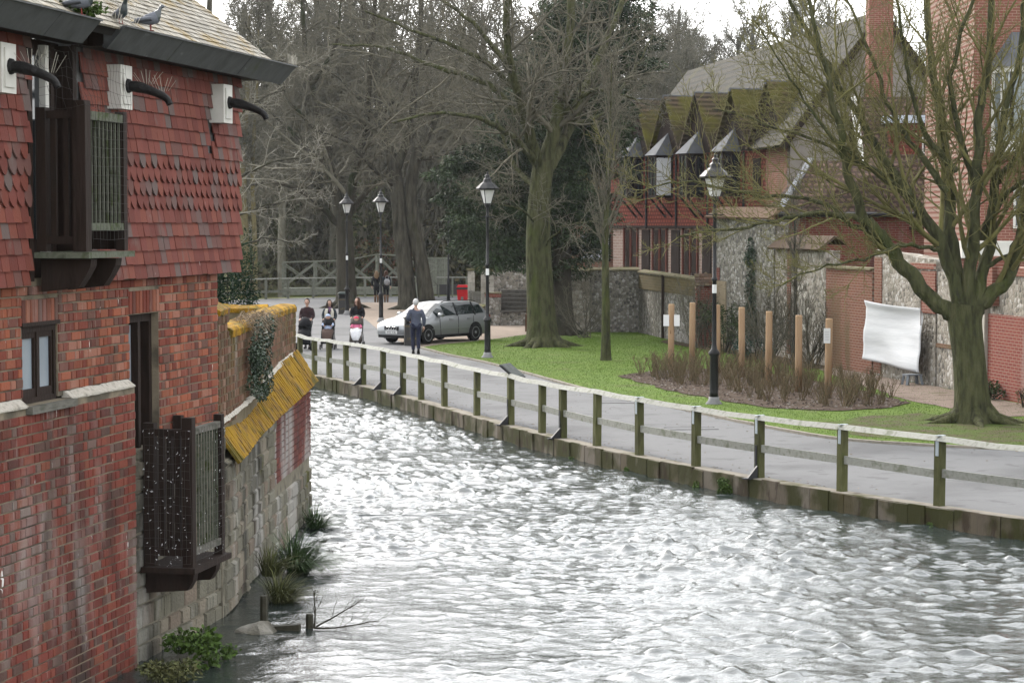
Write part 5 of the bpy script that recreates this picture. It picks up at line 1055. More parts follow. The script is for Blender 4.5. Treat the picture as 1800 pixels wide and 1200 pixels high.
m_stonepale = mk('ashlar', [(.42, .39, .33), (.50, .47, .41), (.33, .30, .25)], scale=3, rough=.9, bump=.4, rand=.12, stains=[(1.5, .58, .1, (1, 1, .5), (.20, .18, .13), .6)])
m_render = mk('tan_render', [(.33, .26, .17), (.40, .33, .23)], scale=1.2, rough=.95, bump=.3, stains=[(1.4, .55, .12, (1, 1, .3), (.22, .17, .11), .6)])
def gwall(label, a, b, z1, mat, th=.4, name='garden_wall', z1b=None, cope=None, copeh=.14, face_part='face'):
    a, b = Vector((*a, 0)), Vector((*b, 0)); d = b - a; L = d.length; t = thing(name, label, 'wall', a, math.atan2(d.y, d.x)); z1b = z1 if z1b is None else z1b
    m = MB(); n_ = max(2, int(L / 1.0)); th2 = -th
    rings = []
    for i in range(n_ + 1):
        x = L * i / n_; zt = z1 + (z1b - z1) * i / n_ + random.Random(i * 7 + int(L * 10)).uniform(-.02, .02); o = .02 * math.sin(x * 2.1); rings.append([(x, o, -.2), (x, o, zt), (x, th2, zt), (x, th2, -.2)])
    m.loft(rings); m.build(face_part, mat, t)
    if cope:
        m = MB(); rings = [];
        for i in range(n_ + 1):
            x = L * i / n_ ; zt = z1 + (z1b - z1) * i / n_ - .02; rings.append([(x, .07, zt), (x, .06, zt + .05), (x, th2 / 2, zt + copeh), (x, th2 - .06, zt + .05), (x, th2 - .07, zt)])
        m.loft(rings); m.build('coping', cope, t)
    return t
# walls run from far to near; local y points to the lawn side (a->b heads towards the viewer, lawn on its left is -x: th sign handled by order)
def gw(label, far, near, z1, mat, **k): return gwall(label, far, near, z1, mat, **k)
gw('pale flint wall end beside the yew trunk', (3.0, 83.75), (2.15, 83.75), 2.38, m_flint2, cope=m_cope)
gw('shadowed flint wall section behind the slim young tree', (4.95, 84.0), (3.02, 83.95), 2.42, m_flint, cope=m_cope)
t = gw('mossy flint wall with a brick top course turning towards the lamp post', (6.35, 74.3), (4.92, 83.9), 2.30, m_flint, z1b=2.36, cope=m_cope, copeh=.12)
m = MB(); m.bx(-.0, 9.6, -.002, .028, 1.72, 2.28); m.build('brick_band', brickmat('mossy_band_brick', [(.17, .13, .065), (.22, .17, .09), (.13, .11, .05)], mc=(.20, .17, .10), ch=.1, bl=.3), t)
m = MB(); m.bx(5.0, 5.12, .03, .12, 0, 2.35); m.build('drain_pipe', mk('rusty_pipe', [(.03, .022, .016), (.05, .035, .025)], scale=5, rough=.8), t)
# pier with a little tiled cap
t = thing('brick_pier', 'brick pier with a little tiled cap at the end of the mossy wall', 'pier', (6.62, 73.85, 0)); m = MB(); m.bx(-.35, .35, -.3, .3, 0, 2.15); m.build('shaft', m_rb2, t)
m_otile = mk('old_clay_tile', [(.16, .095, .06), (.12, .08, .055), (.19, .12, .08), (.14, .105, .06)], scale=8, rough=.95, bump=.6, by_rand=True, rand=.2, stains=[(2, .60, .1, (1, 1, 1), (.14, .12, .05), .6)])
for k in range(4):
    for j in range(5):
        m = MB(); m.box((-.32 + j * .16, -.40 + k * .10, 2.17 + k * .10), (.155, .15, .03), rot=Matrix.Rotation(.7, 3, 'X')); m.build('cap_tile', m_otile, t)
m = MB(); m.prism([(-.36, -.4), (.36, -.4), (.36, .4), (-.36, .4)], 2.12, 2.15); m.lathe([(.42, 2.15), (.25, 2.35), (.06, 2.55), (.02, 2.58)], n=4, ang=math.pi / 4); m.build('cap', m_otile, t)
t = gw('tall grey flint wall streaked with ivy behind the lamp post', (8.35, 68.9), (6.85, 73.5), 4.35, m_flint, th=.5, z1b=4.4)
m = MB(); m.bx(3.7, 4.85, -.01, .05, 0, 2.3); m.build('render_patch', m_render, t)
m = MB(); m.bx(4.3, 4.8, -.01, .035, 2.32, 2.75); m.build('brick_patch', m_rb2, t)
Cc, Dd = clump_cloud([((1.6 + .35 * rr_.uniform(-1, 1), .06, rr_.uniform(.6, 4.1)), (.22, .08, .3)) for _ in range(22)], 1400, 55); o = obj('ivy', leaf_mesh('ivy', Cc, Dd, .09, m_ivy, 1.5, .3, 7), t)
m = MB(); rings = []
m.slab([(-.1, .25, 4.36), (5.0, .25, 4.42), (5.0, -.35, 4.75), (-.1, -.35, 4.7)], .06); m.build('tile_coping', m_otile, t)
t = gw('flint wall with a tiled coping and stone blocks behind the thin sapling', (9.25, 63.8), (8.36, 68.8), 3.45, m_flint2, th=.45)
m = MB(); m.slab([(-.05, .22, 3.42), (5.1, .22, 3.42), (5.1, -.3, 3.82), (-.05, -.3, 3.82)], .07); m.slab([(-.05, -.3, 3.82), (5.1, -.3, 3.82), (5.1, -.6, 3.6), (-.05, -.6, 3.6)], .07); m.build('tile_coping', m_otile, t)
for i in range(16):
    x, z = rr_.uniform(1.2, 2.6), 1.1 + .24 * (i % 6); m = MB(); m.box((x, .03, z), (rr_.uniform(.3, .45), .05, .225)); m.build('stone_block', m_stonepale, t)
m = MB(); m.bx(3.3, 3.65, -.01, .04, .2, 3.4); m.build('brick_quoin', m_rb1, t)
t = gw('brick wall pier with yellow staining beside the white sheet', (10.05, 60.3), (9.27, 63.7), 2.95, m_rb1, th=.55, cope=m_cope, copeh=.08)
t = gw('buff flint wall that the white sheet hangs on', (10.98, 56.0), (10.1, 60.2), 3.30, m_flint2, th=.45, z1b=3.5)
m = MB(); m.bx(-.02, .9, -.01, .035, 1.9, 3.0); m.build('brick_quoin', m_rb3, t); m = MB(); m.bx(3.7, 4.25, -.01, .035, .1, 3.3); m.build('brick_quoin', m_rb1, t)
m = MB(); m.bx(0, 1.6, -.5, .06, 3.05, 3.2); m.build('brick_top', m_rb3, t)
t = gw('flint wall with a brick string course behind the spreading tree', (11.55, 53.2), (11.0, 55.9), 3.0, m_flint2, th=.45)
m = MB(); m.bx(0, 2.75, -.01, .03, 1.05, 1.15); m.build('brick_course', m_rb1, t)
t = gw('stained red brick wall with flint above beside the concrete post', (13.2, 43.5), (11.6, 53.0), 3.15, m_flint2, th=.45)
m = MB(); m.bx(0, 9.6, -.01, .05, -.1, 2.05); m.build('brick_face', m_rb2, t); m = MB(); m.bx(0, 9.6, -.5, .06, 3.0, 3.2); m.build('brick_top', m_rb3, t); m = MB(); m.bx(9.3, 9.62, -.03, .14, 0, 2.25); m.build('concrete_post', m_stonepale, t)
m = MB(); m.bx(8.75, 9.25, -.45, .18, 2.25, 3.45); m.build('brick_pier', m_rb3, t)

# ================================================================== houses
def pipe(m, pts, r=.05): m.tube(pts, r, 6)
m_ctile = mk('cottage_wall_tile', [(.27, .075, .05), (.33, .105, .07), (.22, .06, .042)], scale=4, rough=.9, bump=.6, bscale=20, pattern=('brick', .17, .22, (.09, .025, .02), RB, .22), pos='object', stains=[(.5, .60, .12, (1, 1, .4), (.16, .06, .04), .6)])
m_mossroof = mk('mossy_clay_tiles', [(.15, .105, .07), (.20, .15, .10), (.11, .085, .055)], scale=3, rough=.95, bump=1.0, bscale=12, bdist=.05, pattern=('brick', .2, .24, (.03, .024, .016), RB, .26), pos='object', stains=[(.6, .47, .14, (1, 1, 1), (.13, .12, .022), .85), (1.4, .60, .1, (1, 1, 1), (.06, .055, .03), .6)])
m_slate = mk('stone_slates', [(.080, .070, .050), (.105, .093, .07), (.06, .053, .038)], scale=2, rough=.85, bump=1.0, bscale=10, bdist=.05, pattern=('brick', .34, .42, (.03, .03, .026), RB, .2), pos='object', stains=[(.4, .52, .15, (1, 1, 1), (.085, .08, .03), .7)])
m_brtile = mk('brown_roof_tiles', [(.17, .11, .08), (.22, .145, .105), (.13, .085, .065)], scale=2, rough=.95, bump=1.0, bscale=12, bdist=.05, pattern=('brick', .17, .22, (.035, .022, .017), RB, .25), pos='object', stains=[(.7, .60, .1, (1, 1, 1), (.12, .11, .06), .6)])
m_leadsheet = mk('lead_sheet', [(.10, .105, .115), (.15, .155, .165)], scale=2, rough=.75, bump=.2)
m_panel = mk('white_panel', [(.60, .63, .66), (.68, .70, .72)], scale=1.5, rough=.6); m_curt = mk('net_curtain', [(.42, .44, .50), (.52, .54, .60)], scale=5, rough=.8, stretch=(6, 6, .5))
TB = Vector((10.4, 88, 0)); cot = thing('cottage_terrace', 'red tile hung cottage terrace with steep mossy gables and black oriel windows', 'house', TB, math.atan2(.902, -.436))
m = MB(); m.bx(-1.5, 13.4, -7, -.12, 0, 4.12); m.build('ground_floor_wall', m_pbk, cot); m = MB(); m.bx(-1.5, 13.4, -7, 0, 4.12, 7.3); m.build('tile_hung_wall', m_ctile, cot)
m = MB(); m.bx(-1.5, 13.42, -.1, .04, 4.02, 4.14); m.build('sill_beam', m_darkwood, cot)
UN = [2.14, 5.03, 7.69, 10.34]
for i, un in enumerate(UN + [12.75, -.6]):
    uc = un + .36; hw = 1.34; zr, ze = 9.75, 7.25
    if i == 4: hw = .75; uc = 12.7; zr = 9.0
    if i == 5: uc = -.25; hw = 1.5; zr = 9.9
    g = MB()
    for sd in (-1, 1): g.slab([(uc, .3, zr), (uc + sd * hw, .3, ze), (uc + sd * hw, -5.5, ze), (uc, -5.5, zr)][::sd], .09)
    rf = g.build('roof', m_mossroof, cot); g = MB(); g.tube([(uc, .32, zr + .02), (uc, -5.5, zr + .02)], .09, 6); g.build('ridge', m_leadsheet, rf)
    g = MB(); g.add([(uc, .06, zr - .1), (uc - hw, .06, ze - .02), (uc + hw, .06, ze - .02), (uc, -.02, zr - .1), (uc - hw, -.02, ze - .02), (uc + hw, -.02, ze - .02)], [(0, 1, 2), (5, 4, 3), (0, 3, 4, 1), (1, 4, 5, 2), (2, 5, 3, 0)]); g.build('gable', m_darkwood, cot)
    if i == 5:
        for wa in (-.9, .55): g = MB(); g.bx(wa, wa + .55, .0, .05, 5.3, 6.9); g.build('window', m_darkwood, cot)
    if i >= 4: continue
    # oriel
    a, b, o1, z0, z1 = un, un + .72, .85, 5.45, 7.1
    g = MB(); fr = .09
    for u_ in (a, b - fr): g.bx(u_, u_ + fr, .0, fr, z0, z1); g.bx(u_, u_ + fr, o1 - fr, o1, z0, z1)
    g.bx(a, b, 0, o1, z0 - .1, z0); g.bx(a, b, 0, o1, z1, z1 + .1); g.bx(a + .33, a + .39, o1 - .06, o1 + .004, z0, z1); g.bx(a - .004, a + .06, .40, .46, z0, z1)
    OR = g.build('oriel_window', m_darkwood, cot); g = MB(); g.bx(a + fr, b - fr, o1 - .045, o1 - .03, z0, z1); g.build('pane', m_glass, OR)
    g = MB(); g.bx(a + .03, a + .045, fr, o1 - fr, z0, z1); g.build('pane', m_panel if i == 2 else m_glass, OR); g = MB(); g.bx(b - .045, b - .03, fr, o1 - fr, z0, z1); g.build('pane', m_glass, OR)
    if i == 2: g = MB(); g.bx(a - .012, a + .028, .12, o1 - .02, z0 + .02, z1 - .02); g.build('panel', m_panel, OR)
    g = MB(); g.add([(a - .12, 0, z1 + .1), (a - .12, o1 + .12, z1 + .1), (b + .12, o1 + .12, z1 + .1), (b + .12, 0, z1 + .1), ((a + b) / 2, .0, z1 + 1.15)], [(0, 1, 4), (1, 2, 4), (2, 3, 4), (3, 0, 4), (3, 2, 1, 0)]); g.build('lead_roof', m_leadsheet, OR)
    for u_ in (a + .03, b - .1): g = MB(); g.beam((u_ + .03, o1 - .05, z0 - .08), (u_ + .03, .0, z0 - .95), .07, .07); g.build('strut', m_darkwood, OR)
    g = MB(); pipe(g, [(un - .35, .06, 7.2), (un - .35, .06, 4.0)], .05); g.build('down_pipe', m_iron, cot)
    g = MB(); g.bx(un - .45, un + .25, -.1, -.05, .3, 3.95); g.build('door', m_darkwood, cot)
    for wa, wb in ((.75, 1.12), (1.42, 1.75)): g = MB(); g.bx(un + wa, un + wb, -.1, -.06, .5, 3.95); g.build('window', m_darkwood, cot)
    for wa in (.62, 1.22, 1.86): g = MB(); g.bx(un + wa, un + wa + .08, -.1, -.02, 0, 4.02); g.build('timber_post', mk('red_brown_post', [(.16, .06, .045)], scale=4) if 'red_brown_post' not in MATS else MATS['red_brown_post'], cot)
wing = thing('cottage_wing', 'low brick cottage wing with net curtained window half hidden by the yew', 'house', (2.5, 101, 0)); m = MB(); m.bx(0, 2.35, 0, 6, 0, 4.4); m.build('wall', m_rb1, wing)
m = MB(); m.bx(.66, 2.1, -.05, .0, 2.45, 3.75); wf = m.build('window', m_darkwood, wing)
for x in (.74, 1.42): m = MB(); m.bx(x, x + .6, -.07, -.052, 2.55, 3.65); m.build('pane', m_curt, wf)
m = MB(); m.slab([(-.2, -.3, 4.3), (2.6, -.3, 4.3), (2.6, 3, 7.2), (-.2, 3, 7.2)], .12); m.slab([(2.6, 6.3, 4.3), (-.2, 6.3, 4.3), (-.2, 3, 7.2), (2.6, 3, 7.2)], .12); m.build('roof', m_mossroof, wing)
# hall with the great slate roof
hall = thing('slate_roofed_hall', 'long hall with a great grey slate roof and dark brick gable', 'house', (14.4, 85, 0), math.atan2(.99, -.139)); HW, RZ, EZ = 3.6, 12.45, 7.7
m = MB(); P = [(0, -HW, 0), (0, HW, 0), (0, HW, EZ), (0, 0, RZ - .05), (0, -HW, EZ)]; m.add(P + [(x + .4, y, z) for x, y, z in P], [(0, 4, 3, 2, 1), (5, 6, 7, 8, 9), (0, 1, 6, 5), (1, 2, 7, 6), (4, 0, 5, 9)]); 
m.v = m.v
g_ = m.build('gable_wall', mk('dark_gable_brick_wall', [(.13, .10, .085), (.19, .15, .12), (.10, .08, .07)], scale=3, rough=.95, bump=.5, pattern=('brick', .085, .25, (.40, .37, .33), (-math.pi / 2, 0, -math.pi / 2)), pos='object'), hall)
m = MB(); m.bx(.4, 34, -HW, -HW + .3, 0, EZ); m.bx(.4, 34, HW - .3, HW, 0, EZ); m.build('side_wall', m_rb1, hall)
m = MB()
for sd in (-1, 1): m.slab([(-.3, 0, RZ), (34, 0, RZ), (34, sd * (HW + .4), EZ - .5), (-.3, sd * (HW + .4), EZ - .5)][::-sd], .12)
rf = m.build('roof', m_slate, hall); m = MB()
for sd in (-1, 1): m.beam((-.32, 0, RZ - .05), (-.32, sd * (HW + .4), EZ - .55), .06, .26)
m.build('bargeboard', m_darkwood, rf)
ch = thing('chimney_stack', 'tall red brick chimney stack rising behind the lean-to roof', 'chimney', (14.05, 83.2, 0)); m = MB(); m.bx(-.46, .46, -.4, .4, 4, 13.4); m.bx(-.52, .52, -.46, .46, 12.9, 13.2); m.bx(-.75, .75, -.4, .42, 4, 7.0); m.build('stack', m_rb3, ch)
for x in (-.22, .22): m = MB(); m.lathe([(.14, 13.4), (.11, 13.9), (.13, 13.95)], (x, 0, 0), 8); m.build('pot', m_otile, ch)
lean = thing('lean_to_outhouse', 'red brick outhouse with hipped tile roof and black gutter behind the flint wall', 'outhouse', (8.75, 70.6, 0)); m = MB(); m.bx(.25, 4.2, 0, 4, 0, 4.55); m.build('wall', m_rb2, lean)
m = MB(); m.add([(-.1, -.35, 4.55), (4.6, -.35, 4.55), (4.6, 2.6, 6.35), (1.35, 2.6, 6.35), (-.1, 4.3, 4.55)], [(0, 1, 2, 3), (0, 3, 4), (0, 4, 2, 1), (3, 2, 4)]); rf = m.build('roof', m_brtile, lean)
m = MB(); m.tube([(-.12, -.42, 4.52), (4.6, -.42, 4.52)], .08, 8); m.build('gutter', m_iron, lean); m = MB(); m.beam((-.12, -.38, 4.62), (1.35, 2.6, 6.42), .22, .06); m.build('lead_hip', mk('pale_lead', [(.26, .27, .29)], rough=.7), lean)
tr_ = thing('dormered_house', 'brown tiled house with a tile hung dormer and white window behind the tree', 'house', (12.7, 76, 0)); m = MB(); m.bx(0, 5.5, .3, 7, 0, 4.2); m.build('wall', m_rb3, tr_)
m = MB(); m.slab([(-.1, 0, 4.1), (5.8, 0, 4.1), (5.8, 4.2, 8.9), (-.1, 4.2, 8.9)], .12); m.slab([(5.8, 8.4, 4.1), (-.1, 8.4, 4.1), (-.1, 4.2, 8.9), (5.8, 4.2, 8.9)], .12); m.build('roof', m_brtile, tr_)
m = MB(); m.beam((-.12, -.05, 4.05), (-.12, 4.2, 8.9), .05, .24, up=(1, 0, 0)); m.build('bargeboard', m_white, tr_)
m = MB(); m.bx(.95, 2.75, 2.3, 4.6, 6.2, 7.85); D_ = m.build('dormer', m_ctile, tr_); m = MB(); m.bx(.8, 2.9, 2.1, 4.8, 7.85, 8.12); m.build('fascia', mk('blue_white_paint', [(.50, .55, .62)], rough=.5), D_)
m = MB(); m.bx(2.1, 2.65, 2.26, 2.3, 6.75, 7.5); wf = m.build('window', m_white, D_); m = MB(); m.bx(2.15, 2.6, 2.24, 2.256, 6.8, 7.1); m.bx(2.15, 2.6, 2.24, 2.256, 7.15, 7.45); m.build('pane', m_glass, wf)
rh = thing('red_brick_house', 'tall red brick house with white bay window and white bargeboard', 'house', (12.85, 60.5, 0)); m = MB(); P = [(0, 0, 0), (8, 0, 0), (8, 0, 8.2), (3.9, 0, 12.8), (0, 0, 9.2)]; P = [(0, 0, 0), (8, 0, 0), (8, 0, 7.0), (1.0, 0, 11.9), (0, 0, 11.2)]
m.add(P + [(x, 7, z) for x, y, z in P], [(0, 1, 2, 3, 4), (9, 8, 7, 6, 5), (0, 4, 9, 5), (4, 3, 8, 9), (3, 2, 7, 8), (2, 1, 6, 7)]); m.build('wall', m_rb3, rh)
m = MB(); m.beam((1.0, -.06, 11.95), (8.2, -.06, 6.9), .10, .30, up=(0, -1, 0)); m.build('bargeboard', m_white, rh)
bw = MB(); x0, x1, z0, z1 = .55, 3.0, 6.45, 8.55
def oct_(dx, z): return [(x0 - dx, 0, z), (x0 + .35 - dx * .5, -.75 - dx, z), (x1 - .35 + dx * .5, -.75 - dx, z), (x1 + dx, 0, z)]
bw.loft([oct_(.05, z0 - .25), oct_(.08, z0 - .05), oct_(.08, z0 + .08)]); bw.loft([oct_(.06, z1 - .15), oct_(.10, z1)])
for a, b in zip(oct_(0, z0), oct_(0, z0)[1:]):
    A_, B_ = Vector(a), Vector(b); k_ = 2 if (B_ - A_).length < 1.2 else 4
    for i in range(k_ + 1): p = A_ + (B_ - A_) * i / k_; bw.beam(p, p + Vector((0, 0, z1 - z0)), .09, .09)
BW = bw.build('bay_window', m_white, rh); m = MB(); m.loft([oct_(-.03, z0), oct_(-.03, z1)]); m.build('pane', mk('bay_glass', [(.16, .19, .19), (.24, .28, .28)], scale=1.5, rough=.15, spec=.6), BW)
m = MB(); O_ = oct_(.16, z1); m.add(O_ + [(x0 + .5, 0, z1 + 1.0), (x1 - .5, 0, z1 + 1.0)], [(0, 1, 4), (1, 2, 5, 4), (2, 3, 5), (0, 4, 5, 3), (3, 2, 1, 0)]); lr = m.build('lead_roof', m_leadsheet, BW)
m = MB(); m.bx(1.15, 2.2, -.04, 0, 4.1, 5.3); wf = m.build('window', m_white, rh); m = MB(); m.bx(1.22, 2.13, -.06, -.042, 4.17, 5.23); m.build('pane', m_glass, wf)
m = MB(); m.bx(-.6, 2.2, -1.6, 0, 3.3, 3.75); m.build('porch_fascia', m_white, rh); m = MB(); m.bx(-.5, 2.1, -1.5, 0, 0, 3.3); m.build('porch', m_rb3, rh)
# ================================================================== street furniture
m_lampglass = mk('lantern_glass', [(.55, .55, .53), (.66, .66, .64)], scale=4, rough=.25, spec=.5); m_sticker = mk('white_sticker', [(.75, .75, .74)], rough=.6); m_castgrey = mk('grey_cast_base', [(.20, .20, .20), (.28, .28, .28)], scale=6, rough=.6)
def lamp(label, x, y, k=1.0, rz=.4):
    t = thing('street_lamp', label, 'lamp', (x, y, 0), rz, 'lanterns along the path'); t.scale = (k, k, k)
    m = MB(); m.lathe([(.20, 0), (.19, .05), (.13, .12), (.12, .2)], n=12); m.build('base', m_castgrey, t, True)
    m = MB(); m.lathe([(.11, .18), (.10, .3), (.095, 1.15), (.125, 1.18), (.13, 1.24), (.07, 1.32), (.055, 1.42), (.048, 2.9), (.07, 2.92), (.07, 2.97), (.046, 2.99), (.042, 4.4), (.06, 4.42), (.06, 4.47), (.04, 4.5), (.04, 4.72), (.09, 4.80), (.10, 4.86)], n=12); m.build('column', m_iron, t, True)
    m = MB(); m.tube([(-.22, 0, 4.44), (.22, 0, 4.44)], .014, 6); m.build('ladder_bar', m_iron, t)
    m = MB(); m.lathe([(.125, 4.87), (.255, 5.30)], n=4, ang=math.pi / 4); m.build('lantern_glass', m_lampglass, t)
    m = MB()
    for i in range(4):
        a = math.pi / 4 + i * math.pi / 2; c, s = math.cos(a), math.sin(a); m.tube([(c * .13, s * .13, 4.86), (c * .262, s * .262, 5.31)], .014, 4)
    m.lathe([(.27, 5.28), (.36, 5.30), (.37, 5.33), (.24, 5.46), (.15, 5.53), (.13, 5.58), (.14, 5.60), (.08, 5.66), (.07, 5.70), (.09, 5.72), (.03, 5.78), (.035, 5.81), (.005, 5.87)], n=8, ang=math.pi / 8); m.build('lantern_cap', m_iron, t)
    for z0, z1 in ((2.62, 2.82), (1.45, 1.63)): m = MB(); m.lathe([(.0535, z0), (.0525, z1)], n=12); m.build('sticker', m_sticker, t)
    return t
lamp('black lamp post standing at the edge of the rose bed, lantern caught in twigs', 4.72, 50.39); lamp('black lamp post on the lawn corner before the yew', -.77, 67.83); lamp('black lamp post on the gravel behind the front of the car', -5.63, 92.9, .97); lamp('black lamp post against the dark trunk behind the litter bin', -7.66, 100.4, .97)
t = thing('street_lamp', 'thin distant lamp post beside the red bin', 'lamp', (-3.45, 117.2, 0)); m = MB(); m.lathe([(.09, 0), (.08, 1.2), (.05, 1.3), (.045, 4.3), (.03, 4.4)], n=10); m.build('column', m_iron, t, True); m = MB(); m.box((0, 0, 4.45), (.2, .12, .1)); m.build('lantern_head', m_castgrey, t)
# bins
m_bin = mk('bin_black', [(.018, .016, .015), (.03, .027, .025)], scale=3, rough=.5, spec=.4); m_gold = mk('gold_paint', [(.30, .21, .07)], rough=.5)
def text_mesh(name, s, size, mat, parent, loc, rot, ext=.002):
    cu = bpy.data.curves.new(name, 'FONT'); cu.body = s; cu.size = size; cu.align_x = 'CENTER'; cu.align_y = 'CENTER'; cu.extrude = ext; o = bpy.data.objects.new(name, cu); COL.objects.link(o); bpy.context.view_layer.update()
    me = bpy.data.meshes.new_from_object(o.evaluated_get(bpy.context.evaluated_depsgraph_get())); bpy.data.objects.remove(o); me.materials.clear(); me.materials.append(mat); return obj(name, me, parent, loc, rot)
def litter_bin(label, x, y, rz, lid, text=True):
    t = thing('litter_bin', label, 'bin', (x, y, 0), rz); m = MB(); m.bx(-.25, .25, -.25, .25, 0, .72); m.bx(-.25, -.19, -.25, .25, .72, .93); m.bx(.19, .25, -.25, .25, .72, .93); m.bx(-.19, .19, .19, .25, .72, .93); m.bx(-.27, .27, -.27, .27, -.0, .04); m.build('body', m_bin, t)
    m = MB(); m.loft([[(-.28, -.28, .93), (.28, -.28, .93), (.28, .28, .93), (-.28, .28, .93)], [(-.27, -.27, .98), (.27, -.27, .98), (.27, .27, .98), (-.27, .27, .98)], [(-.15, -.15, 1.04), (.15, -.15, 1.04), (.15, .15, 1.04), (-.15, .15, 1.04)]]); m.build('lid', lid, t)
    for z in (.66, .685): m = MB(); m.bx(-.254, .254, -.2545, .2545, z, z + .008); m.build('gold_band', m_gold, t)
    if text: text_mesh('lettering', 'LITTER', .105, m_gold, t, (0, -.256, .24), (math.pi / 2, 0, 0))
litter_bin('black litter bin with gold lettering on the path corner beside the car', -3.50, 75.2, .12, m_bin)
litter_bin('black litter bin with domed lid on the gravel before the ivy grown trunk', -7.88, 101.2, .1, mk('bin_lid_green', [(.05, .065, .06)], rough=.4))
t = thing('red_bin', 'bright red bin with black flap beside the gate pier', 'bin', (-2.5, 109.5, 0)); m_red = mk('red_plastic', [(.50, .012, .018), (.58, .02, .025)], scale=2, rough=.35); m = MB(); m.loft([[(-.25, -.2, .35), (.25, -.2, .35), (.25, .2, .35), (-.25, .2, .35)], [(-.30, -.24, 1.02), (.30, -.24, 1.02), (.30, .24, 1.02), (-.30, .24, 1.02)], [(-.24, -.19, 1.12), (.24, -.19, 1.12), (.24, .19, 1.12), (-.24, .19, 1.12)]]); m.build('body', m_red, t); m = MB(); m.bx(-.33, .33, -.27, .27, .90, 1.0); m.build('flap', m_iron, t); m = MB(); m.bx(-.05, .05, -.05, .05, 0, .36); m.build('post', m_iron, t); m = MB(); m.box((-.02, -.25, .45), (.12, .04, .16)); m.build('lock', m_castgrey, t)
# reading board by the fence
t = thing('reading_board', 'black information lectern with tilted panel beside the river fence', 'sign', (river_x(45.9) + .17, 45.7, 0), -.35); m = MB(); m.bx(-.05, .05, -.05, .05, 0, 1.05); m.build('post', m_iron, t); R_ = Matrix.Rotation(math.radians(38), 3, 'Y')
m = MB(); m.box((.05, 0, 1.12), (.46, .62, .035), rot=R_); P_ = m.build('panel', m_iron, t); m = MB(); m.box((.06, 0, 1.142), (.40, .56, .01), rot=R_); m.build('print', mk('faded_print', [(.05, .06, .05), (.10, .11, .10)], scale=9, rough=.6), P_)
# wooden posts round the rose bed
m_stake = mk('new_timber', [(.36, .23, .13), (.43, .29, .175), (.31, .19, .10)], scale=6, rough=.8, bump=.3, stretch=(1, 1, .12), stains=[(9, .70, .04, (1, 1, .6), (.14, .07, .035), .8)])
sm = MB(); sm.lathe([(.088, -.1), (.088, 1.0), (.086, 1.90), (.078, 1.93)], n=14); sm_me = sm.mesh('round_post', m_stake, True)
for i, (px, py, Yd, extra) in enumerate([(1180, 655, 61.2, 'two white notices pinned to it'), (1217, 650, 62.3, None), (1262, 655, 60.6, None), (1305, 665, 58.9, None), (1352, 680, 56.2, None), (1405, 692, 53.8, None), (1457, 702, 51.9, 'a white notice pinned to its side')]):
    x = (px - 900) / FPX * Yd; t = thing('round_post', 'round pale timber post in the rose bed with ' + extra if extra else 'plain round pale timber post standing in the rose bed', 'post', (x, Yd, .03), 0, 'timber posts in the rose bed'); obj('shaft', sm_me, t); t.rotation_euler = (rr_.uniform(-.012, .012), rr_.uniform(-.012, .012), 0)
    if extra:
        for dx in ((-.15, .15) if i == 0 else (-.06,)): m = MB(); m.box((dx, -.095, 1.47 if i == 0 else 1.52), (.16, .006, .32 if i == 0 else .36), rz=.0); n_ = m.build('notice', m_sticker, t)
        if i == 6:
            for q in range(6): m = MB(); m.bx(-.12, -.01, -.1, -.0985, 1.41 + q * .04, 1.418 + q * .04); m.build('print_line', mk('print_grey', [(.35, .37, .42)]), t)
# white sheet hung on the wall, stool, rusty rod
m_sheet = mk('white_sheet', [(.56, .57, .59), (.64, .65, .66)], scale=2, rough=.7, bump=.25, bscale=6, stretch=(.5, .5, 5))
TL, TR, BL_, BR_ = Vector((9.99, 59.9, 2.12)), Vector((10.83, 56.2, 2.04)), Vector((9.90, 60.15, .48)), Vector((10.74, 56.25, .36)); rows_ = []
for j in range(25):
    v = j / 24; row = []
    for i in range(31):
        u = i / 30; p = (TL * (1 - u) + TR * u) * (1 - v) + (BL_ * (1 - u) + BR_ * u) * v; o = .03 * math.sin(u * 5 + v * 4) + .022 * math.sin(u * 3 - v * 9) * v + .045 * math.sin(u * 9 - v * 5.2) * v * .7 + .010 * math.sin(u * 2 + v * 14) + .003 * math.sin(v * 40 + u * 3) + (.10 if v < .12 else 0) * (1 - v * 8)
        row.append(p + Vector((-.95, -.22, 0)) * (.14 + o) + Vector((0, 0, -.03 * math.sin(u * math.pi) * (1 - v))))
    rows_.append(row)
m = MB(); m.loft(rows_, caps=False, closed=False); sh = m.build('hung_sheet', m_sheet, None, True); tag(sh, 'white plastic sheet hung crookedly on the flint wall', 'sheet'); sd_ = sh.modifiers.new('thick', 'SOLIDIFY'); sd_.thickness = .008
m = MB(); m.tube([TR + Vector((-.2, -.05, -.45)), TR + Vector((-.2, -.05, .25))], .014, 6); tag(m.build('iron_rod', mk('rust', [(.12, .05, .03)]), None), 'thin rusty rod holding the top of the white sheet', 'rod')
t = thing('step_stool', 'small grey plastic step stool below the white sheet', 'stool', (10.45, 56.3, .04), .3); m_gp = mk('grey_plastic', [(.20, .22, .24), (.26, .28, .30)], scale=3, rough=.5); m = MB(); m.bx(-.22, .22, -.15, .15, .24, .28); m.build('top', m_gp, t)
for sx in (-1, 1):
    for sy in (-1, 1): m = MB(); m.beam((sx * .18, sy * .12, .24), (sx * .22, sy * .15, 0), .07, .06); m.build('leg', m_gp, t)
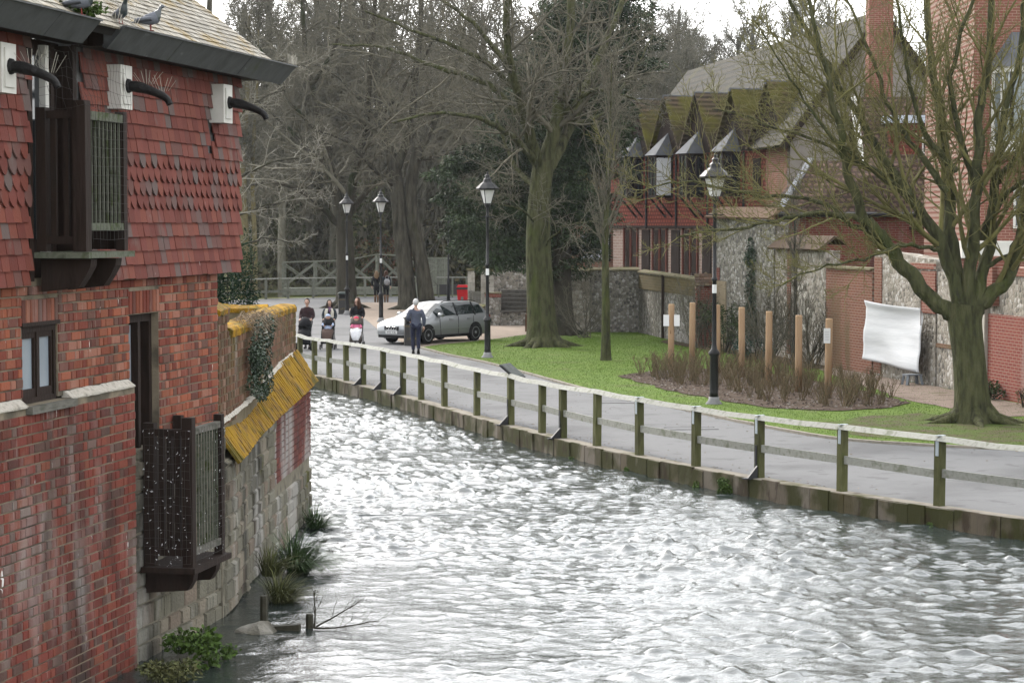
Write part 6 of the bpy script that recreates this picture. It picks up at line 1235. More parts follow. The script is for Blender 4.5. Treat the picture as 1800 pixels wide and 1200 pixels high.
# bench by the tree
t = thing('wooden_bench', 'brown wooden bench half hidden by the mossy lawn trunk', 'bench', (.62, 84.9, 0), -.1); m_bw = mk('bench_wood', [(.13, .065, .035), (.17, .09, .05)], scale=8, rough=.7, stretch=(.2, 1, 1))
for x in (-.05, 1.45):
    for y in (-.25, .25): m = MB(); m.bx(x - .03, x + .03, y - .03, y + .03, 0, .64 if y < 0 else .95); m.build('leg', m_bw, t)
    m = MB(); m.bx(x - .035, x + .035, -.3, .28, .64, .68); m.build('armrest', m_bw, t)
for y in (-.22, -.08, .06, .2): m = MB(); m.bx(-.02, 1.42, y - .055, y + .055, .42, .45); m.build('seat_slat', m_bw, t)
for z in (.58, .72, .86): m = MB(); m.bx(-.02, 1.42, .26, .285, z - .05, z + .05); m.build('back_slat', m_bw, t)
# gate piers, flight of steps, flint walls by the gravel
def blocks(t, x0, x1, y0, z0, z1, h, mat, name='stone_block'):
    z = z0; k = 0
    while z < z1 - .02:
        hh = min(h, z1 - z); cut = (x0 + (x1 - x0) * (.62 if k % 2 else .38)); m = MB()
        for a, b in ((x0, cut - .006), (cut + .006, x1)): m = MB(); m.bx(a, b, y0, y0 + .42, z + .006, z + hh - .006); m.build(name, mat, t)
        z += hh; k += 1
gp = thing('gate_pier', 'tall pale stone gate pier with dark numerals behind the lawn corner lamp', 'pier', (-1.32, 91.6, 0)); m = MB(); m.bx(.02, .53, .02, .42, 0, 2.2); m.build('core', m_bed, gp); blocks(gp, 0, .55, 0, 0, 2.22, .31, m_stonepale); m = MB(); m.bx(-.08, .63, -.08, .5, 2.22, 2.32); m.bx(-.3, .9, .05, .4, 2.32, 2.40); m.build('cap', m_cope, gp)
m_num = mk('dark_paint', [(.03, .03, .03)]); text_mesh('numeral', 'G', .26, m_num, gp, (.30, -.005, 1.75), (math.pi / 2, 0, 0)); text_mesh('numeral', '2', .26, m_num, gp, (.28, -.005, 1.33), (math.pi / 2, 0, 0))
gp = thing('gate_pier', 'slim stone gate pier beside the timber rails and red bin', 'pier', (-1.9, 92.6, 0)); blocks(gp, 0, .3, 0, 0, 2.2, .34, m_stonepale); m = MB(); m.bx(-.05, .4, -.05, .45, 2.21, 2.3); m.build('cap', m_cope, gp)
gp = thing('timber_gate', 'weathered timber gate between the stone piers', 'gate', (-1.85, 91.9, 0), -.3); m = MB(); m.bx(0, .85, 0, .08, 1.25, 1.36); m.build('rail', m_greywood, gp)
for i in range(6): m = MB(); m.bx(.03 + i * .14, .15 + i * .14, .01, .05, 0, 1.25); m.build('board', m_greywood, gp)
gp = thing('step_pier', 'low flint pier with a brick cap at the foot of the steps', 'pier', (-1.1, 89.7, 0)); m = MB(); m.bx(0, .62, 0, .5, 0, 1.18); m.build('shaft', m_flint, gp); m = MB(); m.bx(-.03, .65, -.03, .53, 1.18, 1.32); m.build('brick_band', m_rb2, gp); m = MB(); m.bx(-.06, .68, -.06, .56, 1.32, 1.37); m.build('cap', m_cope, gp)
st = thing('stone_steps', 'flight of dark stone steps climbing between flint walls', 'steps', (-.46, 89.75, 0)); m = MB(); m.bx(0, 1.25, 0, .35, 0, .55); m.build('retaining_wall', m_flint, st); m_step = mk('dark_step', [(.085, .08, .07), (.13, .12, .105), (.06, .058, .05)], scale=5, rough=.95, bump=.5); m = MB(); m.bx(-.05, 1.35, -.06, .38, .55, .62); m.build('coping', m_step, st)
for i in range(5): m = MB(); m.bx(.0, 1.2 + .02 * i, .36 + i * .3, 2.2, .62 + i * .165 - .16 * (i > 0) + (.16 if i > 0 else 0) - .2, .62 + (i + 1) * .165 - .012); m.build('step', m_step, st)
gwall('pale flint wall behind the stone steps', (1.75, 92.6), (-1.3, 93.2), 2.75, m_flint2, cope=m_cope); gwall('flint wall flanking the steps next to the yew', (1.4, 87.2), (.85, 91.5), 1.75, m_flint2, th=.4)
gwall('low flint wall behind the rear of the car', (-1.15, 89.9), (-2.2, 91.5), .75, m_flint, th=.35, cope=m_cope)
# far footpath rails and the braced footbridge
m_farw = mk('far_timber', [(.16, .17, .13), (.22, .225, .185), (.12, .13, .09)], scale=4, rough=.9, rand=.15)
ff = thing('footpath_rails', 'curved timber post and rail fence along the far bend of the path', 'fence'); FL = [(-16.6, 112), (-15.9, 116), (-14.7, 119.3), (-13.1, 121.4), (-11.2, 122.6), (-8.8, 123.6), (-6.2, 124.6), (-4.6, 125)]
FPt = resample(spline([(x, y, 0) for x, y in FL], 8), 1.55)
for i, p in enumerate(FPt):
    m = MB(); m.bx(-.07, .07, -.07, .07, -.3, 1.12); m.build('post', m_farw, ff, loc=p)
    if i: q = FPt[i - 1]; m = MB(); m.beam(q + Vector((0, 0, 1.14)), p + Vector((0, 0, 1.14)), .12, .07); m.build('top_rail', m_rail, ff); m = MB(); m.beam(q + Vector((0, 0, .42)), p + Vector((0, 0, .42)), .05, .14); m.build('low_rail', m_farw, ff)
fb = thing('footbridge', 'timber footbridge with cross braced rails beyond the bend', 'bridge', (0, 0, 0)); BX_ = [(-13.4, 126.4), (-11.6, 126.8), (-9.8, 127.2), (-8.0, 127.6), (-6.2, 128), (-4.4, 128.4)]; zs_ = [1.85, 1.9, 1.95, 2.3, 2.2, 1.6]
m = MB(); m.add([(x, y + o, z) for x, y in BX_ for o, z in ((-.1, .05), (-.1, .45), (1.6, .45), (1.6, .05))], [(i * 4 + k, i * 4 + (k + 1) % 4, (i + 1) * 4 + (k + 1) % 4, (i + 1) * 4 + k) for i in range(5) for k in range(4)]); m.build('deck', m_farw, fb)
for off in (0, 1.4):
    for i, ((x, y), z) in enumerate(zip(BX_, zs_)):
        m = MB(); m.box((x, y + off, (z - .3) / 2 + .1), (.11, .11, z + .3)); m.build('post', m_farw, fb)
        if i:
            (x2, y2), z2 = BX_[i - 1], zs_[i - 1]; m = MB(); m.beam((x, y + off, z + .1), (x2, y2 + off, z2 + .1), .10, .06); m.build('top_rail', m_farw, fb); m = MB(); m.beam((x, y + off, .55), (x2, y2 + off, z2), .05, .08); m.build('brace', m_farw, fb); m = MB(); m.beam((x, y + off, z), (x2, y2 + off, .55), .05, .08); m.build('brace', m_farw, fb)
gt = thing('board_fence', 'tall grey green boarded fence beyond the twin trunk', 'fence', (-5.0, 129.5, 0)); 
for i in range(9): m = MB(); m.bx(i * .13, i * .13 + .12, 0, .03, 0, 2.15 + rr_.uniform(-.03, .03)); m.build('board', m_farw, gt)
m = MB(); m.bx(-.12, 1.3, -.05, .0, 2.1, 2.2); m.build('rail', m_farw, gt)
gt = thing('pale_railing', 'low pale topped railing behind the thin lamp post', 'railing', (-4.2, 123.5, 0)); m = MB(); m.bx(-.1, 1.7, -.05, .05, 1.12, 1.2); m.build('top_rail', m_rail, gt)
for x in (0, .8, 1.6): m = MB(); m.bx(x - .05, x + .05, -.05, .05, 0, 1.12); m.build('post', m_farw, gt)
m = MB(); m.bx(-.1, 1.7, -.03, .0, .15, .75); m.build('panel', m_bin, gt)

# ================================================================== parked car
m_paint = mk('silver_paint', [(.36, .375, .385)], rough=.38, metal=.45, spec=.3, coat=.15); m_cglass = mk('car_glass', [(.02, .028, .028)], rough=.05, spec=.35); m_tyre = mk('tyre', [(.015, .015, .016)], rough=.85); m_rim = mk('alloy', [(.42, .43, .44)], rough=.35, metal=.6); m_blk = mk('black_plastic', [(.012, .012, .013)], rough=.5); m_chrome = mk('chrome', [(.7, .7, .7)], rough=.15, metal=1.0); m_lens = mk('headlight_lens', [(.5, .52, .54)], rough=.1, spec=.8); m_red2 = mk('tail_lens', [(.25, .01, .01)], rough=.2)
car = thing('estate_car', 'silver grey estate car parked on the gravel beside the lawn', 'car', (-2.83, 77.47, .004), math.atan2(-.789, -.615))
ST = [(-2.27, .72, .42, .86, .60, .95), (-2.22, .82, .30, .95, .66, 1.00), (-2.10, .865, .24, .97, .64, 1.14), (-1.85, .875, .22, .975, .57, 1.37), (-1.30, .882, .20, .965, .585, 1.425), (-.30, .885, .20, .945, .60, 1.44), (.35, .885, .20, .925, .58, 1.395), (.80, .88, .20, .91, .63, 1.14), (1.12, .875, .20, .90, .74, .955), (1.60, .865, .21, .84, .72, .885), (1.98, .83, .22, .74, .66, .79), (2.16, .77, .22, .66, .58, .70), (2.26, .66, .27, .56, .50, .60)]
def cring(s):
    x, w_, zb, belt, wr, top = s; h = [(0, zb), (w_ * .86, zb), (w_ * .97, zb + .12), (w_, (zb + belt) / 2 + .05), (w_ * .975, belt), (wr, top - .03), (wr * .72, top + .005), (0, top + .02)]
    return [Vector((x, y, z)) for y, z in h] + [Vector((x, -y, z)) for y, z in h[-2:0:-1]]
rings = [cring(s) for s in ST]; n_ = len(rings[0]); body = MB(); gl = {}
body.add([q for r_ in rings for q in r_], [])
for i in range(len(rings) - 1):
    for k in range(n_):
        kk = (k + 1) % n_; face = (i * n_ + k, (i + 1) * n_ + k, (i + 1) * n_ + kk, i * n_ + kk); nm = None; x0 = ST[i][0]; seg = k if k < 7 else 13 - k
        if seg == 4 and 3 <= i <= 7 and not (i == 7): nm = 'side_window_a' if k < 7 else 'side_window_b'
        if seg in (5, 6) and i in (6, 7): nm = 'windscreen'
        if seg in (5, 6) and i in (2,): nm = 'rear_window'
        body.f.append(face); body.m.append(0)
        if nm: gl.setdefault(nm, []).append(face)
body.f += [tuple(range(n_)), tuple((len(rings) - 1) * n_ + k for k in range(n_ - 1, -1, -1))]; body.m += [0, 0]
BO = body.build('body', m_paint, car, True)
for nm, fs in gl.items():
    g = MB(); c = Vector((0, 0, .7))
    for f_ in fs:
        P = [Vector(body.v[q]) for q in f_]; ce = sum(P, Vector()) / 4; nn = (P[1] - P[0]).cross(P[2] - P[0]).normalized(); nn = nn if nn.dot(ce - c) > 0 else -nn; sh_ = .93 if nm.startswith('side') else .97
        g.add([Vector((p.x, ce.y + (p.y - ce.y) * sh_, ce.z + (p.z - ce.z) * (.86 if nm.startswith('side') else .97))) + nn * .006 for p in P], [(0, 1, 2, 3)])
    g.build({'s': 'side_window', 'w': 'windscreen', 'r': 'rear_window'}[nm[0]], m_cglass, BO)
for sy in (-1, 1):
    for x in (-.32, -1.32): g = MB(); g.beam((x, sy * .872, .95), (x - .05, sy * .60, 1.40), .07, .02, up=(0, 1, 0)); g.build('pillar', m_blk, BO)
    g = MB(); g.tube([(.25, sy * .57, 1.42), (.1, sy * .58, 1.475), (-1.5, sy * .57, 1.465), (-1.7, sy * .56, 1.41)], .016, 6); g.build('roof_rail', m_blk, BO)
    g = MB(); g.loft([[Vector((.70 + dx, sy * (y), 1.0 + z)) for dx, z in ((-.05, -.06), (.06, -.06), (.09, 0), (.05, .07), (-.05, .07))] for y in (.87, .94, 1.03)]); g.build('mirror', m_paint, BO, True)
    g = MB(); g.bx(-1.2, 1.1, sy * .868 - .01, sy * .868 + .01, .20, .30); g.build('sill', m_blk, BO)
    for x in (.05, -.95): g = MB(); g.box((x, sy * .888, .83), (.18, .03, .035)); g.build('door_handle', m_paint, BO)
    for x in (.62, -.36, -1.22): g = MB(); g.beam((x, sy * .889, .30), (x + (.06 if x > 0 else 0), sy * .884, .92), .008, .012, up=(0, 1, 0)); g.build('door_seam', m_blk, BO)
    g = MB(); g.bx(-1.9, 1.85, sy * .886 - .006, sy * .886 + .006, .50, .53); g.build('rub_strip', m_paint, BO)
    g = MB(); g.loft([[Vector((x, sy * y, z)) for z in zz] + [Vector((x - .05, sy * y, z)) for z in zz[::-1]] for x, y, zz in ((2.235, .36, (.52, .64)), (2.17, .60, (.53, .68)), (1.99, .80, (.58, .72)))]); g.build('headlight', m_lens, BO)
    g = MB(); g.box((-2.2, sy * .70, .82), (.12, .24, .22)); g.build('tail_light', m_red2, BO)
    for x in (1.325, -1.325):
        g = MB(); g.v = []; a = [t_ * math.pi / 12 for t_ in range(-2, 15)]; g.add([Vector((x, sy * .892, .33))] + [Vector((x + .375 * math.cos(q), sy * .892, .33 + .375 * math.sin(q))) for q in a], [(0, i + 1, i + 2) if sy < 0 else (0, i + 2, i + 1) for i in range(len(a) - 1)]); g.add([Vector((x, sy * .60, .33))] + [Vector((x + .375 * math.cos(q), sy * .893, .33 + .375 * math.sin(q))) for q in a], []); g.build('wheel_arch', m_blk, BO)
        wt = obj('wheel', None, car, (x, sy * .80, .316)); g = MB(); prof = [(.20, -.10), (.29, -.105), (.312, -.08), (.316, 0), (.312, .08), (.29, .105), (.20, .10)]
        g.lathe(prof, n=28); g.v = [(p[0], p[2], p[1]) for p in g.v]; g.build('tyre', m_tyre, wt, True)
        g = MB(); g.lathe([(.205, -.03), (.21, .03), (.19, .03), (.185, -.03)], n=24); 
        for s_ in range(5): an = s_ * 2 * math.pi / 5 + .3; g.beam((.02 * math.cos(an), .02 * math.sin(an), .0), (.2 * math.cos(an), .2 * math.sin(an), .0), .085, .03)
        g.lathe([(.05, -.025), (.05, .03), (.03, .04)], n=12); g.v = [(p[0], p[2] * (1 if sy > 0 else -1) + sy * .075, p[1]) for p in g.v]; g.build('rim', m_rim, wt)
        g = MB(); g.lathe([(.2, -.01), (.2, .0)], n=20); g.v = [(p[0], p[2] + sy * .03, p[1]) for p in g.v]; g.build('brake_disc', m_blk, wt)
g = MB(); g.loft([[Vector((2.20 + .075, y, z)) for z in (.50, .63)] + [Vector((2.12, y, z)) for z in (.63, .50)] for y in (-.33, .33)]); GR = g.build('grille', m_blk, BO)
g = MB(); [g.tube([(2.277, -.18 + i * .115 - .0 + .075 * math.cos(q), .565 + .062 * math.sin(q)) for q in [t_ * math.pi / 8 for t_ in range(17)]], .006, 5, False) for i in range(4)]; g.build('emblem_rings', m_chrome, GR)
g = MB(); g.bx(2.20, 2.285, -.26, .26, .375, .475); PL = g.build('number_plate', m_sticker, BO); text_mesh('plate_text', 'RF02 KBJ', .108, m_blk, PL, (2.2865, 0, .425), (math.pi / 2, 0, math.pi / 2))
g = MB(); g.bx(2.05, 2.262, -.62, .62, .235, .33); g.build('lower_grille', m_blk, BO); g = MB(); g.bx(2.1, 2.275, -.66, .66, .332, .352); g.build('bumper_trim', m_paint, BO)
g = MB(); g.box((.98, -.40, 1.02), (.09, .06, .06)); g.build('tax_disc', m_curtain, BO)
# ================================================================== people and pushchairs
def skin_mesh(name, nodes, edges, mat, sub=1):
    """nodes: {key: (x, y, z, rx, ry)}; grown into one continuous surface"""
    ks = list(nodes); me = bpy.data.meshes.new(name); me.from_pydata([nodes[k][:3] for k in ks], [(ks.index(a), ks.index(b)) for a, b in edges], [])
    o = bpy.data.objects.new(name, me); COL.objects.link(o); sk = o.modifiers.new('s', 'SKIN'); sk.use_smooth_shade = True; sk.branch_smoothing = .6
    if not me.skin_vertices: 
        bpy.context.view_layer.objects.active = o; o.select_set(True)
    for i, k in enumerate(ks): sv = me.skin_vertices[0].data[i]; sv.radius = (nodes[k][3], nodes[k][4]); sv.use_root = (i == 0)
    ss = o.modifiers.new('b', 'SUBSURF'); ss.levels = sub; ss.render_levels = sub
    bpy.context.view_layer.update(); r_ = bpy.data.meshes.new_from_object(o.evaluated_get(bpy.context.evaluated_depsgraph_get())); bpy.data.objects.remove(o)
    r_.materials.clear(); r_.materials.append(mat); r_.polygons.foreach_set('use_smooth', [True] * len(r_.polygons)); return r_
def join_into(me, mb, mi=0):
    bm = bmesh.new(); bm.from_mesh(me); vs = [bm.verts.new(v) for v in mb.v]
    for f in mb.f:
        try: fc = bm.faces.new([vs[i] for i in f]); fc.smooth = True; fc.material_index = mi
        except ValueError: pass
    bm.to_mesh(me); bm.free()
m_skin = mk('skin', [(.50, .30, .22), (.55, .34, .26)], scale=8, rough=.55, spec=.35); m_eye = mk('eye_dark', [(.02, .015, .012)], rough=.3); m_lip = mk('lip', [(.36, .12, .10)], rough=.5)
def sphere(m, c, r_, n=8, sq=(1, 1, 1)):
    prof = [(math.sin(math.pi * i / n) + 1e-4, -math.cos(math.pi * i / n)) for i in range(n + 1)]; o = len(m.v); m.lathe(prof, n=n + 2); m.v[o:] = [(c[0] + p[0] * r_ * sq[0], c[1] + p[1] * r_ * sq[1], c[2] + p[2] * r_ * sq[2]) for p in m.v[o:]]
def hand(m, w_, d, up, side, curl=.6, s=1.0):
    """palm and five bent fingers; w_ wrist, d pointing direction, up the back of the hand, side towards the thumb"""
    w_, d, up, side = Vector(w_), Vector(d).normalized(), Vector(up).normalized(), Vector(side).normalized(); p = w_ + d * .085 * s
    m.tube([w_, w_ + d * .03 * s, p], [.026 * s, .038 * s, .036 * s], 7)
    for i, (off, L) in enumerate(((-.03, .058), (-.01, .072), (.011, .076), (.031, .068))):
        a = p + side * off * s; dd = d; pts = [a - d * .01 * s]
        for k in range(3): pts.append(pts[-1] + dd * L * s * .45); dd = (dd - up * curl).normalized()
        m.tube(pts, [.0095 * s, .0092 * s, .0085 * s, .0065 * s], 5)
    b = w_ + d * .03 * s + side * .035 * s; m.tube([b, b + (side * .7 + d).normalized() * .032 * s, b + (side * .35 + d - up * .4).normalized() * .062 * s], [.011 * s, .0105 * s, .008 * s], 5)
def person(name, label, loc, yaw, J, H=1.7, coat=None, coat_len=.80, coat_w=1.0, trouser=None, shoe=None, hair=None, hair_len=0.0, scarf=None, lapel=None, boot=None, boot_h=.0, head_turn=0.0):
    """the figure faces local +y; J overrides joint places (metres, for a 1.7 m figure)"""
    k = H / 1.7; t = thing(name, label, 'person', loc, yaw); t.scale = (k, k, k)
    j = dict(pel=(0, 0, .92), sp=(0, .01, 1.10), ch=(0, .0, 1.30), nk=(0, .0, 1.43), hd0=(0, .015, 1.50), hd=(0, .03, 1.59), sl=(-.17, 0, 1.37), el=(-.24, -.02, 1.10), wl=(-.25, .05, .86), sr=(.17, 0, 1.37), er=(.24, -.02, 1.10), wr=(.25, .05, .86), hl=(-.09, 0, .88), kl=(-.10, .02, .50), al=(-.10, -.02, .09), tl=(-.11, .13, .035), hr=(.09, 0, .88), kr=(.10, .02, .50), ar=(.10, -.02, .09), tr=(.11, .13, .035)); j.update(J)
    E_ = [('pel', 'sp'), ('sp', 'ch'), ('ch', 'nk'), ('nk', 'hd0'), ('hd0', 'hd'), ('ch', 'sl'), ('sl', 'el'), ('el', 'wl'), ('ch', 'sr'), ('sr', 'er'), ('er', 'wr'), ('pel', 'hl'), ('hl', 'kl'), ('kl', 'al'), ('al', 'tl'), ('pel', 'hr'), ('hr', 'kr'), ('kr', 'ar'), ('ar', 'tr')]
    R_ = dict(pel=(.13, .10), sp=(.09, .07), ch=(.095, .07), nk=(.045, .045), hd0=(.055, .06), hd=(.075, .09), sl=(.045, .045), el=(.036, .036), wl=(.028, .028), sr=(.045, .045), er=(.036, .036), wr=(.028, .028), hl=(.085, .085), kl=(.058, .058), al=(.038, .038), tl=(.034, .03), hr=(.085, .085), kr=(.058, .058), ar=(.038, .038), tr=(.034, .03))
    me = skin_mesh('body', {q: (*j[q], *R_[q]) for q in j}, E_, m_skin)
    b = MB(); hc = Vector(j['hd']); ct, st_ = math.cos(head_turn), math.sin(head_turn)
    def hp(x, y, z): return Vector((hc.x + x * ct - y * st_, hc.y + x * st_ + y * ct, hc.z + z))
    sphere(b, hc + Vector((0, 0, .015)), .095, 10, (.80, .98, 1.18)); b.tube([hp(0, .085, .03), hp(0, .105, -.002), hp(0, .088, -.015)], [.008, .015, .012], 6)
    for sx in (-1, 1): b.tube([hp(sx * .074, .0, .02), hp(sx * .084, -.008, .0), hp(sx * .074, 0, -.03)], [.010, .017, .008], 5)
    b.tube([hp(0, .075, -.075), hp(0, .06, -.085)], [.022, .03], 6)
    for sd, wq, eq in ((-1, 'wl', 'el'), (1, 'wr', 'er')):
        d = (Vector(j[wq]) - Vector(j[eq])).normalized(); up = Vector((sd, 0, .2)) if abs(d.z) > .6 else Vector((0, .2, 1)); side = Vector((0, 1, 0)) if abs(d.z) > .6 else Vector((-sd, 0, 0)); hand(b, j[wq], d, up, side)
    join_into(me, b); obj('body', me, t)
    f = MB()
    for sx in (-1, 1): sphere(f, hp(sx * .031, .082, .028), .0095, 5)
    f.build('eyes', m_eye, t); f = MB(); f.tube([hp(-.022, .084, -.042), hp(0, .092, -.044), hp(.022, .084, -.042)], .006, 5); f.build('mouth', m_lip, t)
    def grown(nm, keys, edges, mat, add, over={}):
        nd = {}
        for q in keys: nd[q] = (*over[q][:3], *over[q][3:]) if q in over else (*j[q], R_[q][0] + add, R_[q][1] + add)
        obj(nm, skin_mesh(nm, nd, edges, mat), t)
    pe = Vector(j['pel'])
    if trouser:
        grown('trousers', ['pel', 'hl', 'kl', 'al', 'hr', 'kr', 'ar'], [('pel', 'hl'), ('hl', 'kl'), ('kl', 'al'), ('pel', 'hr'), ('hr', 'kr'), ('kr', 'ar')], trouser, .016)
    if coat:
        hem = (pe.x, pe.y, coat_len, .175 * coat_w, .135 * coat_w); ov = dict(hem=hem, pel=(pe.x, pe.y, .96, .165 * coat_w, .125 * coat_w), sp=(*j['sp'], .150 * coat_w, .120 * coat_w), ch=(j['ch'][0], j['ch'][1], j['ch'][2] + .02, .170 * coat_w, .125 * coat_w), nk=(j['nk'][0], j['nk'][1], j['nk'][2] + .02, .088, .082))
        for q in ('sl', 'sr'): ov[q] = (j[q][0], j[q][1], j[q][2] + .005, .092, .088)
        for q in ('el', 'er'): ov[q] = (*j[q], .074, .072)
        for q in ('wl', 'wr'): e_ = j['e' + q[1]]; ov[q] = (*[a * .93 + c * .07 for a, c in zip(j[q], e_)], .050, .050)
        grown('coat', ['sp', 'pel', 'hem', 'ch', 'nk', 'sl', 'el', 'wl', 'sr', 'er', 'wr'], [('sp', 'pel'), ('pel', 'hem'), ('sp', 'ch'), ('ch', 'nk'), ('ch', 'sl'), ('sl', 'el'), ('el', 'wl'), ('ch', 'sr'), ('sr', 'er'), ('er', 'wr')], coat, 0, ov)
    if lapel:
        for sx in (-1, 1): f = MB(); f.loft([[Vector((sx * a, y, z)) for a in (x0, x1)] + [Vector((sx * a, y - .03, z)) for a in (x1, x0)] for x0, x1, y, z in ((.03, .12, .125, 1.42), (.05, .17, .15, 1.30), (.06, .165, .15, 1.12), (.06, .16, .15, .88))]); f.build('lapel', lapel, t, True)
    for a, tq in (('al', 'tl'), ('ar', 'tr')):
        A_, T_ = Vector(j[a]), Vector(j[tq]); f = MB(); d = (T_ - A_); d.z = 0; d = d.normalized() if d.length > .01 else Vector((0, 1, 0)); z = min(T_.z, A_.z); s_ = Vector((d.y, -d.x, 0)); f.loft([[A_ + d * u + s_ * wv + Vector((0, 0, zz - A_.z)) for wv, zz in ((-w2, T_.z - .035), (w2, T_.z - .035), (w2 * .8, hh), (-w2 * .8, hh))] for u, w2, hh in ((-.07, .035, A_.z + .02), (0, .045, A_.z + .05), (.08, .048, A_.z - .0), (.17, .040, T_.z + .03), (.21, .02, T_.z + .01))]); f.build('shoe', shoe, t, True)
        if boot: Kn = Vector(j['k' + a[1]]); f = MB(); f.tube([A_ + Vector((0, 0, -.03)), A_ * .7 + Kn * .3, A_ * .3 + Kn * .7], [.055, .062, .075], 9); f.build('boot', boot, t, True)
    if hair:
        f = MB(); sphere(f, hp(0, -.022, .038), .103, 10, (.90, 1.0, 1.12)); f.v = [tuple(Vector(v)) for v in f.v]
        keep = [v for v in f.v]
        # draw the hair back from the face
        out = []
        for v in f.v:
            q = Vector(v) - hc; lx, ly = q.x * ct + q.y * st_, -q.x * st_ + q.y * ct
            if ly > .035 and q.z < .075: ly = .035 - (ly - .035) * .3
            out.append((hc.x + lx * ct - ly * st_, hc.y + lx * st_ + ly * ct, hc.z + q.z))
        f.v = out
        if hair_len > 0:
            for a in [(-2.2 + i * 4.4 / 13) for i in range(14)]:
                x, y = .085 * math.sin(a), -.085 * math.cos(a) * .9 - .01; f.tube([hp(x * .9, y * .9, .05), hp(x * 1.12, y * 1.12, -.05), hp(x * 1.35, y * 1.25 - .005, -.05 - hair_len * .6), hp(x * 1.25, y * 1.3, -.05 - hair_len * (.9 + .12 * math.sin(a * 5)))], [.03, .032, .030, .012], 6)
        f.build('hair', hair, t, True)
    if scarf: f = MB(); n0 = Vector(j['nk']); f.tube([n0 + Vector((.075 * math.cos(q), .07 * math.sin(q) + .01, .01 + .012 * math.sin(2 * q))) for q in [i * math.pi / 6 for i in range(13)]], .036, 8, False); f.tube([n0 + Vector((-.02, .09, .0)), n0 + Vector((-.03, .13, -.08)), n0 + Vector((-.02, .13, -.16))], [.04, .05, .03], 7); f.build('scarf', scarf, t, True)
    return t
def cloth(name, c, c2=None): return mk(name, [c, c2 or tuple(x * 1.35 for x in c)], scale=12, rough=.95, bump=.4, bscale=40, spec=.15)
c_navy = cloth('navy_jacket', (.08, .09, .125)); c_jean = cloth('dark_trousers', (.022, .026, .05)); c_black = cloth('black_cloth', (.010, .010, .012)); c_cream = cloth('cream_cloth', (.50, .47, .40)); c_purple = cloth('purple_scarf', (.13, .07, .13)); c_maroon = cloth('dark_maroon', (.035, .018, .02)); c_dark = cloth('dark_teal_cloth', (.03, .038, .045)); c_shoe = mk('shoe_black', [(.012, .011, .010)], rough=.5); c_tan = mk('tan_boot', [(.16, .09, .05)], rough=.7); h_white = mk('white_hair', [(.52, .51, .50), (.60, .59, .58)], scale=30, rough=.7); h_dark = mk('dark_hair', [(.020, .012, .009), (.035, .02, .014)], scale=30, rough=.5); h_brown = mk('brown_hair', [(.055, .025, .015), (.09, .04, .02)], scale=30, rough=.5); h_blond = mk('blond_hair', [(.20, .13, .07), (.27, .18, .10)], scale=30, rough=.5)
walk = dict(kl=(-.09, .10, .50), al=(-.08, .02, .09), tl=(-.08, .17, .035), kr=(.08, -.01, .50), ar=(.07, -.16, .13), tr=(.07, -.03, .04))
person('person', 'person with white hair in a navy jacket walking away along the path', (-3.13, 70.3, 0), .12, dict(walk, el=(-.27, -.07, 1.12), wl=(-.17, .14, 1.02), er=(.26, -.03, 1.10), wr=(.25, .02, .84)), 1.76, c_navy, .80, 1.32, c_jean, c_shoe, h_white, 0)
push = dict(sp=(0, .01, 1.10), el=(-.22, .02, 1.12), wl=(-.19, .27, 1.03), er=(.22, .02, 1.12), wr=(.19, .27, 1.03), kl=(-.09, .08, .50), al=(-.09, .02, .09), tl=(-.09, .17, .035), kr=(.09, .0, .50), ar=(.09, -.12, .11), tr=(.09, .02, .04))
person('person', 'person in a maroon and black coat half hidden by the parapet, pushing a dark pushchair', (-6.93, 73.1, 0), math.pi - .1, push, 1.68, c_maroon, .72, 1.25, c_black, c_shoe, h_dark, 0)
person('person', 'person in a cream coat with purple scarf pushing a pushchair', (-6.22, 73.6, 0), math.pi, push, 1.62, c_dark, .72, 1.22, c_black, c_shoe, h_dark, .22, c_purple, c_cream, head_turn=.35)
person('person', 'person with long brown hair in a black coat pushing a pushchair', (-5.34, 74.6, 0), math.pi, push, 1.66, c_black, .74, 1.22, c_black, c_shoe, h_brown, .24, head_turn=-.75)
person('person', 'person with long fair hair and tan boots walking off beyond the gravel', (-7.28, 116.2, 0), .0, walk, 1.66, c_black, .62, 1.05, c_black, c_tan, h_blond, .28, boot=c_tan)
person('person', 'person with fair hair and a pale bag walking off beside a companion', (-6.78, 116.4, 0), .1, dict(walk, kl=walk['kr'] and (-.08, -.01, .5), al=(-.07, -.16, .13), tl=(-.07, -.03, .04), kr=(.09, .10, .50), ar=(.08, .02, .09), tr=(.08, .17, .035)), 1.66, c_dark, .66, 1.05, c_black, c_tan, h_brown, .22, boot=c_tan)
m = MB(); sphere(m, (0, 0, 0), .17, 8, (1, .5, 1.1)); m.tube([(-.1, .02, .14), (-.05, .02, .34), (.06, .02, .34), (.1, .02, .14)], .012, 5); tag(m.build('shoulder_bag', cloth('pale_bag', (.30, .30, .31)), None, True, (-6.72, 116.22, 1.08)), 'pale grey shoulder bag on the back of the far walker', 'bag')
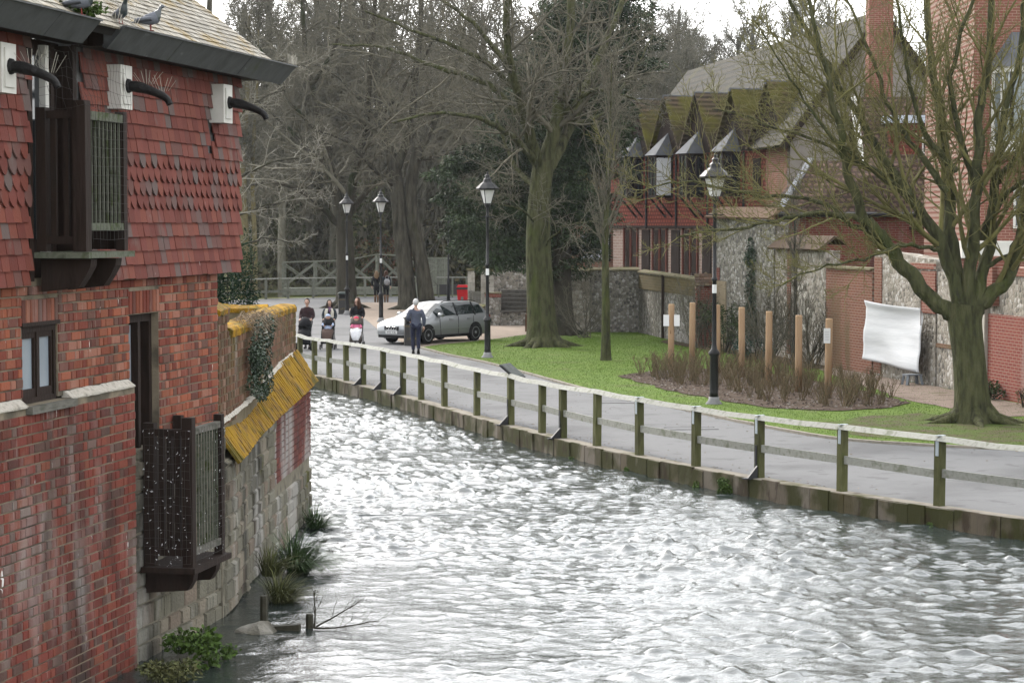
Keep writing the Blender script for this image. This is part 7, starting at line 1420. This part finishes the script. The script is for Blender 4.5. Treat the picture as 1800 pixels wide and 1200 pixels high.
def pushchair(label, loc, hood, fabric, wrap, bag=None, wheels=.10):
    t = thing('pushchair', label, 'pushchair', loc, math.pi)      # front faces the viewer (local +y)
    m = MB()
    for sx in (-1, 1): m.tube([(sx * .19, -.46, 1.03), (sx * .21, -.38, .95), (sx * .22, -.05, .52), (sx * .22, .28, .14)], .012, 6); m.tube([(sx * .22, -.40, .13), (sx * .22, -.12, .45), (sx * .21, .12, .62)], .012, 6)
    m.tube([(-.19, -.46, 1.03), (.19, -.46, 1.03)], .017, 7); m.tube([(-.22, .0, .46), (.22, .0, .46)], .01, 5); m.build('frame', m_castgrey, t)
    for sx in (-1, 1):
        for y in (-.40, .28):
            wl_ = obj('wheel', None, t, (sx * .24, y, wheels)); g = MB(); g.lathe([(wheels * .72, -.02), (wheels, -.018), (wheels, .018), (wheels * .72, .02)], n=16); g.v = [(p[2], p[0], p[1]) for p in g.v]; g.build('tyre', m_tyre, wl_, True); g = MB(); g.lathe([(.02, -.025), (.02, .025)], n=8); [g.beam((0, 0, 0), (wheels * .75 * math.cos(q), wheels * .75 * math.sin(q), 0), .012, .012) for q in [i * 1.2566 for i in range(5)]]; g.v = [(p[2], p[0], p[1]) for p in g.v]; g.build('rim', m_castgrey, wl_)
    m = MB(); m.loft([[Vector((-.19, y, z)), Vector((.19, y, z)), Vector((.21, y + dy, z + dz)), Vector((-.21, y + dy, z + dz))] for y, z, dy, dz in ((-.26, .95, .09, .03), (-.16, .62, .09, .05), (-.06, .46, .03, .10), (.20, .44, .03, .10), (.32, .30, .05, .05), (.36, .20, .05, .03))]); m.build('seat', fabric, t, True)
    m = MB(); rg = []
    for i in range(7):
        a = math.radians(8 + i * 17); rg.append([Vector((.23 * math.cos(q) * (1 if i else 1), -.24 + .34 * math.cos(a) * (.25 + .75 * math.sin(q)), .74 + .34 * math.sin(a) * math.sin(q) + .02)) for q in [k_ * math.pi / 10 for k_ in range(11)]])
    m.loft(rg, caps=False, closed=False); hd_ = m.build('hood', hood, t, True); sm_ = hd_.modifiers.new('thick', 'SOLIDIFY'); sm_.thickness = .012
    m = MB(); rg = []
    for y, z, w_, h_ in ((-.10, .66, .17, .05), (.02, .63, .20, .07), (.16, .57, .205, .075), (.28, .47, .19, .07), (.36, .33, .15, .06), (.38, .24, .11, .04)): rg.append([Vector((w_ * math.cos(q), y + .04 * math.sin(q), z + h_ * math.sin(q) + .012 * math.sin(q * 5 + z * 40))) for q in [k_ * 2 * math.pi / 12 for k_ in range(12)]])
    m.loft(rg); m.build('wrap', wrap, t, True); m = MB(); m.loft([[Vector((-.17, y, .18)), Vector((.17, y, .18)), Vector((.2, y, .34)), Vector((-.2, y, .34))] for y in (-.32, .1)]); m.build('basket', c_black, t)
    if bag: m = MB(); m.loft([[Vector((x, y, z)) for x, y in ((-w_, -.44), (w_, -.44), (w_, -.40), (-w_, -.40))] for z, w_ in ((.62, .17), (.7, .18), (.92, .12), (1.0, .06))]); m.build('bag', bag, t)
    return t
def baby(label, loc, hat, suit):
    t = thing('baby', label, 'person', loc, math.pi); m = MB(); rg = []
    for z, w_, d_, y in ((-.16, .07, .06, .06), (-.08, .12, .08, .02), (.02, .13, .085, -.03), (.10, .10, .07, -.06), (.14, .05, .05, -.06), (.17, .055, .055, -.05), (.22, .078, .082, -.04), (.28, .08, .085, -.04), (.33, .055, .06, -.045), (.345, .01, .01, -.045)): rg.append([Vector((w_ * math.cos(q), y + d_ * math.sin(q), z)) for q in [i * math.pi / 6 for i in range(12)]])
    m.loft(rg); m.tube([(0, .045, .25), (0, .055, .235), (0, .045, .23)], [.006, .011, .008], 5); m.tube([(-.11, -.03, .07), (-.16, .03, .0), (-.12, .09, -.03)], [.04, .04, .03], 7); m.tube([(.11, -.03, .07), (.16, .03, .0), (.12, .09, -.03)], [.04, .04, .03], 7); hand(m, (-.12, .09, -.03), (.2, .9, -.1), (0, 0, 1), (1, 0, 0), .7, .5); hand(m, (.12, .09, -.03), (-.2, .9, -.1), (0, 0, 1), (-1, 0, 0), .7, .5); m.build('body', m_skin, t, True)
    m = MB(); rg = [[Vector(((w_ + .012) * math.cos(q), y + (d_ + .012) * math.sin(q), z)) for q in [i * math.pi / 6 for i in range(12)]] for z, w_, d_, y in ((-.17, .08, .07, .06), (-.08, .13, .09, .02), (.02, .135, .09, -.03), (.10, .11, .078, -.06), (.15, .06, .06, -.06))]; m.loft(rg); m.tube([(-.11, -.03, .07), (-.165, .03, .0), (-.125, .085, -.03)], [.055, .052, .042], 7); m.tube([(.11, -.03, .07), (.165, .03, .0), (.125, .085, -.03)], [.055, .052, .042], 7); m.build('suit', suit, t, True)
    m = MB(); sphere(m, (0, -.055, .285), .10, 9, (.92, .92, .80)); m.v = [(p[0], min(p[1], .0 + (.03 if p[2] > .29 else -.01)), p[2]) for p in m.v]; m.tube([(-.09, -.02, .30), (0, .045, .305), (.09, -.02, .30)], .014, 6); m.build('hat', hat, t, True); m = MB(); [sphere(m, (sx * .028, .038, .262), .008, 5) for sx in (-1, 1)]; m.build('eyes', m_eye, t)
    return t
c_blue = cloth('pale_blue_knit', (.38, .45, .62)); c_pink = cloth('pink_fleece', (.55, .14, .24)); c_red = cloth('red_knit', (.55, .05, .10)); c_brown = cloth('brown_quilt', (.09, .06, .05)); c_grey = cloth('taupe_hood', (.10, .085, .075)); c_whit = cloth('white_blanket', (.62, .62, .64))
pushchair('dark pushchair half hidden behind the parapet corner', (-6.96, 72.4, 0), c_black, c_black, c_black, None, .13)
pushchair('black pushchair with a brown quilted footmuff', (-6.22, 72.95, 0), c_black, c_black, c_brown, mk('tan_bag', [(.30, .24, .14)], rough=.8), .085)
pushchair('taupe hooded pushchair with a white blanket', (-5.33, 73.95, 0), c_grey, c_grey, c_whit, None, .095)
baby('baby in a pale blue hat sitting up in the black pushchair', (-6.22, 73.0, .82), c_blue, c_blue); baby('baby in pink with a red hat under the white blanket', (-5.33, 73.92, .70), c_red, c_pink)
# ================================================================== thin winter haze
hz = MB(); hz.bx(-165, 165, -12, 425, -3.0, 62); m_haze = bpy.data.materials.new('haze_air'); m_haze.use_nodes = True; _t = m_haze.node_tree; _t.nodes.clear()
_o = _t.nodes.new('ShaderNodeOutputMaterial'); _v = _t.nodes.new('ShaderNodeVolumePrincipled'); _v.inputs['Density'].default_value = .0001; _v.inputs['Color'].default_value = (.86, .91, .97, 1); _v.inputs['Anisotropy'].default_value = .2; _t.links.new(_v.outputs[0], _o.inputs['Volume'])
tag(hz.build('haze', m_haze), 'thin pale winter haze lying over the whole valley', 'haze', kind='stuff')
